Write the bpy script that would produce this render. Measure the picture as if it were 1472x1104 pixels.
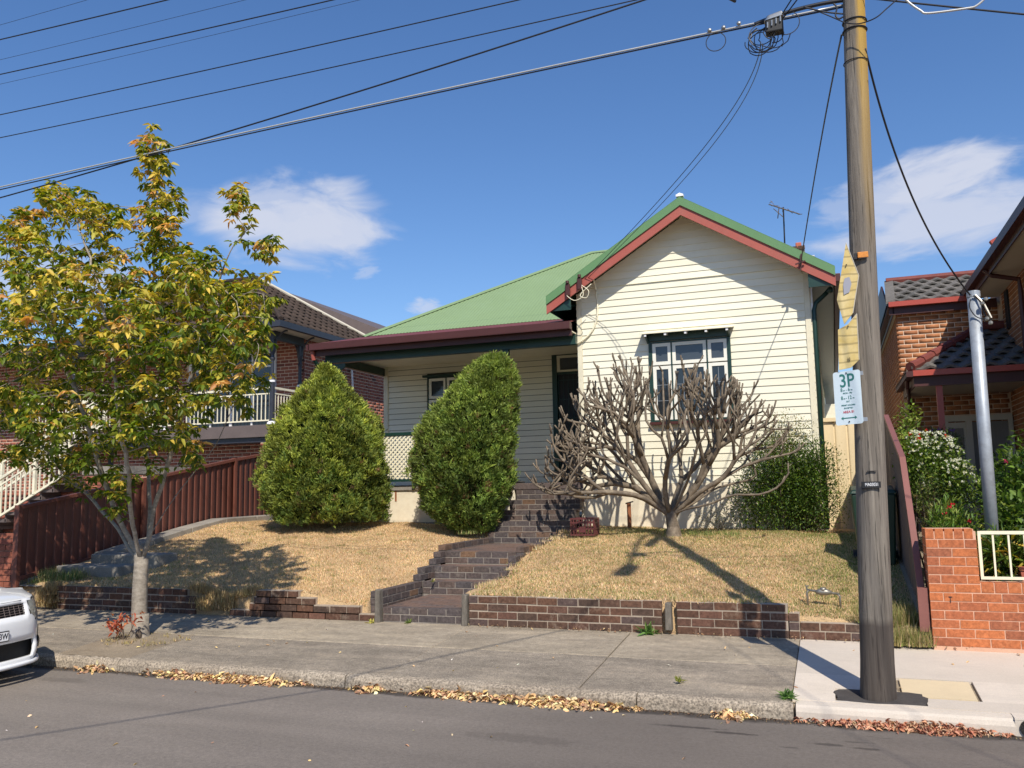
import bpy, math, random
import numpy as np
from mathutils import Vector, Matrix
rnd = random.Random(11); RNG = np.random.default_rng(5)
SC = bpy.context.scene; COL = SC.collection
for _o in list(bpy.data.objects): bpy.data.objects.remove(_o)

# ---------------------------------------------------------------- camera
F = 1233.0; H = 1.8
_X = np.array([3336, -212.5, -F]); _X /= np.linalg.norm(_X)
_b = 141.0; _a = (F*F + 212.5*_b)/3336
_Y = np.array([_a, _b, F]); _Y /= np.linalg.norm(_Y)
_Z = -np.cross(_X, _Y)
if _Z[1] > 0: _Z = -_Z
R3 = np.stack([_X, _Y, _Z])
cam = bpy.data.cameras.new('camera'); camo = bpy.data.objects.new('camera', cam); COL.objects.link(camo)
cam.sensor_width = 36; cam.lens = 36*F/1472; cam.clip_start = 0.05; cam.clip_end = 3000
M = Matrix.Identity(4)
for i in range(3):
    M[i][0] = R3[i, 0]; M[i][1] = -R3[i, 1]; M[i][2] = -R3[i, 2]
M[2][3] = H
camo.matrix_world = M
SC.camera = camo
SC.render.resolution_x = 1024; SC.render.resolution_y = 768
def P(px, py, y):                      # point of the plane Y = y seen in direction px,py
    d = R3 @ np.array([px-736, py-552, F]); t = y/d[1]
    return np.array([0, 0, H]) + d*t
def PX(px, py, x):
    d = R3 @ np.array([px-736, py-552, F]); t = x/d[0]
    return np.array([0, 0, H]) + d*t
def proj(p):
    q = R3.T @ (np.array(p, float)-np.array([0, 0, H])); return 736+F*q[0]/q[2], 552+F*q[1]/q[2], q[2]

# ---------------------------------------------------------------- world, sun, exposure
SUN = Vector((-0.55, 1.0, -1.20)).normalized()       # travel direction
el = math.asin(-SUN.z); az = math.atan2(-SUN.x, -SUN.y)
W = bpy.data.worlds.new('World'); SC.world = W; W.use_nodes = True
wn = W.node_tree; wn.nodes.clear(); L = wn.links
def N(t, tree=None, **k):
    n = (tree or wn).nodes.new(t)
    for a, v in k.items(): setattr(n, a, v)
    return n
out = N('ShaderNodeOutputWorld'); bg = N('ShaderNodeBackground'); L.new(bg.outputs[0], out.inputs[0])
sky = N('ShaderNodeTexSky', sky_type='NISHITA'); sky.sun_disc = False
sky.sun_elevation = el; sky.sun_rotation = az
sky.altitude = 20; sky.air_density = 1.15; sky.dust_density = 0.35; sky.ozone_density = 4.5
bg.inputs['Strength'].default_value = 0.105
tc = N('ShaderNodeTexCoord')
def vmath(op, a, b=None, tree=None):
    n = N('ShaderNodeVectorMath', tree, operation=op)
    t = (tree or wn).links
    for i, v in enumerate((a, b)):
        if v is None: continue
        if isinstance(v, (tuple, list, Vector)): n.inputs[i].default_value = v
        else: t.new(v, n.inputs[i])
    return n.outputs['Value'] if op in ('DOT_PRODUCT', 'LENGTH') else n.outputs[0]
def mth(op, a, b=None, c=None, tree=None, clamp=False):
    n = N('ShaderNodeMath', tree, operation=op); n.use_clamp = clamp
    t = (tree or wn).links
    for i, v in enumerate((a, b, c)):
        if v is None: continue
        if isinstance(v, (int, float)): n.inputs[i].default_value = v
        else: t.new(v, n.inputs[i])
    return n.outputs[0]
dirv = vmath('NORMALIZE', tc.outputs['Generated'])
def cloud(cx, cy, rx, ry, dens, seed, ang=0.0):
    c = Vector(P(cx, cy, 10.0) - np.array([0, 0, H])).normalized()
    right = Vector((c.y, -c.x, 0)).normalized(); up = right.cross(c).normalized()
    ca, sa = math.cos(ang), math.sin(ang)
    e1 = right*ca + up*sa; e2 = up*ca - right*sa
    d0 = vmath('DOT_PRODUCT', dirv, c)
    u = mth('DIVIDE', vmath('DOT_PRODUCT', dirv, e1), d0)
    v = mth('DIVIDE', vmath('DOT_PRODUCT', dirv, e2), d0)
    u = mth('MULTIPLY', u, F/rx); v = mth('MULTIPLY', v, F/ry)
    cmb = N('ShaderNodeCombineXYZ'); L.new(u, cmb.inputs[0]); L.new(v, cmb.inputs[1]); cmb.inputs[2].default_value = seed
    ns = N('ShaderNodeTexNoise'); ns.inputs['Scale'].default_value = 1.25; ns.inputs['Detail'].default_value = 6; ns.inputs['Roughness'].default_value = .55; ns.inputs['Distortion'].default_value = .5
    L.new(cmb.outputs[0], ns.inputs['Vector'])
    r2 = mth('ADD', mth('MULTIPLY', u, u), mth('MULTIPLY', v, v))
    m = mth('SUBTRACT', 1.0, mth('POWER', r2, 0.8))
    m = mth('ADD', m, mth('MULTIPLY', mth('SUBTRACT', ns.outputs['Fac'], .5), 2.1))
    mr = N('ShaderNodeMapRange'); mr.interpolation_type = 'SMOOTHSTEP'; mr.inputs['From Min'].default_value = 0.0; mr.inputs['From Max'].default_value = .85
    L.new(m, mr.inputs['Value'])
    front = mth('GREATER_THAN', d0, 0.2)
    return mth('MULTIPLY', mth('MULTIPLY', mr.outputs[0], dens*.9), front)
ms = [cloud(430, 318, 150, 66, 1.0, 1.3, .0), cloud(470, 325, 105, 56, .95, 21.3, -.15), cloud(400, 300, 110, 40, .7, 31.3, 0), cloud(300, 300, 110, 30, .35, 4.1, .1), cloud(528, 392, 24, 10, .4, 7.7, .3), cloud(612, 441, 28, 14, .65, 3.3),
      cloud(1345, 262, 120, 44, 1.0, 9.2, .12), cloud(1345, 318, 170, 52, .9, 2.4, .0), cloud(1290, 275, 90, 40, .8, 19.4, .1), cloud(1210, 300, 40, 22, .4, 5.5), cloud(80, 400, 110, 60, .65, 8.4),
      cloud(1800, 330, 220, 60, .6, 6.1), cloud(-500, 380, 240, 60, .6, 12.1), cloud(2300, 90, 200, 30, .12, 14.1)]
tot = ms[0]
for m in ms[1:]: tot = mth('MAXIMUM', tot, m)
hs = N('ShaderNodeHueSaturation'); hs.inputs['Saturation'].default_value = 1.12; hs.inputs['Value'].default_value = 1.12; L.new(sky.outputs[0], hs.inputs['Color'])
tn = N('ShaderNodeMixRGB', blend_type='MULTIPLY'); tn.inputs[0].default_value = 1; L.new(hs.outputs[0], tn.inputs[1]); tn.inputs[2].default_value = (.88, .90, 1.02, 1)
mx = N('ShaderNodeMixRGB'); L.new(tot, mx.inputs[0]); L.new(tn.outputs[0], mx.inputs[1]); mx.inputs[2].default_value = (5.6, 5.9, 6.9, 1)
L.new(mx.outputs[0], bg.inputs['Color'])
sl = bpy.data.lights.new('sun', 'SUN'); so = bpy.data.objects.new('sun', sl); COL.objects.link(so)
sl.energy = 4.6; sl.angle = math.radians(.53); sl.color = (1.0, .93, .82)
so.rotation_euler = SUN.to_track_quat('-Z', 'Y').to_euler()
vs = SC.view_settings; vs.view_transform = 'Standard'; vs.look = 'None'; vs.exposure = 0.20; vs.gamma = 1; vs.use_curve_mapping = False

# ---------------------------------------------------------------- materials
MATS = {}
def newmat(name):
    m = bpy.data.materials.new(name); m.use_nodes = True; t = m.node_tree; t.nodes.clear()
    o = N('ShaderNodeOutputMaterial', t); b = N('ShaderNodeBsdfPrincipled', t); t.links.new(b.outputs[0], o.inputs[0])
    return m, t, b, o
def noise(t, scale, detail=4, rough=.6, vec=None, dist=0.0, dim=None):
    n = N('ShaderNodeTexNoise', t); n.inputs['Scale'].default_value = scale; n.inputs['Detail'].default_value = detail
    n.inputs['Roughness'].default_value = rough; n.inputs['Distortion'].default_value = dist
    if vec is not None: t.links.new(vec, n.inputs['Vector'])
    return n.outputs['Fac']
def ramp(t, fac, stops):
    r = N('ShaderNodeValToRGB', t); t.links.new(fac, r.inputs[0]); cr = r.color_ramp
    while len(cr.elements) < len(stops): cr.elements.new(.5)
    for e, (p, c) in zip(cr.elements, stops):
        e.position = p; e.color = (*c, 1) if len(c) == 3 else c
    return r.outputs[0]
def mix(t, fac, a, b, mode='MIX'):
    n = N('ShaderNodeMixRGB', t, blend_type=mode)
    for i, v in enumerate((fac, a, b)):
        if isinstance(v, (int, float)): n.inputs[i].default_value = v
        elif isinstance(v, tuple): n.inputs[i].default_value = (*v, 1)
        else: t.links.new(v, n.inputs[i])
    return n.outputs[0]
def bump(t, b, h, strength=.3, dist=.01):
    n = N('ShaderNodeBump', t); n.inputs['Strength'].default_value = strength; n.inputs['Distance'].default_value = dist
    t.links.new(h, n.inputs['Height']); t.links.new(n.outputs[0], b.inputs['Normal'])
def wpos(t, scale=(1, 1, 1)):
    g = N('ShaderNodeNewGeometry', t); m = N('ShaderNodeMapping', t); m.inputs['Scale'].default_value = scale
    t.links.new(g.outputs['Position'], m.inputs['Vector']); return m.outputs[0]
def mul(c, k): return tuple(min(1, x*k) for x in c)
def simple(name, col, rough=.6, metal=0, var=.18, vscale=3.0, fine=60, bmp=.15, stretch=(1, 1, 1), dirt=None, dirts=.5, coat=0):
    if name in MATS: return MATS[name]
    m, t, b, o = newmat(name); v = wpos(t, stretch)
    n1 = noise(t, vscale, 5, .65, v); n2 = noise(t, fine, 3, .6, v)
    c = ramp(t, n1, [(.3, mul(col, 1-var)), (.7, mul(col, 1+var))])
    c = mix(t, .25, c, ramp(t, n2, [(.35, mul(col, 1-var*1.3)), (.65, mul(col, 1+var*1.3))]))
    if dirt:
        n3 = noise(t, vscale*2.3, 8, .7, v)
        f = ramp(t, n3, [(.48, (0, 0, 0)), (.72, (dirts,)*3)]); c = mix(t, f, c, dirt)
    t.links.new(c, b.inputs['Base Color']); b.inputs['Roughness'].default_value = rough; b.inputs['Metallic'].default_value = metal
    if coat: b.inputs['Coat Weight'].default_value = coat; b.inputs['Coat Roughness'].default_value = .05
    if bmp: bump(t, b, n2, bmp, .004)
    MATS[name] = m; return m
def piecemat(name, stops, rough=.85, spread=.1, face=None, spec=.3):
    """colour of one piece drawn by its own random number (object random or the joined pieces' tint)"""
    m, t, b, o = newmat(name)
    oi = N('ShaderNodeObjectInfo', t); at = N('ShaderNodeAttribute', t); at.attribute_name = 'tint'
    f = mth('FRACT', mth('ADD', oi.outputs['Random'], at.outputs['Fac'], tree=t), tree=t)
    c = ramp(t, f, stops)
    v = wpos(t); n1 = noise(t, 28, 6, .7, v); n2 = noise(t, 3.1, 5, .6, v)
    c = mix(t, 1.0, c, ramp(t, n1, [(.3, (1-spread*2.6,)*3), (.7, (1+spread,)*3)]), 'MULTIPLY')
    c = mix(t, 1.0, c, ramp(t, n2, [(.3, (.84,)*3), (.7, (1.1,)*3)]), 'MULTIPLY')
    if face: 
        n3 = noise(t, 7.0, 8, .72, v); c = mix(t, ramp(t, n3, [(.56, (0, 0, 0)), (.74, (.75,)*3)]), c, face)
    t.links.new(c, b.inputs['Base Color']); b.inputs['Roughness'].default_value = rough
    b.inputs['Specular IOR Level'].default_value = spec
    bump(t, b, n1, .5, .004); MATS[name] = m; return m
def leafmat(name, trans=.35, rough=.5, mulc=1.0):
    m, t, b, o = newmat(name)
    at = N('ShaderNodeAttribute', t); at.attribute_name = 'col'
    t.links.new(at.outputs['Color'], b.inputs['Base Color']); b.inputs['Roughness'].default_value = rough; b.inputs['Specular IOR Level'].default_value = .35
    tr = N('ShaderNodeBsdfTranslucent', t); hs = N('ShaderNodeHueSaturation', t); hs.inputs['Value'].default_value = 1.5; hs.inputs['Saturation'].default_value = 1.1
    t.links.new(at.outputs['Color'], hs.inputs['Color']); t.links.new(hs.outputs[0], tr.inputs['Color'])
    mxs = N('ShaderNodeMixShader', t); mxs.inputs[0].default_value = trans
    t.links.new(b.outputs[0], mxs.inputs[1]); t.links.new(tr.outputs[0], mxs.inputs[2]); t.links.new(mxs.outputs[0], o.inputs[0])
    MATS[name] = m; return m
def glassmat(name, col=(.02, .025, .03), rough=.04):
    m, t, b, o = newmat(name); b.inputs['Base Color'].default_value = (*col, 1); b.inputs['Roughness'].default_value = rough
    b.inputs['Specular IOR Level'].default_value = .7
    n = noise(t, 1.5, 2, .5, wpos(t)); bump(t, b, n, .06, .02)
    MATS[name] = m; return m

CREAM = (.80, .76, .60)
def boardmat():
    m, t, b, o = newmat('cream_board_paint'); v = wpos(t, (.5, .5, 5))
    n1 = noise(t, 1.6, 6, .65, v); n2 = noise(t, 40, 3, .6, wpos(t, (.3, 1, 3))); n4 = noise(t, 1.1, 7, .7, wpos(t))
    c = ramp(t, n1, [(.3, mul(CREAM, .94)), (.7, mul(CREAM, 1.05))])
    oi = N('ShaderNodeObjectInfo', t)
    c = mix(t, 1.0, c, ramp(t, oi.outputs['Random'], [(0, (.95, .95, .94)), (1, (1.03, 1.03, 1.03))]), 'MULTIPLY')
    c = mix(t, ramp(t, n4, [(.56, (0, 0, 0)), (.8, (.3,)*3)]), c, (.52, .44, .30))
    t.links.new(c, b.inputs['Base Color']); b.inputs['Roughness'].default_value = .55; bump(t, b, n2, .12, .003)
    MATS['board'] = m; return m
boardmat()
simple('trim_cream', (.74, .68, .50), .5, vscale=2, var=.06, dirt=(.35, .28, .2), dirts=.25)
simple('plaster', (.76, .68, .52), .85, vscale=1.4, var=.06, fine=35, bmp=.3, dirt=(.48, .36, .24), dirts=.4)
simple('green_trim', (.012, .042, .032), .4, var=.2)
simple('green_roof', (.20, .285, .135), .6, var=.05, vscale=.8, fine=8, bmp=0, dirt=(.24, .34, .19), dirts=.3)
simple('green_cap', (.115, .235, .095), .45, var=.06, vscale=1.2, fine=8, bmp=0)
simple('barge_red', (.36, .085, .06), .55, var=.12, vscale=2, stretch=(1, 1, 1), dirt=(.30, .12, .09), dirts=.5)
simple('maroon', (.066, .017, .014), .5, var=.12)
simple('maroon_roof', (.15, .035, .03), .5, var=.2, dirt=(.3, .16, .12), dirts=.4)
simple('mortar_step', (.25, .215, .18), .95, var=.3, fine=60, bmp=.6)
simple('mortar_old', (.36, .29, .22), .95, var=.25, fine=60, bmp=.6)
simple('mortar_light', (.52, .46, .38), .95, var=.15, fine=90, bmp=.5)
simple('mortar_house', (.66, .50, .37), .95, var=.1, fine=90, bmp=.4)
simple('mortar_pink', (.62, .36, .24), .95, var=.15, fine=90, bmp=.4)
simple('mortar_dark', (.20, .17, .145), .95, var=.3, fine=60, bmp=.6)
piecemat('brick_old', [(0, (.115, .058, .038)), (.3, (.15, .075, .046)), (.55, (.095, .06, .044)), (.8, (.17, .082, .055)), (1, (.085, .066, .062))], spread=.2, face=(.24, .19, .14))
piecemat('brick_purple', [(0, (.118, .090, .082)), (.35, (.10, .084, .084)), (.6, (.14, .098, .080)), (.85, (.092, .078, .076)), (.93, (.12, .088, .078)), (1, (.22, .125, .07))], spread=.2, face=(.19, .16, .13), rough=.7)
piecemat('brick_paver', [(0, (.16, .105, .085)), (.5, (.19, .12, .09)), (1, (.13, .10, .09))], spread=.14)
piecemat('brick_orange', [(0, (.50, .155, .058)), (.4, (.57, .18, .066)), (.7, (.45, .14, .062)), (1, (.36, .125, .065))], spread=.18, face=(.42, .19, .095))
piecemat('brick_house_r', [(0, (.40, .165, .075)), (.5, (.47, .20, .09)), (1, (.34, .135, .065))], spread=.1)
piecemat('brick_house_l', [(0, (.30, .10, .062)), (.5, (.36, .125, .078)), (.85, (.25, .08, .055)), (1, (.10, .05, .045))], spread=.1)
piecemat('tile_grey', [(0, (.15, .14, .125)), (.5, (.18, .165, .15)), (1, (.12, .115, .105))], spread=.1, rough=.9, spec=.1)
piecemat('tile_brown', [(0, (.070, .052, .042)), (.5, (.088, .063, .05)), (1, (.055, .042, .035))], spread=.1, rough=.9, spec=.1)
piecemat('tile_red', [(0, (.20, .055, .045)), (1, (.26, .075, .055))], spread=.1, rough=.7)
simple('fascia_red', (.40, .065, .04), .4, var=.08)
simple('soffit', (.55, .50, .40), .7, var=.05)
simple('brown_sheet', (.155, .050, .032), .6, var=.1, vscale=1.5, dirt=(.15, .07, .05), dirts=.35)
simple('rose_sheet', (.22, .085, .068), .5, var=.1, vscale=1.5)
simple('cream_sheet', (.70, .56, .34), .5, var=.06, vscale=1.5, dirt=(.45, .36, .22), dirts=.2)
simple('grey_sheet', (.13, .10, .09), .55, var=.15)
simple('rail_cream', (.80, .74, .55), .4, var=.05)
simple('navy', (.03, .033, .045), .4, var=.15)
simple('white', (.78, .78, .78), .5, var=.05)
simple('sash_white', (.80, .78, .68), .5, var=.04)
simple('sign_face', (.62, .72, .76), .45, var=.04)
simple('shade_gap', (.10, .085, .06), .9, var=.1)
simple('dark', (.012, .012, .013), .6, var=.1)
simple('black_cable', (.01, .011, .016), .5, var=.1, bmp=0)
simple('grey_cable', (.50, .50, .48), .35, metal=.3, var=.1, bmp=0)
simple('galv', (.36, .39, .42), .5, metal=.35, var=.12, vscale=6, dirt=(.2, .2, .2), dirts=.5)
simple('steel', (.42, .42, .40), .35, metal=.8, var=.2)
simple('brass_grey', (.30, .28, .24), .45, metal=.7, var=.3, vscale=12)
simple('rust', (.30, .11, .045), .8, var=.4, vscale=9)
simple('plastic_green', (.01, .035, .02), .4, var=.1)
simple('crate_red', (.11, .028, .026), .5, var=.15)
simple('pale_cover', (.62, .50, .32), .8, var=.08, vscale=3, fine=80, bmp=.3)
simple('tar_patch', (.055, .048, .044), .95, var=.35, vscale=8, fine=70, bmp=.9)
simple('curtain', (.22, .20, .17), .8, var=.15, vscale=5, stretch=(6, 6, .3))
simple('orange_cap', (.60, .22, .03), .5, var=.3, vscale=20)
simple('purple_plastic', (.12, .05, .16), .5)
simple('terracotta', (.45, .13, .08), .8)
glassmat('glass'); glassmat('glass_blue', (.05, .06, .07), .06)
flat_todo=1
leafmat('leaf'); leafmat('grass', .2, .8); leafmat('petal', .3, .6); leafmat('litter', .1, .85); leafmat('needle', .22, .6)

def asphalt():
    m, t, b, o = newmat('asphalt'); v = wpos(t)
    n1 = noise(t, .55, 6, .62, v); n2 = noise(t, 150, 3, .7, v); n3 = noise(t, 2.2, 7, .7, wpos(t, (.35, 1.6, 1))); n4 = noise(t, 420, 1, .5, v)
    c = ramp(t, n1, [(.3, (.186, .157, .131)), (.7, (.225, .192, .160))])
    c = mix(t, 1.0, c, ramp(t, n2, [(.3, (.72,)*3), (.7, (1.25,)*3)]), 'MULTIPLY')
    n5 = noise(t, 38, 4, .75, v); c = mix(t, 1.0, c, ramp(t, n5, [(.34, (.80,)*3), (.66, (1.16,)*3)]), 'MULTIPLY')
    n6 = noise(t, .9, 3, .5, wpos(t, (.25, 2.4, 1))); c = mix(t, 1.0, c, ramp(t, n6, [(.35, (.88,)*3), (.65, (1.06,)*3)]), 'MULTIPLY')
    c = mix(t, ramp(t, n3, [(.60, (0, 0, 0)), (.72, (.55,)*3)]), c, (.165, .135, .108))
    c = mix(t, ramp(t, n4, [(.70, (0, 0, 0)), (.76, (.5,)*3)]), c, (.30, .27, .24))
    sx0 = N('ShaderNodeSeparateXYZ', t); t.links.new(v, sx0.inputs[0]); gr_ = N('ShaderNodeMapRange', t); gr_.interpolation_type = 'SMOOTHSTEP'; gr_.inputs['From Min'].default_value = -3.2; gr_.inputs['From Max'].default_value = -.9
    t.links.new(mth('ADD', sx0.outputs[0], mth('MULTIPLY', noise(t, .8, 4, .6, v), 1.4, tree=t), tree=t), gr_.inputs['Value']); c = mix(t, mth('MULTIPLY', gr_.outputs[0], .42, tree=t), c, (.085, .070, .058))
    # oil / water stains that stay with the road
    ns = noise(t, 3.0, 6, .7, wpos(t, (1.0, 6.0, 1)))
    sx = N('ShaderNodeSeparateXYZ', t); t.links.new(v, sx.inputs[0])
    band = mth('MULTIPLY', mth('GREATER_THAN', sx.outputs[1], 6.2, tree=t), mth('GREATER_THAN', sx.outputs[0], -1.8, tree=t), tree=t)
    st = ramp(t, ns, [(.64, (0, 0, 0)), (.67, (.7,)*3)])
    c = mix(t, mth('MULTIPLY', st, band, tree=t), c, (.045, .038, .036))
    def ell(cx_, cy_, rx_, ry_, k_):
        a_ = mth('MULTIPLY', mth('SUBTRACT', sx.outputs[0], cx_, tree=t), 1/rx_, tree=t); b_ = mth('MULTIPLY', mth('SUBTRACT', sx.outputs[1], cy_, tree=t), 1/ry_, tree=t)
        r_ = mth('ADD', mth('MULTIPLY', a_, a_, tree=t), mth('MULTIPLY', b_, b_, tree=t), tree=t); r_ = mth('ADD', r_, mth('MULTIPLY', mth('SUBTRACT', noise(t, 11, 5, .7, v), .5, tree=t), 3.2, tree=t), tree=t)
        mm = N('ShaderNodeMapRange', t); mm.inputs['From Min'].default_value = 1.1; mm.inputs['From Max'].default_value = .4; t.links.new(r_, mm.inputs['Value']); return mth('MULTIPLY', mm.outputs[0], k_, tree=t)
    for e_ in ((-1.15, 6.68, .30, .035, .8), (-.80, 6.60, .20, .03, .8), (-.15, 6.50, .14, .035, .7), (.08, 6.47, .12, .03, .7), (.02, 6.62, .07, .02, .6), (-2.2, 6.0, .5, .12, .25), (-7.2, 6.6, .35, .10, .3), (-.4, 6.35, .08, .02, .6)):
        c = mix(t, ell(*e_), c, (.045, .036, .03))
    # damp dark gutter strip
    g = N('ShaderNodeMapRange', t); g.inputs['From Min'].default_value = 6.93; g.inputs['From Max'].default_value = 7.08
    t.links.new(mth('ADD', sx.outputs[1], mth('MULTIPLY', noise(t, 2.5, 5, .7, v), .28, tree=t), tree=t), g.inputs['Value'])
    g.inputs['From Min'].default_value = 7.09; g.inputs['From Max'].default_value = 7.15
    c = mix(t, mth('MULTIPLY', g.outputs[0], .85, tree=t), c, (.036, .028, .022))
    t.links.new(c, b.inputs['Base Color']); b.inputs['Roughness'].default_value = .85
    bump(t, b, n2, .5, .004); MATS['asphalt'] = m
asphalt()
def concrete(name, c1, c2, agg=.5, stain=(.12, .105, .085), stains=.6, band=False, asc=95):
    m, t, b, o = newmat(name); v = wpos(t)
    n1 = noise(t, 1.3, 7, .65, v); n2 = noise(t, asc, 3, .75, v); n3 = noise(t, 3.3, 8, .75, wpos(t, (.6, 1.8, 1)), .4)
    c = ramp(t, n1, [(.3, c1), (.7, c2)])
    oi = N('ShaderNodeObjectInfo', t); c = mix(t, 1.0, c, ramp(t, oi.outputs['Random'], [(0, (.92,)*3), (1, (1.07,)*3)]), 'MULTIPLY')
    if band:
        nb = noise(t, 1.0, 7, .7, wpos(t, (.9, 4.2, 1)), .6); c = mix(t, 1.0, c, ramp(t, nb, [(.35, (.74,)*3), (.52, (1.0,)*3), (.68, (1.24, 1.22, 1.18))]), 'MULTIPLY')
        ne = noise(t, 14, 6, .75, v); c = mix(t, 1.0, c, ramp(t, ne, [(.34, (.80,)*3), (.66, (1.18,)*3)]), 'MULTIPLY')
        nd = noise(t, 130, 1, .5, v); c = mix(t, ramp(t, nd, [(.66, (0, 0, 0)), (.72, (.7,)*3)]), c, (.55, .50, .42)); c = mix(t, ramp(t, nd, [(.28, (.7,)*3), (.34, (0, 0, 0))]), c, (.06, .05, .04))
    c = mix(t, 1.0, c, ramp(t, n2, [(.36, (max(.15, 1-agg*.6),)*3), (.64, (1+agg*.6,)*3)]), 'MULTIPLY')
    c = mix(t, ramp(t, n3, [(.5, (0, 0, 0)), (.7, (stains,)*3)]), c, stain)
    t.links.new(c, b.inputs['Base Color']); b.inputs['Roughness'].default_value = .92; bump(t, b, n2, .6*agg+.15, .004); MATS[name] = m
concrete('footpath_back', (.28, .23, .165), (.36, .30, .22), .35, (.20, .16, .115), .5, band=.5)
concrete('footpath_front', (.21, .175, .132), (.30, .25, .19), .7, (.13, .105, .08), .6, band=True)
concrete('kerb_old', (.27, .22, .165), (.37, .31, .235), .95, (.15, .12, .09), .6, asc=55)
concrete('concrete_new', (.54, .47, .385), (.62, .54, .45), .12, (.42, .37, .32), .45)
concrete('concrete_grey', (.22, .20, .17), (.31, .28, .235), .5, (.12, .10, .08), .6)
concrete('soil', (.22, .175, .12), (.30, .24, .17), .5, (.14, .10, .06), .6)
def lawnmat():
    m, t, b, o = newmat('lawn_base'); v = wpos(t)
    n1 = noise(t, 1.2, 6, .65, v); n2 = noise(t, 60, 4, .7, v)
    c = ramp(t, n1, [(.3, (.50, .34, .18)), (.7, (.62, .43, .23))])
    c = mix(t, 1.0, c, ramp(t, n2, [(.3, (.55,)*3), (.7, (1.2,)*3)]), 'MULTIPLY')
    t.links.new(c, b.inputs['Base Color']); b.inputs['Roughness'].default_value = .95; bump(t, b, n2, .9, .02); MATS['lawn_base'] = m
lawnmat()
def polemat():
    m, t, b, o = newmat('pole_timber')
    v = wpos(t, (14, 14, .55)); n1 = noise(t, 1.6, 8, .7, v, .6); n2 = noise(t, 6, 4, .7, wpos(t, (10, 10, .25)))
    c = ramp(t, n1, [(.3, (.095, .08, .064)), (.5, (.17, .145, .118)), (.72, (.27, .235, .19))])
    c = mix(t, ramp(t, n2, [(.55, (0, 0, 0)), (.62, (.85,)*3)]), c, (.03, .025, .02))
    g = N('ShaderNodeNewGeometry', t); sx = N('ShaderNodeSeparateXYZ', t); t.links.new(g.outputs['Position'], sx.inputs[0])
    nz = noise(t, 9, 5, .7, wpos(t, (1, 1, .15)))
    hb = N('ShaderNodeMapRange', t); hb.inputs['From Min'].default_value = .78; hb.inputs['From Max'].default_value = .72
    t.links.new(mth('ADD', sx.outputs[2], mth('MULTIPLY', nz, .06, tree=t), tree=t), hb.inputs['Value'])
    c = mix(t, mth('MULTIPLY', hb.outputs[0], .72, tree=t), c, (.032, .022, .018))
    # ochre lichen on the upper right side
    ly = N('ShaderNodeMapRange', t); ly.inputs['From Min'].default_value = 3.6; ly.inputs['From Max'].default_value = 5.6
    t.links.new(sx.outputs[2], ly.inputs['Value'])
    s2 = N('ShaderNodeSeparateXYZ', t); t.links.new(g.outputs['Normal'], s2.inputs[0])
    lx = N('ShaderNodeMapRange', t); lx.inputs['From Min'].default_value = -.1; lx.inputs['From Max'].default_value = .45
    t.links.new(mth('ADD', s2.outputs[0], mth('MULTIPLY', mth('SUBTRACT', nz, .5, tree=t), .9, tree=t), tree=t), lx.inputs['Value'])
    c = mix(t, mth('MULTIPLY', mth('MULTIPLY', ly.outputs[0], lx.outputs[0], tree=t), .9, tree=t), c, (.42, .25, .035))
    t.links.new(c, b.inputs['Base Color']); b.inputs['Roughness'].default_value = .85; bump(t, b, n1, .8, .012); MATS['pole_timber'] = m
polemat()
def barkmat(name, c1, c2, c3, sc=6, st=(1, 1, 2.5)):
    m, t, b, o = newmat(name); v = wpos(t, st); n1 = noise(t, sc, 7, .7, v); n2 = noise(t, sc*7, 3, .7, v)
    c = ramp(t, n1, [(.3, c1), (.52, c2), (.72, c3)]); t.links.new(c, b.inputs['Base Color']); b.inputs['Roughness'].default_value = .85
    bump(t, b, mix(t, .5, n1, n2), .7, .008); MATS[name] = m
barkmat('bark_pale', (.15, .125, .095), (.28, .24, .19), (.42, .37, .30), 11, (1, 1, 1.8))
barkmat('bark_frangipani', (.075, .058, .04), (.17, .132, .092), (.32, .26, .18), 8, (1, 1, 1))
barkmat('bark_dark', (.05, .035, .025), (.09, .065, .045), (.13, .10, .07))
barkmat('weathered_post', (.085, .072, .058), (.14, .122, .098), (.22, .19, .155), 9, (3, 3, 1))
def yellowsign():
    m, t, b, o = newmat('yellow_sign'); 
    tcn = N('ShaderNodeTexCoord', t); mp = N('ShaderNodeMapping', t); t.links.new(tcn.outputs['Object'], mp.inputs['Vector'])
    wv = N('ShaderNodeTexWave', t); wv.wave_type = 'BANDS'; wv.bands_direction = 'Z'; wv.inputs['Scale'].default_value = 4.6; wv.inputs['Distortion'].default_value = 2.2; wv.inputs['Detail'].default_value = 1; wv.inputs['Detail Scale'].default_value = 1.2
    t.links.new(mp.outputs[0], wv.inputs['Vector'])
    n = noise(t, 9, 4, .6, mp.outputs[0])
    c = ramp(t, n, [(.35, (.52, .37, .10)), (.65, (.66, .52, .24))])
    c = mix(t, ramp(t, wv.outputs['Fac'], [(.04, (.75,)*3), (.16, (0, 0, 0))]), c, (.30, .22, .08))  # wavy dark bands colour in the grazing-sun relief of the warped plate
    t.links.new(c, b.inputs['Base Color']); b.inputs['Roughness'].default_value = .5; MATS['yellow_sign'] = m
yellowsign()
def flat(name, col, rough=.5):
    m, t, b, o = newmat(name); b.inputs['Base Color'].default_value = (*col, 1); b.inputs['Roughness'].default_value = rough; MATS[name] = m
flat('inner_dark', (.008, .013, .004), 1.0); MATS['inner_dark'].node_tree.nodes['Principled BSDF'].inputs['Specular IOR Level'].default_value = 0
flat('print_teal', (.03, .17, .15)); flat('print_red', (.50, .03, .05)); flat('print_black', (.015, .015, .02)); flat('print_white', (.75, .75, .75)); flat('print_grey', (.30, .30, .34))
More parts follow.
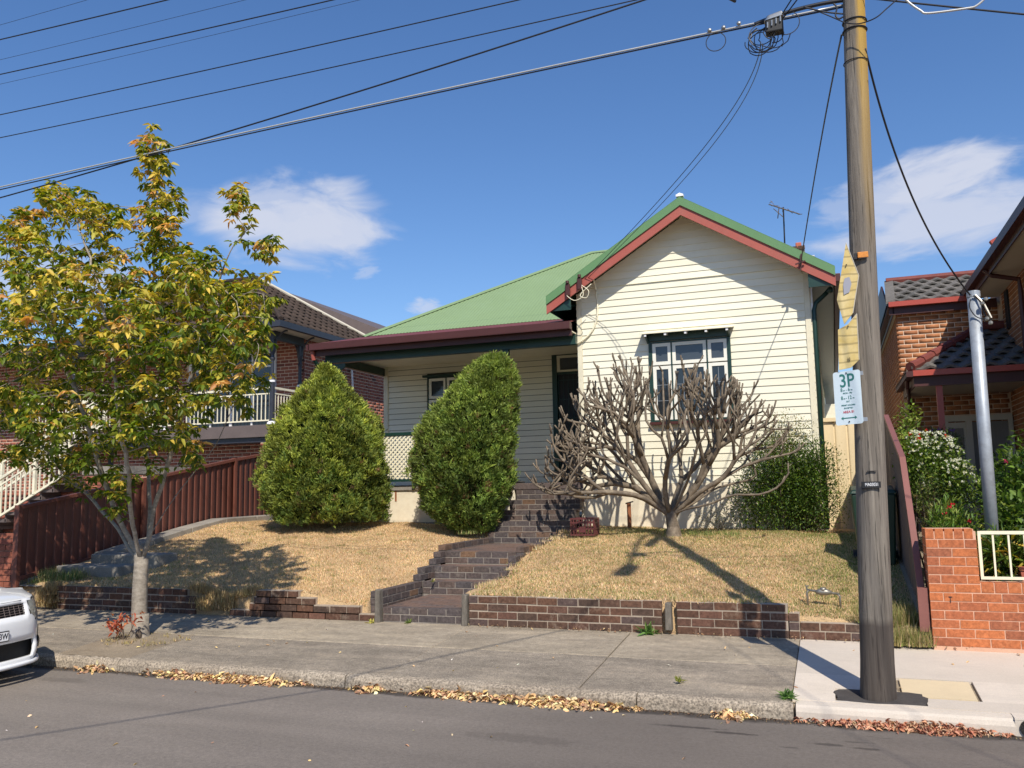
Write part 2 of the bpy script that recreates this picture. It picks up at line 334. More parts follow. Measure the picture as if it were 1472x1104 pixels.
m, t, b, o = newmat('car_paint'); b.inputs['Base Color'].default_value = (.78, .79, .80, 1); b.inputs['Roughness'].default_value = .3; b.inputs['Coat Weight'].default_value = .8; b.inputs['Coat Roughness'].default_value = .04; MATS['car_paint'] = m
m, t, b, o = newmat('lamp_lens'); b.inputs['Base Color'].default_value = (.55, .56, .54, 1); b.inputs['Roughness'].default_value = .08; b.inputs['Metallic'].default_value = .6
bump(t, b, noise(t, 25, 2, .5, wpos(t)), .5, .02); MATS['lamp_lens'] = m

# ---------------------------------------------------------------- object helpers
WL = {}
def setp(o, label=None, cat=None, group=None, kind=None):
    if label: o['label'] = label
    if cat: o['category'] = cat
    if group: o['group'] = group
    if kind: o['kind'] = kind
    return o
def thing(name, label, cat, loc, group=None):
    o = bpy.data.objects.new(name, None); o.empty_display_size = .2; COL.objects.link(o)
    o.location = loc; WL[o.name] = Vector(loc); return setp(o, label, cat, group)
def link(name, me, parent=None, wl=None):
    o = bpy.data.objects.new(name, me); COL.objects.link(o)
    if parent is not None:
        o.parent = parent; base = WL[parent.name]; w = Vector(wl) if wl is not None else base
        o.location = w - base; WL[o.name] = w
    else:
        w = Vector(wl) if wl is not None else Vector((0, 0, 0)); o.location = w; WL[o.name] = w
    return o
class MB:
    def __init__(s): s.v = []; s.f = []; s.m = []; s.mi = 0
    def add(s, vs, fs):
        n = len(s.v); s.v += [tuple(map(float, v)) for v in vs]
        for f in fs: s.f.append([n+i for i in f]); s.m.append(s.mi)
        return s
    def box(s, a, b):
        x0, x1 = sorted((a[0], b[0])); y0, y1 = sorted((a[1], b[1])); z0, z1 = sorted((a[2], b[2]))
        return s.add([(x0, y0, z0), (x1, y0, z0), (x1, y1, z0), (x0, y1, z0), (x0, y0, z1), (x1, y0, z1), (x1, y1, z1), (x0, y1, z1)],
              [(0, 3, 2, 1), (4, 5, 6, 7), (0, 1, 5, 4), (1, 2, 6, 5), (2, 3, 7, 6), (3, 0, 4, 7)])
    def hexa(s, b4, t4):
        return s.add(list(b4)+list(t4), [(0, 3, 2, 1), (4, 5, 6, 7), (0, 1, 5, 4), (1, 2, 6, 5), (2, 3, 7, 6), (3, 0, 4, 7)])
    def prism(s, poly, d):
        """planar polygon (list of points) extruded by vector d"""
        n = len(poly); q = [tuple(np.array(p)+np.array(d)) for p in poly]
        fs = [tuple(range(n))[::-1], tuple(range(n, 2*n))]+[(i, (i+1) % n, n+(i+1) % n, n+i) for i in range(n)]
        return s.add(list(poly)+q, fs)
    def beam(s, a, b, w, h, up=(0, 0, 1)):
        a = Vector(a); b = Vector(b); d = (b-a).normalized(); u = Vector(up); r = d.cross(u).normalized(); u = r.cross(d).normalized()
        q = [(-1, -1), (1, -1), (1, 1), (-1, 1)]
        A = [a+r*(w/2*i)+u*(h/2*j) for i, j in q]; B = [b+r*(w/2*i)+u*(h/2*j) for i, j in q]
        return s.hexa(A, B)
    def tube(s, pts, rad, n=8, caps=True):
        pts = [Vector(p) for p in pts]; k = len(pts)
        rad = [rad]*k if isinstance(rad, (int, float)) else list(rad)
        up = None; V = []
        for i, p in enumerate(pts):
            d = (pts[min(i+1, k-1)]-pts[max(i-1, 0)])
            d = d.normalized() if d.length > 1e-9 else Vector((0, 0, 1))
            if up is None: up = Vector((0, 0, 1)) if abs(d.z) < .9 else Vector((1, 0, 0))
            r = d.cross(up)
            if r.length < 1e-4: r = d.cross(Vector((1, .3, 0)))
            r.normalize(); up = r.cross(d).normalized()
            for j in range(n):
                a = 2*math.pi*j/n; V.append(p+(r*math.cos(a)+up*math.sin(a))*rad[i])
        Fc = [(i*n+j, i*n+(j+1) % n, (i+1)*n+(j+1) % n, (i+1)*n+j) for i in range(k-1) for j in range(n)]
        if caps: Fc += [tuple(range(n))[::-1], tuple((k-1)*n+j for j in range(n))]
        return s.add(V, Fc)
    def lathe(s, c, prof, n=16):
        V = [(c[0]+r*math.cos(2*math.pi*j/n), c[1]+r*math.sin(2*math.pi*j/n), c[2]+z) for r, z in prof for j in range(n)]
        k = len(prof); Fc = [(i*n+j, i*n+(j+1) % n, (i+1)*n+(j+1) % n, (i+1)*n+j) for i in range(k-1) for j in range(n)]
        Fc += [tuple(range(n))[::-1], tuple((k-1)*n+j for j in range(n))]
        return s.add(V, Fc)
    def build(s, name, mats, parent=None, smooth=False, bevel=0, kind=None, label=None, origin=None):
        if isinstance(mats, str): mats = [mats]
        base = Vector(origin) if origin is not None else (WL[parent.name] if parent is not None else Vector((0, 0, 0)))
        me = bpy.data.meshes.new(name); me.from_pydata([tuple(Vector(v)-base) for v in s.v], [], s.f); me.validate()
        for m in mats: me.materials.append(MATS[m])
        if len(mats) > 1 and len(me.polygons) == len(s.m): me.polygons.foreach_set('material_index', s.m)
        if smooth: me.polygons.foreach_set('use_smooth', [True]*len(me.polygons))
        o = link(name, me, parent, base)
        if bevel:
            md = o.modifiers.new('bevel', 'BEVEL'); md.width = bevel; md.segments = 2; md.limit_method = 'ANGLE'; md.angle_limit = math.radians(40)
        return setp(o, label=label, kind=kind)
def part(name, mat, parent, boxes, bevel=0, **k):
    b = MB()
    for a, c in boxes: b.box(a, c)
    return b.build(name, mat, parent, bevel=bevel, **k)
def mesh_np(name, V, Fs, mat, parent=None, col=None, tint=None, smooth=False, kind=None, origin=None):
    V = np.asarray(V, np.float32).reshape(-1, 3); Fs = np.asarray(Fs, np.int32); k = Fs.shape[1]; nf = len(Fs)
    base = np.array(origin if origin is not None else (WL[parent.name] if parent is not None else (0, 0, 0)), np.float32)
    me = bpy.data.meshes.new(name); me.vertices.add(len(V)); me.vertices.foreach_set('co', (V-base).ravel())
    me.loops.add(nf*k); me.loops.foreach_set('vertex_index', Fs.ravel())
    me.polygons.add(nf); me.polygons.foreach_set('loop_start', np.arange(nf, dtype=np.int32)*k)
    try: me.polygons.foreach_set('loop_total', np.full(nf, k, np.int32))
    except Exception: pass
    if smooth: me.polygons.foreach_set('use_smooth', np.ones(nf, bool))
    me.update(calc_edges=True); me.validate()
    if col is not None:
        a = me.attributes.new('col', 'FLOAT_COLOR', 'POINT'); c4 = np.ones((len(V), 4), np.float32); c4[:, :3] = col; a.data.foreach_set('color', c4.ravel())
    if tint is not None:
        a = me.attributes.new('tint', 'FLOAT', 'POINT'); a.data.foreach_set('value', np.asarray(tint, np.float32))
    me.materials.append(MATS[mat]); o = link(name, me, parent, base.tolist())
    return setp(o, kind=kind)

def chamfer_box(seed, full=True):
    r = np.random.default_rng(seed); c = .035
    V = []
    for sx in (-1, 1):
        for sy in (-1, 1):
            for sz in (-1, 1):
                j = 1+r.uniform(-.015, .015, 3)
                V.append((sx*.5*j[0], sy*.5*(1-c)*j[1], sz*.5*(1-c*2)*j[2])); V.append((sx*.5*(1-c*.6)*j[0], sy*.5*j[1], sz*.5*(1-c*2)*j[2])); V.append((sx*.5*(1-c*.6)*j[0], sy*.5*(1-c)*j[1], sz*.5*j[2]))
    me = bpy.data.meshes.new('tmp'); import bmesh
    bm = bmesh.new(); vs = [bm.verts.new(v) for v in V]; bmesh.ops.convex_hull(bm, input=vs); bmesh.ops.dissolve_limit(bm, angle_limit=.05, verts=bm.verts, edges=bm.edges)
    bm.to_mesh(me); bm.free(); return me
BRICKV = [chamfer_box(i) for i in range(5)]
_cube = np.array([(x, y, z) for x in (-.5, .5) for y in (-.5, .5) for z in (-.5, .5)], np.float32)
_cubeF = np.array([(0, 1, 3, 2), (4, 6, 7, 5), (0, 4, 5, 1), (2, 3, 7, 6), (0, 2, 6, 4), (1, 5, 7, 3)], np.int32)
def inframe(p):
    if p[1] < .5: return False
    q = proj(p); return q[2] > 0 and -20 < q[0] < 1492 and -20 < q[1] < 1124
_bm_cache = {}
class Bricks:
    """collects bricks of one thing; the 300 that show largest become parts, the rest one joined part"""
    def __init__(s, parent, mat, name='brick', limit=300): s.p = parent; s.mat = mat; s.it = []; s.name = name; s.lim = limit
    def add(s, c, d, rz=0.0): s.it.append((tuple(map(float, c)), tuple(map(float, d)), rz))
    def wall(s, o, u, w, h, L=.23, Hh=.076, g=.01, D=.03, nrm=(0, -1), bond=.5, clip=None, jit=.002, dvar=0, skip=None, z0=None, proud=None):
        """courses from o along horizontal unit u, width w, height h; nrm the outward normal (xy); bricks stand D proud of o's plane"""
        u = np.array(u, float); n = np.array(nrm, float); rz = math.atan2(u[1], u[0]); k = 0; z = o[2]
        while z + Hh*.6 < o[2]+h:
            x = -((L+g)*bond if k % 2 else 0) 
            while x < w-.01:
                a = max(0, x); b_ = min(w, x+L)
                if b_-a > .025:
                    segs = [(a, b_)]
                    if clip: segs = clip(a, b_, z, z+Hh)
                    for a2, b2 in segs:
                        if b2-a2 < .02: continue
                        mid = (a2+b2)/2; j = rnd.uniform(-jit, jit)
                        pr = D if proud is None else proud; c = (o[0]+u[0]*mid+n[0]*(pr-D/2+j), o[1]+u[1]*mid+n[1]*(pr-D/2+j), z+Hh/2+rnd.uniform(-jit, jit)*.6)
                        if not (skip and skip(mid, z+Hh/2)): s.add(c, (b2-a2, D, Hh*rnd.uniform(.97-dvar, 1.0)), rz+rnd.uniform(-jit, jit)*2)
                x += L+g
            z += Hh+g; k += 1
    def finish(s):
        it = sorted(s.it, key=lambda q: (not inframe(q[0]), (q[0][0]**2+q[0][1]**2)))
        base = WL[s.p.name]
        key = s.mat
        if key not in _bm_cache:
            ms_ = []
            for m0 in BRICKV:
                m1 = m0.copy(); m1.name = s.name; m1.materials.append(MATS[s.mat]); ms_.append(m1)
            _bm_cache[key] = ms_
        for c, d, rz in it[:s.lim]:
            o = bpy.data.objects.new(s.name, rnd.choice(_bm_cache[key])); COL.objects.link(o); o.parent = s.p
            o.location = Vector(c)-base; o.scale = d; o.rotation_euler = (0, 0, rz)
        rest = it[s.lim:]
        if rest:
            C = np.array([q[0] for q in rest]); D = np.array([q[1] for q in rest]); A = np.array([q[2] for q in rest])
            v = _cube[None]*D[:, None, :]; ca, sa = np.cos(A)[:, None], np.sin(A)[:, None]
            x = v[..., 0]*ca-v[..., 1]*sa; y = v[..., 0]*sa+v[..., 1]*ca
            v = np.stack([x, y, v[..., 2]], -1)+C[:, None, :]
            Fs = (_cubeF[None]+np.arange(len(rest))[:, None, None]*8).reshape(-1, 4)
            mesh_np(s.name, v, Fs, s.mat, s.p, tint=np.repeat(RNG.random(len(rest)), 8), kind='stuff')
def textmesh(name, s, size, mat, parent, loc, rot=(math.pi/2, 0, 0), sx=1.0, extrude=.0008, align='CENTER'):
    cu = bpy.data.curves.new(name, 'FONT'); cu.body = s; cu.size = size; cu.extrude = extrude; cu.align_x = align; cu.align_y = 'CENTER'; cu.offset = size*.012
    ob = bpy.data.objects.new(name, cu); COL.objects.link(ob); bpy.context.view_layer.update()
    me = bpy.data.meshes.new_from_object(ob.evaluated_get(bpy.context.evaluated_depsgraph_get())); bpy.data.objects.remove(ob)
    me.materials.clear(); me.materials.append(MATS[mat]); me.name = name
    o = link(name, me, parent, loc); o.rotation_euler = rot; o.scale = (sx, 1, 1); return o

# ---- foliage helpers
def leaves_np(C, U, S, Wd, cols, fold=.25, droop=0.0):
    """C base points, U unit directions, S lengths, Wd widths; a leaf is a folded diamond of 2 quads (6 verts)"""
    n = len(C); up = np.tile(np.array([0, 0, 1.0]), (n, 1))+RNG.normal(0, .35, (n, 3))
    r = np.cross(U, up); r /= (np.linalg.norm(r, axis=1)[:, None]+1e-9); nn = np.cross(r, U)
    s = S[:, None]; w = Wd[:, None]
    p0 = C; p1 = C+U*s*.42-nn*s*droop*.25; p2 = C+U*s-nn*s*droop
    l1 = C+U*s*.33+r*w*.5+nn*w*fold; r1 = C+U*s*.33-r*w*.5+nn*w*fold
    l2 = C+U*s*.68+r*w*.38+nn*(w*fold*.8-s*droop*.5); r2 = C+U*s*.68-r*w*.38+nn*(w*fold*.8-s*droop*.5)
    V = np.stack([p0, l1, l2, p2, r2, r1, p1], 1)
    f = np.array([(0, 6, 2, 1), (6, 3, 3, 2), (0, 5, 4, 6), (6, 4, 3, 3)])
    tri = np.array([(0, 6, 1), (6, 2, 1), (6, 3, 2), (0, 5, 6), (5, 4, 6), (4, 3, 6)])
    Fs = (tri[None]+np.arange(n)[:, None, None]*7).reshape(-1, 3)
    return V.reshape(-1, 3), Fs, np.repeat(cols, 7, axis=0)
def cards_np(C, U, S, Wd, cols):
    n = len(C); up = RNG.normal(0, 1, (n, 3)); r = np.cross(U, up); r /= (np.linalg.norm(r, axis=1)[:, None]+1e-9)
    s = S[:, None]; w = Wd[:, None]
    V = np.stack([C-r*w*.18, C+U*s*.5-r*w*.5, C+U*s, C+U*s*.5+r*w*.5], 1)
    Fs = (np.array([(0, 1, 2, 3)])[None]+np.arange(n)[:, None, None]*4).reshape(-1, 4)
    return V.reshape(-1, 3), Fs, np.repeat(cols, 4, axis=0)
def colonize(roots, parents, att, step=.1, infl=1.2, kill=.18, iters=160, trop=(0, 0, .15), jitter=.12):
    nodes = [np.array(r, float) for r in roots]; par = list(parents); att = np.array(att); alive = np.ones(len(att), bool)
    child_dirs = {}
    for it in range(iters):
        A = att[alive]
        if len(A) == 0: break
        NN = np.array(nodes); d = np.linalg.norm(A[:, None]-NN[None], axis=2) if len(A)*len(NN) < 4e6 else None
        if d is None:
            d = np.sqrt(((A**2).sum(1)[:, None]+(NN**2).sum(1)[None]-2*A@NN.T).clip(0))
        near = d.argmin(1); nd = d.min(1)
        idx = np.where(nd < infl)[0]
        if len(idx) == 0: break
        new = {}
        for i in idx: new.setdefault(int(near[i]), []).append(i)
        added = 0
        for k, li in new.items():
            v = (A[li]-NN[k]); v /= (np.linalg.norm(v, axis=1)[:, None]+1e-9); g = v.mean(0)
            if np.linalg.norm(g) < .15: g = v[0]
            g = g/np.linalg.norm(g)+np.array(trop)+RNG.normal(0, jitter, 3); g /= np.linalg.norm(g); q = NN[k]+g*step
            key = (k, tuple(np.round(q, 2)))
            if child_dirs.get(k, 0) > 3: continue
            child_dirs[k] = child_dirs.get(k, 0)+1
            nodes.append(q); par.append(k); added += 1
        if not added: break
        NN2 = np.array(nodes[-added:]); A = att[alive]; d2 = np.linalg.norm(A[:, None]-NN2[None], axis=2).min(1)
        ai = np.where(alive)[0]; alive[ai[d2 < kill]] = False
    return np.array(nodes), par
def tree_mesh(b, nodes, par, tip=.006, expo=2.3, rmax=None, sides=6, minr=None, base_r=None, blunt=False, smoothit=1, pwr=1.0, fix=None):
    n = len(nodes); ch = [[] for _ in range(n)]
    for i, p in enumerate(par):
        if p >= 0: ch[p].append(i)
    acc = np.zeros(n); order = list(range(n))[::-1]
    for i in order:
        acc[i] = tip**expo if not ch[i] else sum(acc[c] for c in ch[i])
    rad = acc**(1/expo)
    if rmax: rad = tip+(rmax-tip)*(np.clip((rad-tip)/max(rad.max()-tip, 1e-6), 0, 1))**pwr
    if fix: rad[:fix[0]+1] = np.linspace(fix[1], fix[2], fix[0]+1)
    P_ = nodes.copy()
    for _ in range(smoothit):
        Q = P_.copy()
        for i in range(n):
            if par[i] >= 0 and ch[i]:
                Q[i] = P_[i]*.5+.25*P_[par[i]]+.25*np.mean([P_[c] for c in ch[i]], axis=0)
        P_ = Q
    starts = [i for i in range(n) if par[i] < 0]; st = [(i, None) for i in starts]
    while st:
        i, pr = st.pop(); pts = []; rr = []
        if pr is not None: pts.append(P_[pr]); rr.append(min(rad[pr], rad[i]*1.15))
        cur = i
        while True:
            pts.append(P_[cur]); rr.append(rad[cur])
            if not ch[cur]: break
            m = max(ch[cur], key=lambda c: acc[c])
            for c in ch[cur]:
                if c != m: st.append((c, cur))
            cur = m
        if len(pts) > 1:
            if blunt:
                d = (pts[-1]-pts[-2]); pts.append(pts[-1]+d*.25); rr.append(rr[-1]*.45)
            else: rr[-1] *= .6
            b.tube(pts, rr, sides if rr[0] > tip*1.8 else max(4, sides-2), caps=True)
    return P_, rad, ch
# ================================================================ SETTING
def zf(y): return .12+(y-7.2)*.07
def zlawn(x, y):
    t = np.clip((y-9.3)/4.1, 0, 1); fr = .585+0*x
    fr = np.where(x < -7.0, .585-.12*np.exp(-((x+7.45)/.35)**2), fr)
    fr = np.where((x > -7.0) & (x < -5.3), .55-.13*np.clip((x+6.2)/.8, 0, 1), fr)
    fr = fr-.115*np.clip((x+.9)/.6, 0, 1)**2*(3-2*np.clip((x+.9)/.6, 0, 1))-.05*np.clip((x+.3)/.5, 0, 1)
    bk = 1.05+.02*(-x); z = fr+(bk-fr)*(1-(1-t)**1.25)
    cl = np.interp(y, [9.3, 10.35, 10.75, 11.1, 11.3, 12.9, 13.2, 14.3], [.585, .59, .70, .84, .93, 1.0, 1.06, 1.3]); w = np.clip((x+6.1)/.7, 0, 1)*(x < -4.7)
    z = z*(1-w)+np.minimum(z, cl)*w
    cr_ = np.interp(y, [9.3, 10.2, 10.5, 10.9, 11.3, 12.8, 13.2], [.60, .61, .68, .82, .93, 1.01, 1.2]); w = np.clip((-3.45-x)/.5, 0, 1)*(x > -4.7)
    z = z*(1-w)+np.minimum(z, cr_)*w
    return z + .012*np.sin(x*3.1+y*2.2)+.008*np.sin(x*7.3-y*5.1)
def grid(name, x0, x1, y0, y1, zfn, mat, nx, ny, **k):
    X, Y = np.meshgrid(np.linspace(x0, x1, nx), np.linspace(y0, y1, ny)); Z = zfn(X, Y)
    if k.get('skirt'): Y = np.vstack([Y[:1]-.05, Y]); X = np.vstack([X[:1], X]); Z = np.vstack([Z[:1]*0+.15, Z]); ny += 1
    V = np.stack([X, Y, Z], -1).reshape(-1, 3); i = np.arange(ny-1)[:, None]*nx+np.arange(nx-1)[None]
    Fs = np.stack([i, i+1, i+nx+1, i+nx], -1).reshape(-1, 4)
    o = mesh_np(name, V, Fs, mat, None, smooth=True, kind=k.get('kind', 'structure')); return o
b = MB(); b.add([(-400, -400, -.25), (400, -400, -.25), (400, 400, -.25), (-400, 400, -.25)], [(0, 1, 2, 3)]); b.build('ground', 'concrete_grey', kind='structure')
o = grid('road', -60, 60, -8, 7.2, lambda x, y: np.maximum(0, 0+np.minimum((7.2-y), 4.0)*.018)+0*x, 'asphalt', 61, 40)
# kerb stones
kerb = thing('kerb', 'x', 'x', (0, 7.2, 0)); 
for k_ in ('label', 'category'): del kerb[k_]
kerb['kind'] = 'structure'
def kerbstone(x0, x1, mat, rough, lab=None):
    nx = max(2, int((x1-x0)/.04)); prof = [(0, -.05), (0, .065), (.012, .095), (.034, .112), (.075, .118), (.075, -.05)]
    V = []; 
    for i in range(nx+1):
        x = x0+(x1-x0)*i/nx
        for j, (y, z) in enumerate(prof):
            w = rough*(rnd.uniform(-1, 1) if 0 < j < 5 else 0)
            V.append((x, 7.12+y+w-(0 if j else 0), z+w*.6))
    n = len(prof); Fc = [(i*n+j, (i+1)*n+j, (i+1)*n+j+1, i*n+j+1) for i in range(nx) for j in range(n-1)]
    Fc += [tuple(range(n)), tuple(nx*n+j for j in range(n))[::-1]]
    b = MB(); b.add(V, Fc); return b.build('kerb_stone', mat, kerb, smooth=False)
xs = [-24, -20.4, -16.8, -13.2, -9.6, -7.05, -4.35, -1.62, -.40]
for a, c in zip(xs[:-1], xs[1:]): kerbstone(a+.006, c-.006, 'kerb_old', .007)
for a, c in ((-.385, 1.09), (1.25, 3.9), (3.91, 7.5), (7.51, 12)):
    kerbstone(a, c-.004, 'concrete_new', .0015); b = MB(); b.box((a, 7.196, -.05), (c-.004, 7.268, .119)); b.build('kerb_stone', 'concrete_new', kerb)
# stormwater outlet through the new kerb
b = MB()
b.tube([(1.17, 7.11, .058), (1.17, 7.5, .07)], .058, 18, caps=False); b.build('drain_pipe', 'dark', kerb)
b = MB(); b.box((1.086, 7.125, -.05), (1.254, 7.27, -.004)); b.box((1.086, 7.122, .112), (1.254, 7.27, .124)); b.build('kerb_stone', 'concrete_new', kerb)
for sx in (-1, 1):
    b = MB(); n = 10; c0 = 1.17
    pts = [(c0+sx*.084, 7.124, -.004), (c0+sx*.084, 7.124, .112)]
    arc = [(c0+sx*.056*math.sin(a), 7.124, .054+.056*math.cos(a)) for a in np.linspace(0, math.pi, n)]
    b.prism(pts+[(c0, 7.124, .112)]+arc+[(c0, 7.124, -.004)], (0, .1, 0)); b.build('kerb_stone', 'concrete_new', kerb)
# footpaths
fp = thing('footpath', 'x', 'x', (0, 8, .1)); fp['kind'] = 'structure'; del fp['label']; del fp['category']
b = MB(); b.hexa([(-24, 7.2, -.1), (12, 7.2, -.1), (12, 9.3, -.1), (-24, 9.3, -.1)], [(-24, 7.2, zf(7.2)-.022), (12, 7.2, zf(7.2)-.022), (12, 9.3, zf(9.3)-.022), (-24, 9.3, zf(9.3)-.022)]); b.build('base_course', 'soil', fp)
def slab(x0, x1, y0, y1, mat, g=.006, dz=0, lab=None, nsub=1):
    x0 += g; x1 -= g; y0 += g; y1 -= g; b = MB(); z0, z1 = zf(y0)+dz, zf(y1)+dz; e = .007
    b.hexa([(x0, y0, z0-.05), (x1, y0, z0-.05), (x1, y1, z1-.05), (x0, y1, z1-.05)], [(x0, y0, z0-e), (x1, y0, z0-e), (x1, y1, z1-e), (x0, y1, z1-e)])
    b.hexa([(x0, y0, z0-e), (x1, y0, z0-e), (x1, y1, z1-e), (x0, y1, z1-e)], [(x0+e, y0+e, z0), (x1-e, y0+e, z0), (x1-e, y1-e, z1), (x0+e, y1-e, z1)])
    return b.build('concrete_slab', mat, fp, label=lab)
js = [-22.4, -20.55, -18.7, -16.85, -15.05, -13.2, -11.35, -9.5, -7.68, -5.83, -3.98, -2.13, -.42]
for a, c in zip(js[:-1], js[1:]):
    slab(a, c, 8.22, 9.20, 'footpath_back', .004, rnd.uniform(-.004, .004))
    if a < -8.2 and c > -7: slab(a, -7.98, 7.198, 8.22, 'footpath_front', .004, -.003); slab(-7.02, c, 7.198, 8.22, 'footpath_front', .004, -.003)
    elif abs(a+7.68) < .01: slab(-7.02, c, 7.198, 8.22, 'footpath_front', .004, -.004)
    elif abs(c+7.68) < .01: slab(a, -7.98, 7.198, 8.22, 'footpath_front', .004, -.002)
    else: slab(a, c, 7.198, 8.22, 'footpath_front', .004, rnd.uniform(-.006, 0))
# new pale concrete bay round the pole and the access cover
def nslab(poly, name='concrete_slab', mat='concrete_new', dz=0):
    b = MB(); b.prism([(x, y, zf(y)+dz-.06) for x, y in poly], (0, 0, .06)); return b.build(name, mat, fp)
NX0, NX1 = -.415, 3.2
nslab([(NX0, 8.0), (.36, 8.0), (.36, 7.51), (.46, 7.51), (.46, 8.0), (NX1, 8.0), (NX1, 9.12), (NX0, 9.12)][:2]+[(.36, 8.02), (NX1, 8.02), (NX1, 9.2), (NX0, 9.2)])
nslab([(NX0, 7.27), (-.10, 7.27), (-.10, 8.0), (NX0, 8.0)]); nslab([(-.10, 7.62), (.36, 7.62), (.36, 8.0), (-.10, 8.0)])
nslab([(-.10, 7.27), (.55, 7.27), (.55, 7.30), (-.10, 7.30)]); nslab([(.55, 7.27), (NX1, 7.27), (NX1, 7.49), (.55, 7.49)])
nslab([(.94, 7.49), (NX1, 7.49), (NX1, 8.02), (.94, 8.02)])
for a in (3.21, 5.1, 7.0): nslab([(a, 7.27), (a+1.87, 7.27), (a+1.87, 9.2), (a, 9.2)])
b = MB(); n = 26; c0 = (.225, 7.45)
poly = []
for i in range(n):
    a = 2*math.pi*i/n; rx, ry = .33, .165; s = 1/max(abs(math.cos(a)), abs(math.sin(a)))
    s = s**.72; poly.append((c0[0]+rx*math.cos(a)*s*rnd.uniform(.95, 1.05), c0[1]+ry*math.sin(a)*s*rnd.uniform(.93, 1.05)))
b.prism([(x, y, zf(y)-.05) for x, y in poly], (0, 0, .052)); b.build('tar_patch', 'tar_patch', fp)
b = MB(); b.hexa([(.39, 7.515, zf(7.5)-.06), (.915, 7.515, zf(7.5)-.06), (.915, 7.995, zf(8)-.06), (.39, 7.995, zf(8)-.06)], [(.395, 7.52, zf(7.52)+.001), (.91, 7.52, zf(7.52)+.001), (.91, 7.99, zf(7.99)+.001), (.395, 7.99, zf(7.99)+.001)])
b.build('access_cover', 'pale_cover', fp, label='pale yellow rectangular pit lid set in the new concrete')
# lawns and yards
grid('lawn', -10.97, -5.30, 9.28, 14.4, zlawn, 'lawn_base', 90, 80, skirt=1)
grid('lawn', -4.10, .69, 9.28, 14.7, zlawn, 'lawn_base', 80, 80, skirt=1)
grid('yard', -26, -10.6, 9.2, 30, lambda x, y: .55+np.clip((y-9.2)/5, 0, 1)*.6+0*x, 'concrete_grey', 20, 20)
grid('yard', .66, 12, 9.2, 30, lambda x, y: .55+np.clip((y-9.2)/5, 0, 1)*.6+0*x, 'soil', 20, 20)
grid('yard', -11, .7, 14.2, 30, lambda x, y: 1.0+0*x, 'soil', 6, 6)
# concrete edging strip beside the brown fence and the old stepping blocks
strip = thing('concrete_edging', 'long low weathered concrete edging strip under the brown fence', 'edging', (-10.8, 12, .9))
for i in range(5):
    y0, y1 = 10.5+i*.9, 11.39+i*.9; b = MB(); z0, z1 = float(zlawn(-10.7, y0))+.09, float(zlawn(-10.7, y1))+.09
    b.hexa([(-10.95, y0, z0-.3), (-10.6, y0, z0-.3), (-10.6, y1, z1-.3), (-10.95, y1, z1-.3)], [(-10.95, y0, z0), (-10.6, y0, z0), (-10.6, y1, z1), (-10.95, y1, z1)]); b.build('edging_block', 'concrete_grey', strip, bevel=.01)
st2 = thing('concrete_steps', 'rough old concrete steps on the grass beside the brown fence', 'steps', (-10.3, 9.9, .6))
for (x0, x1, y0, y1, z0, z1) in ((-10.75, -9.6, 9.62, 10.1, .4, .80), (-10.6, -9.35, 10.1, 10.55, .4, .93)):
    part('step', 'concrete_grey', st2, [((x0, y0, z0), (x1, y1, z1))], bevel=.02)

# ================================================================ RETAINING WALLS AND STEPS
CB = .0835
def retaining(label, segs, loc, backs, name='retaining_wall'):
    t = thing(name, label, 'retaining wall', loc); bs = Bricks(t, 'brick_old')
    for x0, x1, z0, n, off in segs:
        bs.wall((x0, 9.22, z0), (1, 0), x1-x0, n*CB-.01, L=.225, Hh=.074, g=.0105, D=.035, bond=off, jit=.0028, dvar=.08)
    bk = MB()
    for x0, x1, z0, z1 in backs: bk.box((x0+.004, 9.1895, z0-.1), (x1-.004, 9.33, z1))
    bk.build('mortar_bed', 'mortar_old', t)
    bs.finish(); return t
z0 = .262
retaining('dark brick retaining wall behind the street tree, in leafy shade', [(-10.22, -8.0, z0-.02, 4, .5), (-8.0, -7.85, z0-.02, 3, .3)], (-9.1, 9.25, .26), [(-10.22, -8.0, .24, .565), (-8.0, -7.85, .24, .48)])
retaining('broken brown brick retaining wall left of the front steps, stepping down', [(-7.3, -5.16, z0, 1, .5), (-7.0, -5.42, z0+CB, 1, .2), (-6.93, -6.05, z0+2*CB, 1, .5), (-6.9, -6.3, z0+3*CB, 1, .1)], (-6.2, 9.25, .26), [(-7.3, -5.16, .24, z0+CB), (-7.0, -5.42, .3, z0+2*CB), (-6.93, -6.05, .3, z0+3*CB), (-6.9, -6.3, .4, z0+4*CB-.01)])
rw = retaining('long brown brick retaining wall right of the front steps, four courses high', [(-3.99, -1.79, z0, 4, .5)], (-2.9, 9.25, .26), [(-3.99, -1.79, .24, z0+4*CB-.008)])
rw2 = retaining('brown brick retaining wall crossed by the pole shadow, ending in a low stepped stretch', [(-1.63, -.52, z0, 4, .35), (-.515, -.42, z0, 3, .5), (-.41, .66, z0, 2, .2)], (-.8, 9.25, .26), [(-1.63, -.52, .24, z0+4*CB-.008), (-.515, -.41, .24, z0+3*CB-.005), (-.41, .66, .24, z0+2*CB-.005)])
def stonepost(x, y, z0, z1, lab):
    b = MB(); w = .034
    b.hexa([(x-w, y-.05, z0), (x+w, y-.05, z0), (x+w, y+.05, z0), (x-w, y+.05, z0)], [(x-w*.85, y-.045, z1), (x+w*.9, y-.045, z1-.012), (x+w*.9, y+.045, z1), (x-w*.8, y+.045, z1)])
    o = b.build('stump_post', 'weathered_post', None, bevel=.006, origin=(x, y, z0)); return setp(o, lab, 'post')
stonepost(-5.155, 9.19, .24, .64, 'short grey weathered post at the left foot of the brick steps')
stonepost(-4.035, 9.19, .24, .61, 'short grey weathered post at the right foot of the brick steps')
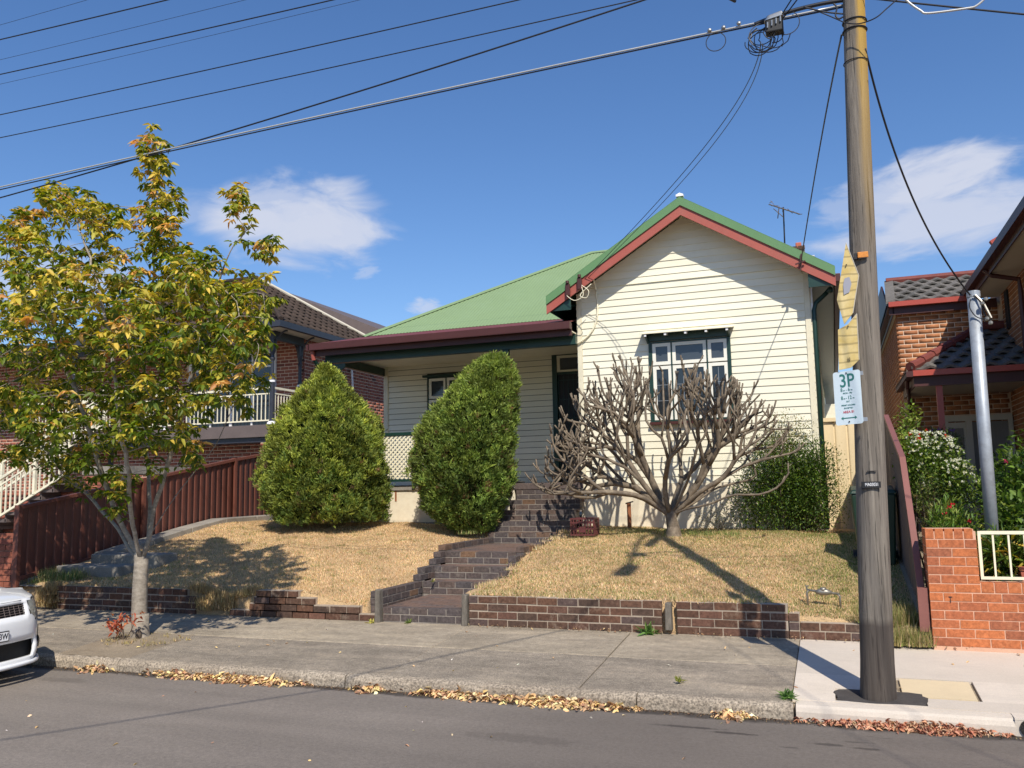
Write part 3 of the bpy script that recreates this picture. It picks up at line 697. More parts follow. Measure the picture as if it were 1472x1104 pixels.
stonepost(-1.715, 9.19, .30, .58, 'narrow grey post set between two stretches of the right brick retaining wall')

gs = thing('garden_steps', 'dark purple brick garden steps with two landings climbing to the porch', 'steps', (-4.6, 9.3, .25))
bs = Bricks(gs, 'brick_purple', limit=300)
bp = Bricks(gs, 'brick_paver', name='paving_brick', limit=140)
core = MB(); core.mi = 0
Hs = .072; GP = .0115
def stepblock(x0, x1, y0, y1, ztop, rise, rows=None, off=0):
    nb = 2 if rise > .12 else 1
    for k in range(nb):                          # riser courses, bricks 110 deep
        z = ztop-Hs-(nb-1-k)*(Hs+GP); x = x0-(.12 if (k+off) % 2 else 0)
        while x < x1-.01:
            a = max(x, x0); c = min(x+.225, x1)
            if c-a > .03: bs.add(((a+c)/2, y0+.055, z+Hs/2), (c-a, .11, Hs), rnd.uniform(-.004, .004))
            x += .225+.011
    core.box((x0+.004, y0+.004, ztop-rise-.02), (x1-.004, y1, ztop-.007))
    y = y0+.121; r = 0
    while y < y1-.04 and rows != 0:
        x = x0-(.12 if r % 2 else 0)
        while x < x1-.01:
            a = max(x, x0); c = min(x+.225, x1); d = min(.105, y1-y)
            if c-a > .03: bp.add(((a+c)/2, y+d/2, ztop-.02), (c-a, d, .04))
            x += .236
        y += .115; r += 1
lowX = (-5.105, -4.085)
stepblock(-5.105, -4.085, 9.2, 10.45, .43, .17)
for y0, y1, zt, o_ in ((10.45, 10.80, .595, 1), (10.80, 11.15, .762, 0), (11.15, 13.0, .93, 1)): stepblock(-5.20, -4.12, y0, y1, zt, .167, off=o_)
for x0, x1, y0, zt, o_ in ((-5.30, -4.15, 13.0, 1.095, 0), (-5.385, -4.0, 13.28, 1.262, 1), (-5.37, -4.0, 13.56, 1.43, 0), (-5.235, -3.985, 13.84, 1.598, 1), (-5.21, -3.985, 14.12, 1.765, 0)):
    stepblock(x0, x1, y0, y0+.30, zt, .167, off=o_)
core.box((-5.36, 13.3, .7), (-4.02, 14.1, 1.0))
# cheek walls: bricks laid along y
def cheek(x, segs, zmin):
    for y0, y1, zt, n in segs:
        for k in range(n):
            z = zt-Hs-k*(Hs+GP); y = y0-(.12 if k % 2 else 0)
            while y < y1-.02:
                a = max(y, y0); c = min(y+.225, y1)
                if c-a > .03: bs.add((x, (a+c)/2, z+Hs/2), (c-a, .11, Hs), math.pi/2+rnd.uniform(-.004, .004))
                y += .236
        core.box((x-.051, y0+.01, zmin), (x+.051, y1-.01, zt-.01))
cheek(-5.255, [(9.26, 10.45, .60, 3), (10.38, 10.72, .685, 1), (10.50, 11.0, .768, 2), (10.86, 11.2, .852, 1), (11.0, 11.5, .935, 2), (11.16, 13.0, 1.02, 2)], .2)
cheek(-4.065, [(10.05, 10.45, .60, 2), (10.45, 10.85, .74, 3), (10.8, 11.2, .90, 3), (11.12, 11.8, 1.0, 2), (11.8, 12.8, 1.01, 1)], .2)
core.build('step_core', 'mortar_step', gs); bs.finish(); bp.finish()

# ================================================================ WEATHERBOARD HOUSE
hs_ = thing('weatherboard_house', 'cream weatherboard cottage with a red trimmed gable and green metal roof', 'house', (-4.5, 16, 1.0))
BP = .1165
def board(x0, x1, z, y=14.15, xt0=None, xt1=None, th=.024, parent=None, axis=0):
    """one lapped board: bottom edge thick, top thin; ends may be raked"""
    h = BP+.012; xt0 = x0 if xt0 is None else xt0; xt1 = x1 if xt1 is None else xt1; b = MB()
    b.hexa([(x0, y-th, z), (x1, y-th, z), (x1, y, z), (x0, y, z)], [(xt0, y-.009, z+h), (xt1, y-.009, z+h), (xt1, y, z+h), (xt0, y, z+h)])
    return b.build('weatherboard', 'board', parent or hs_)
GX, RZ, SL = -2.11, 6.36, .617
def gz(x): return RZ-.05-SL*abs(x-GX)
# wall behind the boards
WX0, WX1 = -4.03, -.205; wb = (-2.76, -1.49, 2.84, 4.18)
b = MB()
b.add([(WX0, 14.155, 1.8), (wb[0], 14.155, 1.8), (wb[0], 14.155, gz(wb[0])), (WX0, 14.155, gz(WX0))], [(0, 1, 2, 3)])
b.add([(wb[1], 14.155, 1.8), (WX1, 14.155, 1.8), (WX1, 14.155, gz(WX1)), (wb[1], 14.155, gz(wb[1]))], [(0, 1, 2, 3)])
b.add([(wb[0], 14.155, 1.8), (wb[1], 14.155, 1.8), (wb[1], 14.155, wb[2]), (wb[0], 14.155, wb[2])], [(0, 1, 2, 3)])
b.add([(wb[0], 14.155, wb[3]), (wb[1], 14.155, wb[3]), (wb[1], 14.155, gz(wb[1])), (GX, 14.155, gz(GX)), (wb[0], 14.155, gz(wb[0]))], [(0, 1, 2, 3, 4)])
b.build('wall_lining', 'trim_cream', hs_)
z = 1.83; k = 0
while z < gz(GX)-.05:
    zt = z+BP+.012; x0, x1 = WX0+.085, WX1-.085; xt0, xt1 = x0, x1
    if gz(x0) < zt: xt0 = GX-(RZ-.05-zt)/SL; x0 = max(x0, GX-(RZ-.05-z)/SL)
    if gz(x1) < zt: xt1 = GX+(RZ-.05-zt)/SL; x1 = min(x1, GX+(RZ-.05-z)/SL)
    if xt1 < xt0: xt0 = xt1 = GX
    th = .036 if abs(z-5.23) < .06 else .024
    if z+.03 > wb[2] and z < wb[3]-.03: board(x0, wb[0], z); board(wb[1], x1, z)
    elif rnd.random() < .45 and x1-x0 > 1.4 and abs(xt1-x1) < .01:
        xj = rnd.uniform(x0+.4, x1-.4); board(x0, xj-.0015, z, th=th); board(xj+.0015, x1, z-.0012, th=th)
    else: board(x0, x1, z, xt0=xt0, xt1=xt1, th=th)
    z += BP; k += 1
part('corner_board', 'trim_cream', hs_, [((WX0, 14.118, 1.75), (WX0+.083, 14.154, gz(WX0)))], bevel=.003)
part('corner_board', 'trim_cream', hs_, [((WX1-.083, 14.118, 1.75), (WX1, 14.154, gz(WX1)))], bevel=.003)
# rendered base
part('foundation', 'plaster', hs_, [((WX0-.01, 14.13, .7), (WX1+.01, 14.16, 1.83))])
# side walls of the gable wing
z = 1.83
while z < 4.98:
    for (xx, sgn) in ((WX1, 1), (WX0, -1)):
        b = MB(); h = BP+.012; y0, y1 = 14.16, (40.0 if sgn > 0 else 16.2)
        b.hexa([(xx, y0, z), (xx+sgn*.022, y0, z), (xx+sgn*.022, y1, z), (xx, y1, z)] , [(xx, y0, z+h), (xx+sgn*.008, y0, z+h), (xx+sgn*.008, y1, z+h), (xx, y1, z+h)]); b.build('weatherboard', 'board', hs_)
    z += BP
part('wall_lining', 'plaster', hs_, [((WX1-.1, 14.16, .7), (WX1, 40, 1.83)), ((WX1-.1, 14.16, 1.83), (WX1-.002, 40, 5.1)), ((WX0+.002, 14.16, 1.8), (WX0+.1, 16.4, 5.1))])
part('corner_board', 'white', hs_, [((WX1+.001, 14.162, 1.2), (WX1+.04, 14.24, 5.0))])
part('rear_extension', 'board', hs_, [((-.2, 30.0, 1.0), (.40, 36, 4.35))])
# ---- front window
wt = 14.10
def window(parent, x0, x1, z0, z1, y, cols, trans, frame='sash_white', jamb='green_trim', depth=.06, lead=True):
    w = MB(); j = .026
    w.box((x0, y, z0), (x0+j, y+depth, z1)); w.box((x1-j, y, z0), (x1, y+depth, z1)); w.box((x0+j, y, z1-j), (x1-j, y+depth, z1)); w.box((x0+j, y, z0), (x1-j, y+depth, z0+.03))
    win = w.build('window', jamb, parent)
    inner = x1-x0-2*j-.022*(len(cols)-1); xs_ = x0+j
    for i, c in enumerate(cols):
        wd = inner*c/sum(cols); xe = xs_+wd
        if i < len(cols)-1: part('mullion', jamb, win, [((xe, y-.004, z0+.03), (xe+.022, y+depth, z1-j))])
        for (a, c2, st) in ((z0+.032, trans-.012, 0), (trans+.008, z1-j-.002, 1)):
            f = .055
            part('sash', frame, win, [((xs_, y+.008, a), (xs_+f, y+.045, c2)), ((xe-f, y+.008, a), (xe, y+.045, c2)), ((xs_+f, y+.008, c2-f), (xe-f, y+.045, c2)), ((xs_+f, y+.008, a), (xe-f, y+.045, a+f))])
            part('pane', 'glass_blue' if st else 'glass', win, [((xs_+f-.002, y+.026, a+f-.002), (xe-f+.002, y+.031, c2-f+.002))])
            if lead and not st:
                lb = MB(); gx0, gx1, gz0, gz1 = xs_+f, xe-f, a+f, c2-f; nx = max(2, round((gx1-gx0)/.1)); nz = round((gz1-gz0)/.24)
                for q in range(1, nx): X_ = gx0+(gx1-gx0)*q/nx; lb.box((X_-.003, y+.021, gz0), (X_+.003, y+.0255, gz1))
                for q in range(1, nz): Z_ = gz0+(gz1-gz0)*q/nz; lb.box((gx0, y+.0205, Z_-.003), (gx1, y+.0252, Z_+.003))
                lb.build('leadlight_bars', 'galv', win)
        xs_ = xe+.022
    return win
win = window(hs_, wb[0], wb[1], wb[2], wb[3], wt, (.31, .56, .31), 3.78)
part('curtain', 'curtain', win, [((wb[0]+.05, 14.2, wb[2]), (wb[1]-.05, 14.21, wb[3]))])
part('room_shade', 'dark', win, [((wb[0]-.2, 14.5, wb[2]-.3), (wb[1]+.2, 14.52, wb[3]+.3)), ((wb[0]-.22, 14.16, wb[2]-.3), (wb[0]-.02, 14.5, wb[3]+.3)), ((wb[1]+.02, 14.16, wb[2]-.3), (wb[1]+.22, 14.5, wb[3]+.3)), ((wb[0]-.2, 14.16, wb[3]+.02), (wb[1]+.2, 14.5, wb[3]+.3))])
part('sill', 'maroon', win, [((wb[0]-.05, 14.04, wb[2]-.045), (wb[1]+.05, 14.15, wb[2]-.002))])
for xx in (wb[0]-.001, wb[1]+.001):
    s_ = -1 if xx < -2 else 1
    part('architrave', 'green_trim', win, [((xx, 14.095, wb[2]), (xx+s_*.032, 14.15, wb[3]+.05))])
hood = MB(); hz = 4.40
hood.hexa([(-2.90, 13.86, 4.285), (-1.39, 13.86, 4.285), (-1.39, 14.13, 4.335), (-2.90, 14.13, 4.335)], [(-2.90, 13.86, 4.296), (-1.39, 13.86, 4.296), (-1.39, 14.13, 4.346), (-2.90, 14.13, 4.346)])
hd = hood.build('window_hood', 'trim_cream', hs_)
part('hood_lining', 'green_trim', hd, [((-2.80, 14.06, 4.19), (-1.47, 14.12, 4.33))])
for i in range(5):
    x = -2.80+i*.33; b = MB(); b.prism([(x-.016, 13.89, 4.25), (x-.016, 14.12, 4.16 if i in (0, 4) else 4.27), (x-.016, 14.12, 4.33), (x-.016, 13.89, 4.285)], (.032, 0, 0)); b.build('hood_bracket', 'white' if 0 < i < 4 else 'green_trim', hd)
    part('bracket_end', 'white', hd, [((x-.018, 13.875, 4.245), (x+.018, 13.89, 4.282))])
# ---- gable roof
def corr(name, xs_or_ys, fn0, fn1, mat, parent, pitch=.076, amp=.009, along='y', nrm=(0, 0, 1), lab=None):
    """corrugated sheet: fn0/fn1 give the lower and upper end point for a position; waves lift along nrm"""
    a, c = xs_or_ys; n = int((c-a)/(pitch/6)); t = np.linspace(a, c, n+1); w = np.cos((t-a)*2*np.pi/pitch)*amp
    p0 = np.array([fn0(q) for q in t])+w[:, None]*np.array(nrm); p1 = np.array([fn1(q) for q in t])+w[:, None]*np.array(nrm)
    V = np.stack([p0, p1], 1).reshape(-1, 3); i = np.arange(n)*2; Fs = np.stack([i, i+2, i+3, i+1], -1)
    o = mesh_np(name, V, Fs, mat, parent, smooth=True)
    return o
RT = 6.475
for sgn, xe in ((-1, -4.45), (1, .19)):
    fnl = lambda q, xe=xe: (xe, q, RT-SL*abs(xe-GX)); fnr = lambda q: (GX, q, RT)
    nn = Vector((sgn*SL, 0, 1)).normalized()
    # waves run down the slope, so height varies along y
    if sgn < 0: corr('roof_sheet', (13.74, 23.0), fnr, fnl, 'green_roof', hs_, nrm=tuple(nn))
    else: corr('roof_sheet', (13.74, 38.0), fnl, fnr, 'green_roof', hs_, nrm=tuple(nn))
    # barge board, cap flashing, soffit
    def bar(zoff0, zoff1, y0, y1, name, mat, xe2=xe, x_in=GX):
        b = MB(); zi = RZ-SL*abs(x_in-GX); ze = RZ-SL*abs(xe2-GX)
        b.prism([(x_in, y0, zi+zoff0), (xe2, y0, ze+zoff0), (xe2, y0, ze+zoff1), (x_in, y0, zi+zoff1)], (0, y1-y0, 0)); return b.build(name, mat, hs_)
    bar(-.175, -.012, 13.725, 13.755, 'barge_board', 'barge_red')
    bar(-.014, .128, 13.70, 13.726, 'barge_cap', 'green_cap')
    bar(.126, .134, 13.70, 13.86, 'barge_cap', 'green_cap')
    bar(.045, .06, 13.756, 14.16, 'soffit_lining', 'soffit')
    bar(-.02, .04, 14.10, 14.15, 'wall_plate', 'trim_cream', xe2=(WX0 if sgn < 0 else WX1))
part('roof_underside', 'green_trim', hs_, [((-4.42, 14.16, 4.93), (WX0-.001, 23, 4.95)), ((WX1+.03, 14.16, 4.93), (.16, 38, 4.95))])
part('eave_fascia', 'green_trim', hs_, [((-4.44, 13.76, 4.80), (-4.42, 23, 5.0))])
part('eave_gutter', 'maroon', hs_, [((.17, 13.76, 4.84), (.26, 38, 4.97))], bevel=.01)
b = MB(); b.prism([(-4.42, 13.76, 4.79), (WX0, 13.76, 4.79), (WX0, 13.76, 5.05)], (0, .03, 0)); b.prism([(WX1, 13.76, 4.79), (.16, 13.76, 4.79), (WX1, 13.76, 5.02)], (0, .03, 0)); b.build('eave_box', 'green_trim', hs_)
b = MB(); b.tube([(GX, 13.72, RT+.01), (GX, 23, RT+.01)], .028, 10); b.build('ridge_cap', 'green_cap', hs_, smooth=True)
b = MB(); b.box((GX-.06, 13.70, 6.495), (GX+.06, 13.80, 6.53)); b.add([(GX-.05, 13.7, 6.53), (GX+.05, 13.7, 6.53), (GX, 13.72, 6.56), (GX, 13.8, 6.55)], [(0, 1, 2), (1, 3, 2), (0, 2, 3)]); b.build('ridge_end', 'white', hs_)
# downpipe by the right corner
b = MB(); b.tube([(.12, 14.26, 4.86), (.05, 14.24, 4.78), (-.12, 14.19, 4.62), (-.155, 14.17, 4.5), (-.155, 14.16, 1.1)], .037, 10); b.build('downpipe', 'green_trim', hs_, smooth=True)
b = MB(); b.lathe((.10, 14.10, 4.74), [(.02, 0), (.05, .02), (.05, .05), (.02, .09)], 10); b.build('rain_head', 'green_trim', hs_, smooth=True)
# ---- main hipped roof
MX0, MY0, MZ0, MS, MT = -9.36, 16.0, 5.11, .6, 4.05; MX1 = .25; RIDZ = MZ0+MS*MT
nf = Vector((0, -MS, 1)).normalized()
def topf(x):
    t = min(x-MX0, MX1-x, MT); t = max(t, .001); return (x, MY0+t, MZ0+MS*t)
corr('roof_sheet', (MX0, MX1), lambda x: (x, MY0, MZ0), topf, 'green_roof', hs_, nrm=tuple(nf), amp=.0035)
b = MB()
A = [(MX0, MY0, MZ0), (MX1, MY0, MZ0), (MX1, MY0+2*MT, MZ0), (MX0, MY0+2*MT, MZ0)]; R1 = (MX0+MT, MY0+MT, RIDZ); R2 = (MX1-MT, MY0+MT, RIDZ)
b.add([A[0], A[3], R1], [(0, 2, 1)]); b.add([A[1], A[2], R2], [(0, 1, 2)]); b.add([A[2], A[3], R1, R2], [(0, 1, 2, 3)]); b.build('rear_roof_sheet', 'green_roof', hs_)
def capstrip(p, q, w=.12, side=Vector((1, 0, 0)), mat='green_roof'):
    p = Vector(p); q = Vector(q); b = MB(); d = (q-p).normalized()
    for n_ in side if isinstance(side, list) else [side]:
        s = d.cross(n_).normalized()
        if s.dot(Vector((1, -.2, 0))) < 0 and len(side) == 2 and n_ is side[0]: pass
        o_ = n_*.02; b.prism([p+o_, q+o_, q+o_+s*w, p+o_+s*w], n_*.006)
    return b.build('ridge_cap', mat, hs_)
nl = Vector((-MS, 0, 1)).normalized()
p0, p1 = Vector(A[0]), Vector(R1)
b = MB(); d = (p1-p0).normalized(); s = nf.cross(d)*-1; s = s if s.x > 0 else -s
e0 = .022; b.prism([p0+nf*e0, p1+nf*e0, p1+nf*(e0-.006)+s*.13, p0+nf*(e0-.006)+s*.13], nf*.006)
s2 = nl.cross(d); s2 = s2 if s2.y > 0 else -s2; b.prism([p0+nl*e0, p1+nl*e0, p1+nl*e0+s2*.13, p0+nl*e0+s2*.13], nl*.006)
r2 = Vector(R2); dn = Vector((0, -1, -MS)).normalized()
b.prism([p1+nf*e0, r2+nf*e0, r2+nf*(e0-.006)+dn*.13, p1+nf*(e0-.006)+dn*.13], nf*.006)
b.build('ridge_cap', 'green_roof', hs_)
b = MB(); b.box((MX0, MY0-.004, MZ0-.14), (WX0, MY0+.02, MZ0-.005)); b.box((MX0-.02, MY0, MZ0-.14), (MX0, MY0+8, MZ0-.01)); b.build('roof_fascia', 'maroon', hs_)
part('rear_wall', 'board', hs_, [((-8.97, 16.2, 1.2), (-8.85, 24, MZ0)), ((-8.97, 23.9, 1.2), (-.2, 24, MZ0))])
# ---- veranda
VX0, VX1 = -9.12, -4.06
corr('veranda_sheet', (VX0, VX1), lambda x: (x, 13.76, 4.585), lambda x: (x, 16.02, 5.10), 'maroon_roof', hs_, nrm=(0, -.2, .98), amp=.009)
part('gutter', 'maroon', hs_, [((VX0-.06, 13.66, 4.46), (VX1+.03, 13.675, 4.575)), ((VX0-.06, 13.66, 4.452), (VX1+.03, 13.775, 4.462)), ((VX0-.06, 13.675, 4.565), (VX1+.03, 13.69, 4.58)), ((VX0-.06, 13.66, 4.46), (VX0-.045, 13.775, 4.575)), ((VX1+.015, 13.675, 4.46), (VX1+.03, 13.775, 4.575))])
part('gutter', 'maroon', hs_, [((VX0-.13, 13.70, 4.46), (VX0-.02, 16, 4.575))])
part('fascia', 'maroon', hs_, [((VX0, 13.778, 4.35), (VX1+.03, 13.80, 4.56))])
part('veranda_beam', 'green_trim', hs_, [((VX0+.1, 14.0, 4.235), (VX1+.03, 14.12, 4.40)), ((VX0+.1, 14.12, 4.235), (VX0+.2, 16.2, 4.40))])
part('ceiling', 'trim_cream', hs_, [((VX0+.02, 13.80, 4.42), (VX1+.02, 16.2, 4.44))])
for x in (-8.97, -5.33): part('veranda_post', 'green_trim', hs_, [((x-.055, 14.01, 1.88), (x+.055, 14.11, 4.234))], bevel=.008)
b = MB(); b.prism([(-9.2, 14.03, 4.22), (-8.6, 14.03, 4.22), (-8.6, 14.03, 4.16), (-8.9, 14.03, 3.95), (-9.2, 14.03, 4.1)], (0, .05, 0)); b.build('post_bracket', 'green_trim', hs_)
b = MB(); b.tube([(-9.14, 13.74, 4.45), (-9.13, 13.78, 4.28)], .04, 10); b.build('downpipe_head', 'barge_red', hs_); b = MB(); b.tube([(-9.13, 13.8, 4.28), (-9.1, 13.98, 4.1), (-9.1, 13.98, 1.2)], .04, 10); b.build('downpipe', 'green_trim', hs_)
z = 1.9
while z < 4.40:
    hb = BP+.0
    segs = [(-8.85, -7.93), (-6.35, -5.15)] if 2.52 < z < 4.2 else [(-8.85, -5.15)]
    if z > 4.42: segs = [(-8.85, -4.06)]
    for a, c in segs:
        b = MB(); h = BP-.010; y = 16.2; b.hexa([(a, y-.024, z), (c, y-.024, z), (c, y, z), (a, y, z)], [(a, y-.012, z+h), (c, y-.012, z+h), (c, y, z+h), (a, y, z+h)]); b.build('weatherboard', 'board', hs_)
    z += BP
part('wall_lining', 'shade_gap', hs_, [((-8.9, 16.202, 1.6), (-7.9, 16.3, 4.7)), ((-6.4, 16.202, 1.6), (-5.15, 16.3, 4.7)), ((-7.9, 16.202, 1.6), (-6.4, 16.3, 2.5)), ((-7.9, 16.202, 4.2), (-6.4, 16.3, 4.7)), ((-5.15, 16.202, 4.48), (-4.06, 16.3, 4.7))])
part('corner_board', 'trim_cream', hs_, [((-8.94, 16.16, 1.7), (-8.85, 16.2, 4.42))])
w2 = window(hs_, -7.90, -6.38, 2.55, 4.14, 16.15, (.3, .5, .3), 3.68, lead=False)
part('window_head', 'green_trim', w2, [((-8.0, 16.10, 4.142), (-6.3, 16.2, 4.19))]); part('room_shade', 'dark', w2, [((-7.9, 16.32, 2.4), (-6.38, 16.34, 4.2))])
door = part('door_frame', 'green_trim', hs_, [((-5.15, 16.14, 1.88), (-5.05, 16.22, 4.48)), ((-4.2, 16.14, 1.88), (-4.1, 16.22, 4.48)), ((-5.05, 16.14, 4.40), (-4.2, 16.22, 4.48)), ((-5.05, 16.15, 4.02), (-4.2, 16.21, 4.07))])
part('fanlight', 'glass_blue', door, [((-5.05, 16.17, 4.07), (-4.2, 16.175, 4.40))]); part('fanlight_sash', 'trim_cream', door, [((-5.05, 16.155, 4.07), (-4.99, 16.19, 4.40)), ((-5.0, 16.155, 4.35), (-4.2, 16.19, 4.40)), ((-5.0, 16.155, 4.07), (-4.2, 16.19, 4.11))])
part('door_leaf', 'dark', door, [((-5.04, 16.19, 1.88), (-4.2, 16.21, 4.02))])
b = MB()
for i in range(9): b.box((-5.03+i*.1, 16.165, 1.92), (-5.022+i*.1, 16.172, 4.0))
for i in range(6): b.box((-5.04, 16.164, 2.0+i*.38), (-4.2, 16.171, 2.012+i*.38))
b.build('screen_grille', 'green_trim', door)
# porch slab, its rendered front, rail and lattice
part('porch_floor', 'concrete_grey', hs_, [((-9.03, 14.12, 1.80), (-5.22, 16.3, 1.88)), ((-5.22, 14.16, 1.78), (-4.0, 16.3, 1.879))])
part('porch_edge', 'brick_paver', hs_, [((-5.24, 14.115, 1.77), (-3.99, 14.26, 1.882))], bevel=.012)
part('porch_base', 'plaster', hs_, [((-9.0, 14.15, .9), (-5.25, 14.25, 1.80))])
part('porch_footing', 'concrete_grey', hs_, [((-9.04, 14.11, .9), (-5.25, 14.15, 1.22))])
part('rust_stain_pipe', 'rust', hs_, [((-7.60, 14.143, 1.60), (-7.565, 14.149, 1.80))])
lt = part('balustrade', 'green_trim', hs_, [((-8.91, 14.03, 2.80), (-5.39, 14.10, 2.855)), ((-8.91, 14.04, 1.955), (-5.39, 14.09, 2.0)), ((-7.2, 14.045, 1.88), (-7.14, 14.09, 1.955)), ((-7.72, 14.045, 1.88), (-7.68, 14.09, 1.955))])
def lattice(x0, x1, z0, z1, y):
    n = 0
    for dr, yy in ((1, y), (-1, y+.012)):
        c = x0-(z1-z0)
        while c < x1+(z1-z0):
            # centre line x = c + dr*(z-z0) (or reversed)
            za, zb = z0, z1; xa = c if dr > 0 else c+(z1-z0); xb = xa+dr*(z1-z0)
            ts = [0, 1]
            def clipx(xl, lo):
                t = (xl-xa)/(xb-xa); return t
            t0, t1 = 0.0, 1.0
            tA, tB = (x0-xa)/(xb-xa), (x1-xa)/(xb-xa); lo, hi = min(tA, tB), max(tA, tB); t0, t1 = max(0, lo), min(1, hi)
            if t1-t0 > .04:
                pa = (xa+(xb-xa)*t0, yy, za+(zb-za)*t0); pb = (xa+(xb-xa)*t1, yy, za+(zb-za)*t1)
                b = MB(); b.beam(pa, pb, .010, .030, up=(0, 0, 1) if False else (dr*-1, 0, 1)); b.build('lattice_slat', 'rail_cream', lt); n += 1
            c += .088
    return n
lattice(-8.9, -5.40, 2.003, 2.797, 14.05)
# chimney and power fittings
ch = MB(); b = Bricks(hs_, 'brick_old', name='chimney_brick', limit=60)
part('chimney', 'mortar_dark', hs_, [((-.56, 19.02, 6.0), (-.32, 19.3, 6.82))]); b.wall((-.57, 19.01, 6.0), (1, 0), .26, .84, D=.03, nrm=(0, -1)); b.finish()
part('chimney_pot', 'terracotta', hs_, [((-.5, 19.05, 6.82), (-.38, 19.2, 6.95))], bevel=.02)
part('flue_cowl', 'galv', hs_, [((-.27, 18.9, 6.35), (-.12, 19.0, 6.60))], bevel=.02)
for (px, py) in ((834, 408), (817, 417)):
    q = P(px, py, 13.70); b = MB(); b.box((q[0]-.04, q[1]-.05, q[2]-.10), (q[0]+.035, q[1]+.005, q[2]+.10)); b.tube([(q[0], q[1]-.05, q[2]+.1), (q[0], q[1]-.05, q[2]+.15)], .03, 8); b.build('power_bracket', 'maroon', hs_, bevel=.006)
def loop(pts, r, mat, parent, name):
    b = MB(); pts = [Vector(p) for p in pts]; out = []
    for i in range(len(pts)-1):
        p0, p1, p2, p3 = pts[max(i-1, 0)], pts[i], pts[i+1], pts[min(i+2, len(pts)-1)]
        for t in np.linspace(0, 1, 7)[:-1]:
            out.append(.5*((2*p1)+(p2-p0)*t+(2*p0-5*p1+4*p2-p3)*t*t+(3*p1-p0-3*p2+p3)*t**3))
    out.append(pts[-1]); b.tube(out, r, 6); return b.build(name, mat, parent, smooth=True)
loop([P(836, 412, 13.66), P(838, 425, 13.66), P(826, 432, 13.66), P(814, 424, 13.66), P(815, 418, 13.66)], .007, 'rail_cream', hs_, 'fitting_cable')
loop([P(836, 410, 13.66), P(846, 418, 13.64), P(843, 428, 13.66), P(834, 424, 13.66), P(850, 408, 13.7)], .007, 'rail_cream', hs_, 'fitting_cable')
loop([P(857, 418, 14.11), P(859, 445, 14.11), P(855, 468, 14.11), P(845, 483, 14.10), P(833, 492, 14.08), P(829, 494, 14.1)], .016, 'rail_cream', hs_, 'conduit')
loop([P(848, 405, 13.8), P(853, 402, 14.0), P(857, 418, 14.11)], .014, 'rail_cream', hs_, 'conduit')

# ================================================================ CREAM SIDE FENCE, MAROON RIGHT FENCE, BROWN LEFT FENCE
def ribsheet(name, p0, p1, z0a, z0b, z1a, z1b, mat, parent, pitch=.10, depth=.03, nrm=(0, -1, 0), lab=None, flatf=.55):
    """folded metal fence sheet standing between p0 and p1 (xy); z bottom/top at each end"""
    p0 = np.array(p0, float); p1 = np.array(p1, float); Lx = np.linalg.norm(p1-p0); u = (p1-p0)/Lx; n = np.array(nrm[:2], float); ts = []; off = []
    t = 0
    prof = ((0, 0), (.76, 0), (.80, 1), (.92, 1), (.97, 0)) if flatf > .59 else ((0, 0), (flatf*.8, 0), (flatf, 1), (.92, 1))
    while t < Lx:
        for f, d in prof:
            ts.append(t+f*pitch); off.append(d*depth)
        t += pitch
    ts = np.clip(np.array(ts+[Lx]), 0, Lx); off = np.array(off+[0]); fr = ts/Lx
    xy = p0[None]+u[None]*ts[:, None]-n[None]*off[:, None]
    lo = z0a+(z0b-z0a)*fr; hi = z1a+(z1b-z1a)*fr
    V = np.stack([np.c_[xy, lo], np.c_[xy, hi]], 1).reshape(-1, 3); i = np.arange(len(ts)-1)*2
    o = mesh_np(name, V, np.stack([i, i+2, i+3, i+1], -1), mat, parent); setp(o, label=lab); return o
cf = thing('side_fence', 'tall cream metal fence closing the gap right of the cottage', 'fence', (.2, 14.6, 1.0))
ribsheet('fence_sheet', (-.13, 14.62), (.74, 14.62), 1.0, 1.0, 2.77, 2.77, 'cream_sheet', cf, pitch=.19, depth=.025, flatf=.6)
part('top_rail', 'cream_sheet', cf, [((-.13, 14.58, 2.76), (.74, 14.66, 2.82))]); part('post', 'cream_sheet', cf, [((.70, 14.57, 1.0), (.76, 14.66, 2.84))])
rf = thing('boundary_fence', 'dark ribbed metal fence with a rose capping that rakes down beside the brick wall', 'fence', (.7, 12, 1.0))
FX = .70
pts = [(9.10, .70, .48), (9.40, 1.15, .5), (10.25, 2.06, .6), (12.7, 2.70, .8), (19.0, 2.86, 1.0)]
for (ya, za, ba), (yb, zb, bb) in zip(pts[:-1], pts[1:]):
    ribsheet('fence_sheet', (FX, ya), (FX, yb), ba, bb, za-.02, zb-.02, 'grey_sheet', rf, pitch=.16, depth=.035, nrm=(-1, 0, 0))
    b = MB(); b.hexa([(FX-.03, ya, za-.05), (FX+.03, ya, za-.05), (FX+.03, yb, zb-.05), (FX-.03, yb, zb-.05)], [(FX-.03, ya, za), (FX+.03, ya, za), (FX+.03, yb, zb), (FX-.03, yb, zb)]); b.build('capping', 'rose_sheet', rf)
part('end_post', 'rose_sheet', rf, [((FX-.04, 9.03, .4), (FX+.05, 9.10, .80))])
lf = thing('boundary_fence', 'reddish brown ribbed metal fence left of the lawn climbing to the hedge', 'fence', (-11, 12, 1))
seg = [(9.17, .62, 1.68), (11.53, .93, 2.08), (13.9, 1.20, 2.48), (16.2, 1.28, 2.80)]
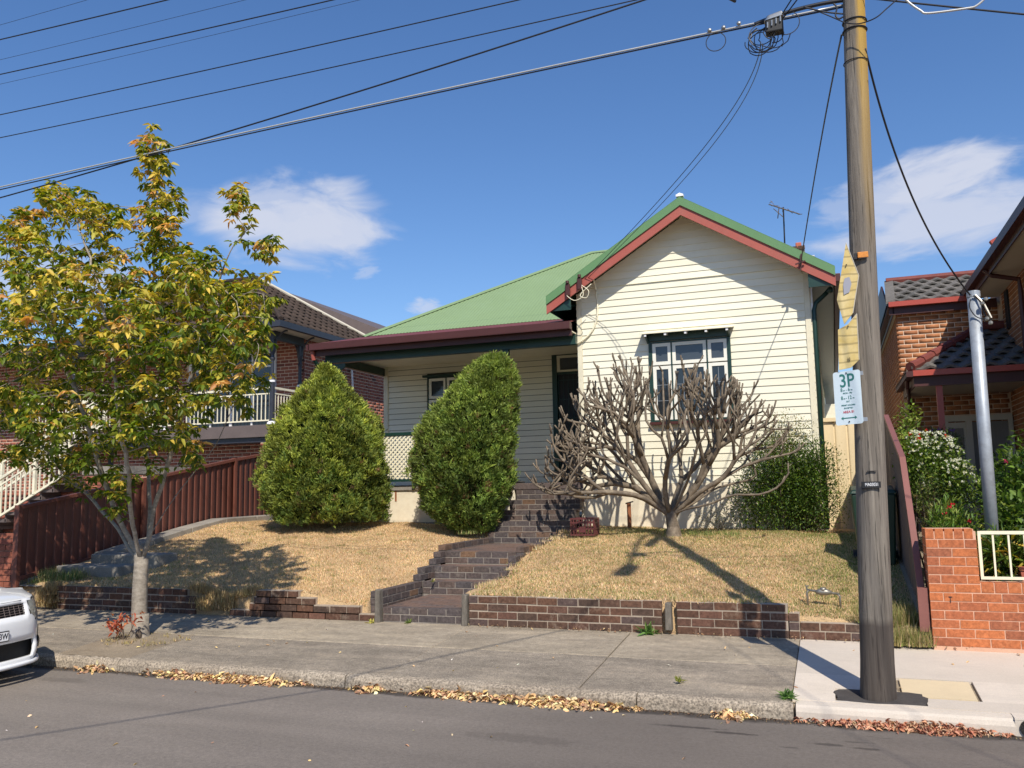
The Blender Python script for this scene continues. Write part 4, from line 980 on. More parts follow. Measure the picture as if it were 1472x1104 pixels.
for (ya, ba, za), (yb, bb, zb) in zip(seg[:-1], seg[1:]):
    ribsheet('fence_sheet', (-11.0, ya+.03), (-11.0, yb-.03), ba, bb, za-.02, zb-.02, 'brown_sheet', lf, pitch=.155, depth=.022, nrm=(1, 0, 0), flatf=.6)
    for (zz, hh, nm) in ((0, .05, 'top_rail'), (None, .06, 'bottom_rail')):
        a_, c_ = (za, zb) if zz == 0 else (ba+.06, bb+.06); b = MB()
        b.hexa([(-11.05, ya, a_-hh), (-10.96, ya, a_-hh), (-10.96, yb, c_-hh), (-11.05, yb, c_-hh)], [(-11.05, ya, a_), (-10.96, ya, a_), (-10.96, yb, c_), (-11.05, yb, c_)]); b.build(nm, 'brown_sheet', lf)
for (ya, ba, za) in seg: part('post', 'brown_sheet', lf, [((-11.05, ya-.03, ba-.1), (-10.955, ya+.03, za+.01))])

# ================================================================ RIGHT FRONT BRICK WALL WITH RAILING
bw = thing('front_wall', 'orange brick front wall with a square pillar and cream railing at the right edge', 'wall', (1.6, 9.1, .26))
bs = Bricks(bw, 'brick_orange', limit=300)
zb_ = .285; Hb = .0715; gb = .0095
X0, X1 = .76, 1.185
part('mortar_core', 'mortar_pink', bw, [((X0+.003, 9.0035, .2), (X1-.003, 9.345, 1.325)), ((X1-.02, 9.0045, .2), (3.6, 9.2, .858))])
bs.wall((X0, 9.03, zb_), (1, 0), 3.6-X0, 6*(Hb+gb)-.01, L=.23, Hh=Hb, g=gb, D=.03, bond=.5, jit=.0012)
zc = zb_+6*(Hb+gb)
bs.wall((X0, 9.03, zc), (1, 0), X1-X0, 6*(Hb+gb)-.01, L=.21, Hh=Hb, g=gb, D=.03, bond=.5, jit=.0012)
# soldier courses
ztop = zc+6*(Hb+gb)
x = X0
while x < X1-.03: bs.add((x+.036, 9.045, ztop+.045), (.071, .09, .09)); x += .0815
x = X1+.01
while x < 3.55: bs.add((x+.05, 9.05, zc+.045), (.10, .10, .088)); x += .109
bs.wall((X0+.03, 9.345, .3), (0, -1), .33, 1.02, L=.16, Hh=Hb, g=gb, D=.03, nrm=(-1, 0), jit=.001)
bs.finish()
part('pillar_cap', 'mortar_pink', bw, [((X0+.01, 9.08, 1.30), (X1-.01, 9.34, ztop+.085))])
rl = MB()
RX0, RX1 = 1.205, 3.4; rz0, rz1 = .885, 1.325
rl.box((RX0, 9.06, rz1-.03), (RX1, 9.09, rz1)); rl.box((RX0, 9.06, rz0), (RX1, 9.09, rz0+.025)); rl.box((RX0, 9.058, rz0), (RX0+.025, 9.092, rz1))
rail = rl.build('railing', 'rail_cream', bw)
x = RX0+.125
while x < RX1: part('bar', 'rail_cream', rail, [((x-.008, 9.067, rz0+.025), (x+.008, 9.083, rz1-.03))]); x += .127
textmesh('wall_mark', 'T', .08, 'print_black', bw, (.93, 8.997, .70), sx=.6)
# ================================================================ LEFT NEIGHBOUR HOUSE
lh = thing('brick_house', 'two storey red brick house with cream railed balcony and brown tiles behind the tree', 'house', (-13, 18, 1))
bl = Bricks(lh, 'brick_house_l', limit=300)
XL = -12.2; YF = 17.95; YB = 16.75; FZ = 3.38; EZ = 5.65
part('house_core', 'mortar_house', lh, [((-24, YF+.0305, .6), (XL-.0305, 26, 5.66))])
bl.wall((XL-.03, YF+.031, 3.05), (0, 1), 6.6, 2.6, D=.03, proud=.0035, jit=.0008, Hh=.071, g=.0145, nrm=(1, 0))
bl.wall((-13.0, YF+.03, 3.4), (1, 0), .8, 2.25, D=.03, proud=.0035, jit=.0008, Hh=.071, g=.0145, nrm=(0, -1))
bl.wall((-24, YF+.03, .9), (1, 0), 8.2, 4.7, D=.03, proud=.0035, jit=.0008, Hh=.071, g=.0145, nrm=(0, -1))
bl.wall((XL-.03, YF+.031, .9), (0, 1), 6.6, 2.2, D=.03, proud=.0035, jit=.0008, Hh=.071, g=.0145, nrm=(1, 0))
bl.finish()
# sliding doors
dr = part('sliding_door', 'white', lh, [((-15.7, YF-.03, 3.4), (-15.6, YF+.03, 5.4)), ((-13.1, YF-.03, 3.4), (-13.0, YF+.03, 5.4)), ((-15.6, YF-.03, 5.3), (-13.1, YF+.03, 5.4)), ((-14.38, YF-.03, 3.4), (-14.30, YF+.03, 5.3)), ((-13.72, YF-.03, 3.4), (-13.67, YF+.03, 5.3)), ((-15.0, YF-.03, 3.4), (-14.95, YF+.03, 5.3)), ((-15.6, YF-.03, 4.95), (-13.1, YF+.02, 4.99))])
part('pane', 'glass_blue', dr, [((-15.6, YF, 3.45), (-13.1, YF+.01, 5.3))])
# balcony
part('balcony_floor', 'grey_sheet', lh, [((-20, YB-.06, 3.10), (XL+.06, YF, FZ))])
part('balcony_soffit', 'navy', lh, [((-20, YB+.02, 2.98), (XL, YF, 3.10))])
part('garage_recess', 'dark', lh, [((-18, 17.6, .6), (XL-.6, 17.62, 3.0))])
b2 = Bricks(lh, 'brick_house_l', limit=0); b2.wall((XL-.36, YB+.03, 1.0), (1, 0), .36, 1.98, D=.03, proud=.0035, jit=.0008, Hh=.071, g=.0145); b2.wall((XL-.03, YB+.0, 1.0), (0, 1), 1.2, 1.98, D=.03, proud=.0035, jit=.0008, Hh=.071, g=.0145, nrm=(1, 0)); b2.wall((-17.5, 17.3, .9), (1, 0), 5.2, 2.1, D=.03, proud=.0035, jit=.0008, Hh=.071, g=.0145)
b2.finish(); part('garage_wall', 'mortar_house', lh, [((XL-.35, YB+.0305, .8), (XL-.0305, YF, 2.98)), ((-17.5, 17.3005, .8), (XL-.1, 17.5, 3.0))])
bal = part('balcony_railing', 'rail_cream', lh, [((-20, YB, 4.22), (XL, YB+.05, 4.27)), ((-20, YB+.01, 3.47), (XL, YB+.04, 3.50)), ((-20, YB+.01, 4.10), (XL, YB+.04, 4.13)), ((XL-.05, YB+.05, 4.22), (XL, YF, 4.27)), ((XL-.04, YB, 3.47), (XL-.01, YF, 3.50)), ((XL-.04, YB, 4.10), (XL-.01, YF, 4.13))])
x = -19.9
while x < XL-.1: part('baluster', 'rail_cream', bal, [((x-.01, YB+.016, 3.50), (x+.01, YB+.034, 4.10))]); x += .115
y = YB+.12
while y < YF: part('baluster', 'rail_cream', bal, [((XL-.034, y-.01, 3.50), (XL-.016, y+.01, 4.10))]); y += .115
for (xx, yy) in ((XL-.05, YB+.03), (XL-.05, YF-.06), (-15.4, YB+.03), (-18.4, YB+.03)):
    b = MB(); b.lathe((xx, yy, FZ), [(.10, 0), (.10, .03), (.068, .09), (.062, .1), (.062, 1.0), (.05, 1.03), (.068, 1.06), (.05, 1.10), (.042, 1.15), (.042, 1.5), (.06, 1.56), (.045, 1.6), (.042, 1.64), (.07, 1.75), (.075, 2.2)], 12); pc = b.build('balcony_post', 'navy', lh, smooth=False)
    b = MB(); b.lathe((xx, yy, FZ+1.0), [(.07, 0), (.07, .05)], 12); b.lathe((xx, yy, FZ+.002), [(.12, 0), (.11, .04), (.07, .08)], 12); b.build('post_collar', 'white', pc)
    for s_ in (-1, 1):
        b = MB(); pts = [(xx+s_*(.06+.34*(1-math.cos(a))), yy, FZ+1.78+.42*math.sin(a)) for a in np.linspace(0, math.pi/2, 8)]; b.tube(pts, .022, 6); b.build('post_bracket', 'navy', pc)
part('balcony_beam', 'navy', lh, [((-20, YB-.03, 5.40), (XL+.03, YB+.07, 5.62)), ((XL-.08, YB+.07, 5.40), (XL+.02, YF, 5.62))])
part('eave_soffit', 'soffit', lh, [((-23, 16.35, 5.60), (XL+.45, 22, 5.63))])
part('eave_gutter', 'navy', lh, [((-23, 16.22, 5.58), (XL+.55, 16.34, 5.72)), ((XL+.44, 16.34, 5.58), (XL+.55, 22, 5.72))])
b = MB(); b.tube([P(504, 525, 18) if False else PX(505, 520, XL+.03), PX(507, 560, XL+.03)], .03, 8); b.tube([PX(505, 520, XL+.03), PX(509, 526, XL+.06)], .03, 8); b.build('vent_pipe', 'white', lh)
def tiled(parent, name, mat, p00, p10, p11, p01, row=.30, col=.30, individually=0, amp=.018, thick=.02):
    """tile courses between eave p00-p10 and top p01-p11: each course a stepped wavy strip"""
    p00, p10, p11, p01 = [np.array(p, float) for p in (p00, p10, p11, p01)]
    n = np.cross(p10-p00, p01-p00); n /= np.linalg.norm(n); n *= np.sign(n[2])
    Hh = np.linalg.norm(((p01+p11)-(p00+p10))/2); rows = max(1, int(round(Hh/row))); V = []; Fs = []; T = []; cnt = 0; items = []
    Lw = np.linalg.norm(p10-p00); e = (p10-p00)/Lw
    ntile = int(round(Lw/col))
    for r in range(rows):
        f0, f1 = r/rows, (r+1.06)/rows
        for c in range(ntile+1):
            off = .5*(r % 2)
            s0, s1 = (c-off)/ntile, (c+1-off)/ntile
            L0, R0 = p00+(p01-p00)*f0, p10+(p11-p10)*f0; L1, R1_ = p00+(p01-p00)*min(f1, 1), p10+(p11-p10)*min(f1, 1)
            # positions measured along e, clipped to the trapezoid
            a = max(s0*Lw, (L0-p00)@e); b_ = min(s1*Lw, (R0-p00)@e)
            if b_-a < .03: continue
            rowv = (L0-p00)-((L0-p00)@e)*e; rowt = (L1-p00)-((L1-p00)@e)*e
            m = 6; ts = np.linspace(a, b_, m+1)
            w = amp*np.cos((ts/Lw*ntile+off)*2*np.pi)
            lo = p00+rowv+ts[:, None]*e+n*(thick+w)[:, None]; hi = p00+rowt+ts[:, None]*e+n*(w)[:, None]; un = p00+rowv+ts[:, None]*e+n*(w-.004)[:, None]
            items.append((np.concatenate([un, lo, hi]), m))
    def faces(m): return [(i, i+1, m+1+i+1, m+1+i) for i in range(m)]+[(m+1+i, m+2+i, 2*(m+1)+i+1, 2*(m+1)+i) for i in range(m)]
    items.sort(key=lambda q: (not inframe(q[0].mean(0)), np.linalg.norm(q[0].mean(0)[:2])))
    for v, m in items[:individually]:
        me = bpy.data.meshes.new(name); base = v.mean(0); me.from_pydata([tuple(q) for q in v-base], [], faces(m)); me.materials.append(MATS[mat]); link(name, me, parent, tuple(base))
    rest = items[individually:]
    if rest:
        V = []; Fs = []; T = []
        for v, m in rest:
            k = len(V)*1 and sum(len(x_) for x_ in V); V.append(v); Fs += [tuple(k+i for i in f) for f in faces(m)]; T += [rnd.random()]*len(v)
        mesh_np(name, np.concatenate(V), Fs, mat, parent, tint=T, kind='stuff')
# roof of the left house: hipped wing, tiles on the side face
ex, y0, y1, ez, sl_ = XL+.5, 16.3, 21.9, 5.72, .68; t_ = (y1-y0)/2; pk = (ex-t_, y0+t_, ez+sl_*t_)
tiled(lh, 'roof_tile', 'tile_brown', (ex, y0, ez), (ex, y1, ez), pk, pk, row=.30, col=.27)
tiled(lh, 'roof_tile', 'tile_brown', (-18.5, y0, ez), (ex, y0, ez), pk, (-18.5, y0+t_, pk[2]), row=.30, col=.27)
b = MB(); b.add([(ex, y0, ez-.01), (ex, y1, ez-.01), (pk[0], pk[1], pk[2]-.01), (-18.5, y0, ez-.01), (-18.5, y0+t_, pk[2]-.01), (-18.5, y1, ez-.01)], [(0, 1, 2), (3, 0, 2, 4), (5, 1, 2, 4)]); b.build('roof_deck', 'tile_brown', lh)
b = MB(); b.tube([(ex, y1, ez+.04), (pk[0], pk[1], pk[2]+.03)], .05, 8); b.build('hip_cap', 'soffit', lh)
b = MB(); b.tube([(ex, y0, ez+.04), (pk[0], pk[1], pk[2]+.03), (-18.5, pk[1], pk[2]+.03)], .06, 8); b.build('hip_cap', 'tile_brown', lh)
q0 = P(378, 408, 24); q1 = P(548, 474, 24); b = MB(); dx = (q1-q0)
b.prism([tuple(q0), tuple(q1), (q1[0]+.3, 24, 5.4), (q0[0], 24, 5.4)], (0, 8, 0)); b.build('rear_roof', 'grey_sheet', lh)
# front stair with cream rails, left edge
sr = thing('outdoor_stair', 'cream railed outdoor stair climbing past the brown fence at the left edge', 'stairs', (-14, 12.3, 1))
YS = 12.0
def P12(px, py, y=YS): return P(px, py, y)
def railing(pa, pb, h, y, n):
    """raked railing from bottom line pa-pb up by h"""
    b = MB(); a, c = Vector(pa), Vector(pb); b.beam(a, c, .04, .04); b.beam(a+Vector((0, 0, h)), c+Vector((0, 0, h)), .05, .05); b.beam(a+Vector((0, 0, h-.13)), c+Vector((0, 0, h-.13)), .03, .03)
    r_ = b.build('railing', 'rail_cream', sr)
    for i in range(n+1):
        q = a+(c-a)*(i/n); w = .012 if i % 8 else .03
        part('baluster', 'rail_cream', r_, [((q.x-w, q.y-w, q.z), (q.x+w, q.y+w, q.z+h-(0.02 if i % 8 == 0 else .13)))])
a = P12(-60, 780); c = P12(92, 683); railing(a, c, .72, YS, 22)
a2 = P12(-60, 745, 13.3); c2 = P12(150, 610, 13.3); railing((a2[0], 13.3, a2[2]), (c2[0], 13.3, c2[2]), .72, 13.3, 26)
for i in range(9):
    q = Vector(a)+(Vector(c)-Vector(a))*((i+1)/9)
    part('tread', 'grey_sheet', sr, [((q.x-.32, YS+.04, q.z-.17), (q.x+.02, 13.28, q.z-.11)), ((q.x-.32, YS+.04, q.z-.3), (q.x-.29, 13.28, q.z-.17))])
part('landing', 'concrete_grey', sr, [((-13.2, 12.3, 2.2), (-12.3, 16.7, 2.35))])
bs = Bricks(sr, 'brick_house_l', limit=60); bs.wall((-16, 12.5, .7), (1, 0), 3.5, 1.2, D=.03); bs.wall((-13.2, 12.35, .8), (1, 0), .9, 1.35, D=.03); bs.finish(); part('stair_wall', 'mortar_house', sr, [((-16, 12.505, .5), (-12.5, 12.6, 1.85)), ((-13.2, 12.355, .5), (-12.35, 12.6, 2.2))])
lw = thing('front_wall', 'low red brick front wall beside the fence end at the left edge', 'wall', (-12, 9.3, .5))
bs = Bricks(lw, 'brick_house_l', limit=200); bs.wall((-14.5, 9.23, .44), (1, 0), 3.42, .83, D=.03, bond=.5); bs.finish(); part('wall_core', 'mortar_house', lw, [((-14.5, 9.235, .3), (-11.085, 9.45, 1.25))])

# ================================================================ RIGHT NEIGHBOUR HOUSE
rh = thing('brick_house', 'orange brick two storey house with red gutters and grey roof tiles beyond the right fence', 'house', (3, 17, 1))
br = Bricks(rh, 'brick_house_r', limit=300)
YU = 17.27; XU0, XU1 = 1.24, 2.92
part('house_core', 'mortar_house', rh, [((XU0+.0305, YU+.0305, 1), (2.95, 24, 4.98)), ((2.9505, 10.2, 1), (9, 24, 5.2)), ((1.351, 16.9305, 1), (2.951, 17.29, 3.9))])
br.wall((XU0, YU+.03, 3.55), (1, 0), XU1-XU0, 1.42, D=.03, proud=.0035, jit=.0008, Hh=.071, g=.0145)
br.wall((XU0+.03, YU+6.031, 1.0), (0, -1), 6, 3.95, D=.03, proud=.0035, jit=.0008, Hh=.071, g=.0145, nrm=(-1, 0))
br.wall((1.32, 16.93, 2.6), (1, 0), 1.6, 1.0, D=.03, proud=.0035, jit=.0008, Hh=.071, g=.0145, skip=lambda m, z: False)
br.wall((1.32, 16.93, 1.0), (1, 0), .55, 1.6, D=.03, proud=.0035, jit=.0008, Hh=.071, g=.0145)
br.wall((2.95, 17.0, 1.0), (0, -1), 6.6, 4.1, D=.03, proud=.0035, jit=.0008, Hh=.071, g=.0145, nrm=(-1, 0), skip=lambda m, z: (4.6 < z < 5.02 and -.9 < m-(17-17.7) < -.6))
br.wall((1.35, 16.95, 1.0), (0, 1), .55, 2.55, D=.03, proud=.0035, jit=.0008, Hh=.071, g=.0145, nrm=(-1, 0))
br.wall((2.951, 10.2, 1.0), (1, 0), 6.0, 4.1, D=.03, proud=.0035, jit=.0008, Hh=.071, g=.0145)
br.finish()
part('window_slit', 'dark', rh, [((2.915, 16.35, 4.35), (2.945, 16.6, 5.0))])
# upper roof
part('gutter', 'fascia_red', rh, [((1.12, 17.06, 5.0), (2.50, 17.16, 5.09)), ])
part('gutter', 'maroon', rh, [((1.10, 17.16, 4.99), (1.19, 23, 5.08)), ((2.36, 10.5, 5.09), (2.46, 17.4, 5.22))])
part('fascia', 'maroon', rh, [((1.13, 17.165, 4.86), (2.9, 17.19, 5.02)), ((1.19, 17.165, 4.88), (1.21, 23, 5.0)), ((2.462, 10.5, 5.0), (2.48, 17.2, 5.16))])
part('eave_soffit', 'soffit', rh, [((1.2, 17.19, 4.90), (2.95, YU, 4.93)), ((1.2, YU, 4.90), (XU0+.03, 23, 4.93)), ((2.48, 10.5, 5.04), (2.94, 17.19, 5.07))])
tiled(rh, 'roof_tile', 'tile_grey', (1.22, 17.12, 5.09), (2.75, 17.12, 5.09), (2.75, 18.55, 5.78), (1.30, 18.55, 5.78), row=.27, col=.24, individually=60, amp=.022, thick=.03)
b = MB(); b.add([(1.2, 17.14, 5.085), (2.75, 17.14, 5.085), (2.75, 18.55, 5.765), (1.2, 18.55, 5.765)], [(0, 1, 2, 3)]); b.build('roof_deck', 'tile_grey', rh)
b = MB(); b.add([(1.27-.02, 15.1-.04, 3.545), (3.6, 15.1-.04, 3.545), (3.6, 17.0, 4.40), (2.55, 17.0, 4.40)], [(0, 1, 2, 3)]); b.build('roof_deck', 'tile_grey', rh)
b = MB(); b.prism([(1.08, 17.1, 5.06), (1.24, 17.1, 5.09), (1.33, 18.6, 5.80), (1.17, 18.6, 5.77)], (0, 0, .05)); b.build('verge_tile', 'tile_grey', rh)
b = MB(); b.tube([(1.2, 18.55, 5.80), (3.4, 18.55, 5.80)], .07, 8); b.build('ridge_cap', 'tile_red', rh)
b = MB(); b.prism([(1.1, 17.1, 5.0), (1.1, 18.6, 5.72), (1.1, 23, 5.72), (1.1, 23, 5.0)], (.03, 0, 0)); b.build('barge_board', 'maroon', rh)
# wing roof over the long side wall
b = MB(); b.add([(2.36, 10.5, 5.20), (2.36, 17.4, 5.20), (6, 17.4, 7.1), (6, 10.5, 7.1)], [(0, 1, 2, 3)]); b.build('wing_roof', 'tile_grey', rh)
b = MB(); b.beam((2.36, 14.0, 5.23), (4.6, 14.0, 6.45), .10, .10); b.build('verge_cap', 'fascia_red', rh)
b = MB(); b.tube([(2.41, 15.1, 5.1), (2.5, 15.1, 5.0), (2.88, 15.1, 4.9), (2.89, 15.1, 4.7), (2.89, 15.1, 1.2)], .038, 8); b.build('downpipe', 'maroon', rh)
# porch
PXa, PYa = 1.27, 15.1
part('porch_gutter', 'fascia_red', rh, [((PXa, PYa-.1, 3.46), (3.6, PYa, 3.55))])
part('porch_gutter', 'maroon', rh, [((PXa-.1, PYa-.1, 3.45), (PXa, 17.6, 3.54))])
part('porch_fascia', 'maroon', rh, [((PXa+.01, PYa+.001, 3.30), (3.6, PYa+.025, 3.46)), ((PXa+.01, PYa+.03, 3.30), (PXa+.03, 17.4, 3.46))])
part('porch_ceiling', 'soffit', rh, [((PXa+.03, PYa+.03, 3.30), (3.6, 16.93, 3.33))])
tiled(rh, 'roof_tile', 'tile_grey', (PXa-.02, PYa-.06, 3.56), (3.5, PYa-.06, 3.56), (3.5, 17.0, 4.42), (2.55, 17.0, 4.42), row=.30, col=.27, individually=80, amp=.028, thick=.035)
b = MB(); b.prism([(PXa-.1, PYa-.06, 3.55), (2.5, 17.0, 4.42), (PXa-.1, 17.5, 3.55)], (0, 0, -.03)); b.build('porch_roof_side', 'tile_grey', rh)
b = MB()
hp0, hp1 = Vector((PXa-.03, PYa-.06, 3.60)), Vector((2.55, 17.0, 4.47))
for i in range(7):
    q0, q1 = hp0.lerp(hp1, i/7), hp0.lerp(hp1, (i+1.08)/7); b.tube([q0+Vector((0, 0, .012)), q1], [.085, .07], 8)
b.build('hip_cap', 'tile_red', rh)
b = MB(); b.tube([(2.5, 17.02, 4.5), (3.4, 17.02, 4.5)], .08, 8); b.build('ridge_cap', 'tile_red', rh)
part('porch_post', 'fascia_red', rh, [((1.60, 15.14, 1.6), (1.69, 15.23, 3.30))])
b = MB(); b.tube([(1.22, 15.6, 3.46), (1.22, 15.65, 3.35), (1.33, 16.8, 3.25), (1.33, 16.86, 3.1), (1.33, 16.86, 1.0)], .035, 8); b.build('downpipe', 'maroon', rh)
d2 = part('front_door', 'soffit', rh, [((1.86, 16.85, 1.4), (1.93, 16.93, 2.92)), ((2.86, 16.85, 1.4), (2.93, 16.93, 2.92)), ((1.93, 16.85, 2.82), (2.86, 16.93, 2.92)), ((2.20, 16.84, 1.4), (2.30, 16.93, 2.82)), ((1.93, 16.87, 1.4), (2.20, 16.93, 2.80))])
part('security_screen', 'curtain', d2, [((2.30, 16.88, 1.4), (2.86, 16.90, 2.80))])
for s_ in ((1.95, 16.86, 1.5, 2.17, 2.7),): part('door_panel', 'curtain', d2, [((1.97, 16.86, 1.6), (2.16, 16.868, 2.7))])
rh2 = thing('brick_house', 'glimpse of a far brick house with grey tiles, just right of the timber pole', 'house', (1.6, 24, 1))
b3 = Bricks(rh2, 'brick_house_r', limit=60); b3.wall((1.35, 24, 1.0), (1, 0), 2.4, 3.85, D=.03); b3.finish(); part('wall_core', 'mortar_house', rh2, [((1.36, 24.01, .8), (3.8, 27, 4.86))])
part('gutter', 'fascia_red', rh2, [((.98, 23.7, 4.88), (2.2, 23.8, 4.97))]); part('fascia', 'maroon', rh2, [((1.0, 23.8, 4.72), (2.2, 23.85, 4.9))])
tiled(rh2, 'roof_tile', 'tile_grey', (1.0, 23.7, 4.98), (2.2, 23.7, 4.98), (2.2, 25.0, 5.75), (1.15, 25.0, 5.75), row=.3, col=.3)
b = MB(); b.tube([(1.0, 25, 5.78), (2.3, 25, 5.78)], .08, 8); b.build('ridge_cap', 'tile_red', rh2)

# ================================================================ POLES, SIGNS, WIRES
up = thing('utility_pole', 'tall weathered timber power pole with an ochre stained top on the new concrete', 'utility pole', (.225, 7.45, .12))
def polec(z): return (.213+.031*(z-.14)+(.0 if z < 6 else 0), 7.45)
zs = [0.02, .14, .4, .8, 1.2, 2, 3, 4, 5, 6, 7, 8.15]
def prad(z): return .126-.0066*z+(.008 if z < .3 else 0)
b = MB(); n = 28; V = []
for z in zs:
    cx_, cy_ = polec(z)
    for j in range(n):
        a = 2*math.pi*j/n; r = prad(z)*(1+.02*math.sin(a*5+1.1)+.012*math.sin(a*11+z*.7)+.01*math.sin(a*3+z)); V.append((cx_+r*math.cos(a), cy_+r*math.sin(a), z))
b.add(V, [(i*n+j, i*n+(j+1) % n, (i+1)*n+(j+1) % n, (i+1)*n+j) for i in range(len(zs)-1) for j in range(n)]+[tuple((len(zs)-1)*n+j for j in range(n))]); b.build('pole', 'pole_timber', up, smooth=True)
def onpole(px, py, dy=-.13): return P(px, py, 7.45+dy)
for zz, r_ in ((5.30, .004), (5.58, .007), (5.66, .006)):
    c_ = polec(zz); b = MB(); b.tube([(c_[0]+(prad(zz)+.006)*math.cos(a), c_[1]+(prad(zz)+.006)*math.sin(a), zz+.0*math.sin(a)) for a in np.linspace(0, 2*math.pi, 25)], r_, 6, caps=False); b.build('strap', 'black_cable', up)
part('cross_arm', 'bark_dark', up, [((.36, 6.7, 7.22), (.46, 9.4, 7.34))])
for yy in (7.0, 7.67, 8.5, 9.1): b = MB(); b.lathe((.41, yy, 7.34), [(.02, 0), (.05, .03), (.05, .06), (.03, .09), (.045, .12), (.02, .15)], 10); b.build('insulator', 'rail_cream', up, smooth=True)
q = onpole(1240, 366); b = MB(); b.box((q[0]-.038, 7.316, q[2]-.024), (q[0]+.042, 7.332, q[2]+.024)); o = b.build('tag_plate', 'orange_cap', up, bevel=.004)
part('tag_clip', 'dark', up, [((q[0]-.065, 7.33, q[2]-.028), (q[0]-.036, 7.36, q[2]+.02)), ((q[0]-.03, 7.318, q[2]-.03), (q[0]+.03, 7.335, q[2]-.024))])
q = onpole(1254, 697); tg = part('number_plate', 'dark', up, [((q[0]-.075, 7.318, q[2]-.023), (q[0]+.062, 7.330, q[2]+.026))])
b = MB(); b.prism([(q[0]-.078, 7.335, q[2]+.024), (q[0]-.078, 7.335, q[2]-.036), (q[0]-.05, 7.325, q[2]-.024), (q[0]-.05, 7.325, q[2]+.024)], (0, -.008, 0)); b.build('plate_fold', 'dark', tg)
textmesh('plate_lettering', 'MA03031', .035, 'print_white', tg, (q[0]-.004, 7.3165, q[2]+.002), sx=.72)
q = onpole(1252, 677); part('staple', 'dark', up, [((q[0]-.03, 7.322, q[2]-.003), (q[0]+.04, 7.335, q[2]+.002))])
# earth strap plate
# street light arm and head (above the frame, its shadow falls on the lawn) and the silver brace
b = MB(); pts = [(.47, 7.33, 7.75), (.52, 6.9, 8.05), (.65, 6.1, 8.25), (.85, 5.0, 8.3), (.95, 4.5, 8.28)]; b.tube(pts, .03, 8); arm = b.build('lamp_arm', 'galv', up, smooth=True)
b = MB(); b.hexa([(.82, 4.0, 8.18), (1.08, 4.0, 8.18), (1.06, 4.6, 8.2), (.84, 4.6, 8.2)], [(.87, 4.05, 8.32), (1.03, 4.05, 8.32), (1.02, 4.58, 8.32), (.88, 4.58, 8.32)]); b.build('lamp_head', 'galv', up, bevel=.02)
loop([P(1290, -14, 7.0), P(1306, 3, 7.0), P(1323, 15, 7.0), P(1335, 19, 7.0), P(1390, 12, 7.0), P(1404, 8, 7.0), P(1420, -6, 7.0)], .0085, 'grey_cable', up, 'cable_brace')
loop([P(1215, 33, 7.3), P(1235, 34, 7.25), P(1258, 26, 7.2), P(1275, 12, 7.2), P(1292, -3, 7.2)], .005, 'black_cable', up, 'looped_cable')
loop([P(1165, 12, 7.35), P(1190, 22, 7.35), P(1215, 33, 7.3)], .005, 'black_cable', up, 'looped_cable')
loop([P(1155, 10, 7.35), P(1185, 17, 7.35), P(1212, 20, 7.35)], .007, 'black_cable', up, 'looped_cable')
loop([P(1198, 5, 7.35), P(1203, 11, 7.35), P(1201, 22, 7.35), P(1206, 27, 7.35), P(1212, 24, 7.35)], .007, 'black_cable', up, 'looped_cable')
# parking sign
def T3(px, py, dy): return P(px, py, 7.30+dy)
tl, tr, brp, blp = P(1197, 536, 7.30), P(1236, 531, 7.24), P(1241, 608, 7.24), P(1202, 612, 7.30)
ps = thing('parking_sign', 'white three hour parking sign with teal lettering on the timber pole', 'sign', tuple((tl+brp)/2))
U = Vector(tr-tl)+Vector(brp-blp); U.normalize(); Vv = Vector(tl-blp).normalized(); Nn = U.cross(Vv).normalized(); Wd_ = (Vector(tr-tl).length+Vector(brp-blp).length)/2; Ht = Vector(tl-blp).length; Cc = Vector((tl+brp+tr+blp)/4)
def rrect(w, h, r, n=5):
    o_ = []
    for sx, sy, a0 in ((1, 1, 0), (-1, 1, 90), (-1, -1, 180), (1, -1, 270)):
        for i in range(n+1):
            a = math.radians(a0+90*i/n); o_.append((sx*(w/2-r)+r*math.cos(a), sy*(h/2-r)+r*math.sin(a)))
    return o_
b = MB(); b.prism([Cc+U*x+Vv*y for x, y in rrect(Wd_, Ht, .018)], -Nn*.004 if Nn.y < 0 else Nn*.004); sp = b.build('sign_plate', 'sign_face', ps)
if Nn.y > 0: Nn = -Nn
rotm = Matrix((U, Vv, Nn)).transposed().to_euler()
def stext(s, x, y, size, mat, sx=.8, ex=.0006): 
    o = textmesh('lettering', s, size, mat, sp, tuple(Cc+U*x+Vv*y+Nn*.001), rot=rotm, sx=sx, extrude=ex); return o
h2 = Ht/2
stext('3P', 0.0, h2-.080, .148, 'print_teal', .80)
stext('8', -.045, h2-.148, .040, 'print_teal', .8); stext('AM', -.027, h2-.154, .013, 'print_teal'); stext('-', -.008, h2-.15, .03, 'print_teal'); stext('6', .012, h2-.148, .040, 'print_teal', .8); stext('PM', .032, h2-.154, .013, 'print_teal')
stext('MON - FRI', 0, h2-.176, .017, 'print_teal', .9)
stext('8', -.045, h2-.213, .040, 'print_teal', .8); stext('AM', -.027, h2-.219, .013, 'print_teal'); stext('-', -.011, h2-.214, .03, 'print_teal'); stext('12', .014, h2-.213, .040, 'print_teal', .8); stext('PM', .044, h2-.219, .013, 'print_teal')
stext('SAT', 0, h2-.243, .017, 'print_teal', .9)
stext('PERMIT HOLDERS', .0, h2-.272, .016, 'print_teal', .85); stext('EXCEPTED', 0, h2-.295, .016, 'print_teal', .9)
stext('AREA 81', .0, h2-.326, .028, 'print_red', .85)
b = MB(); ar = [(-.062, 0), (-.044, .014), (-.044, .004), (.044, .004), (.044, .014), (.062, 0), (.044, -.014), (.044, -.004), (-.044, -.004), (-.044, -.014)]
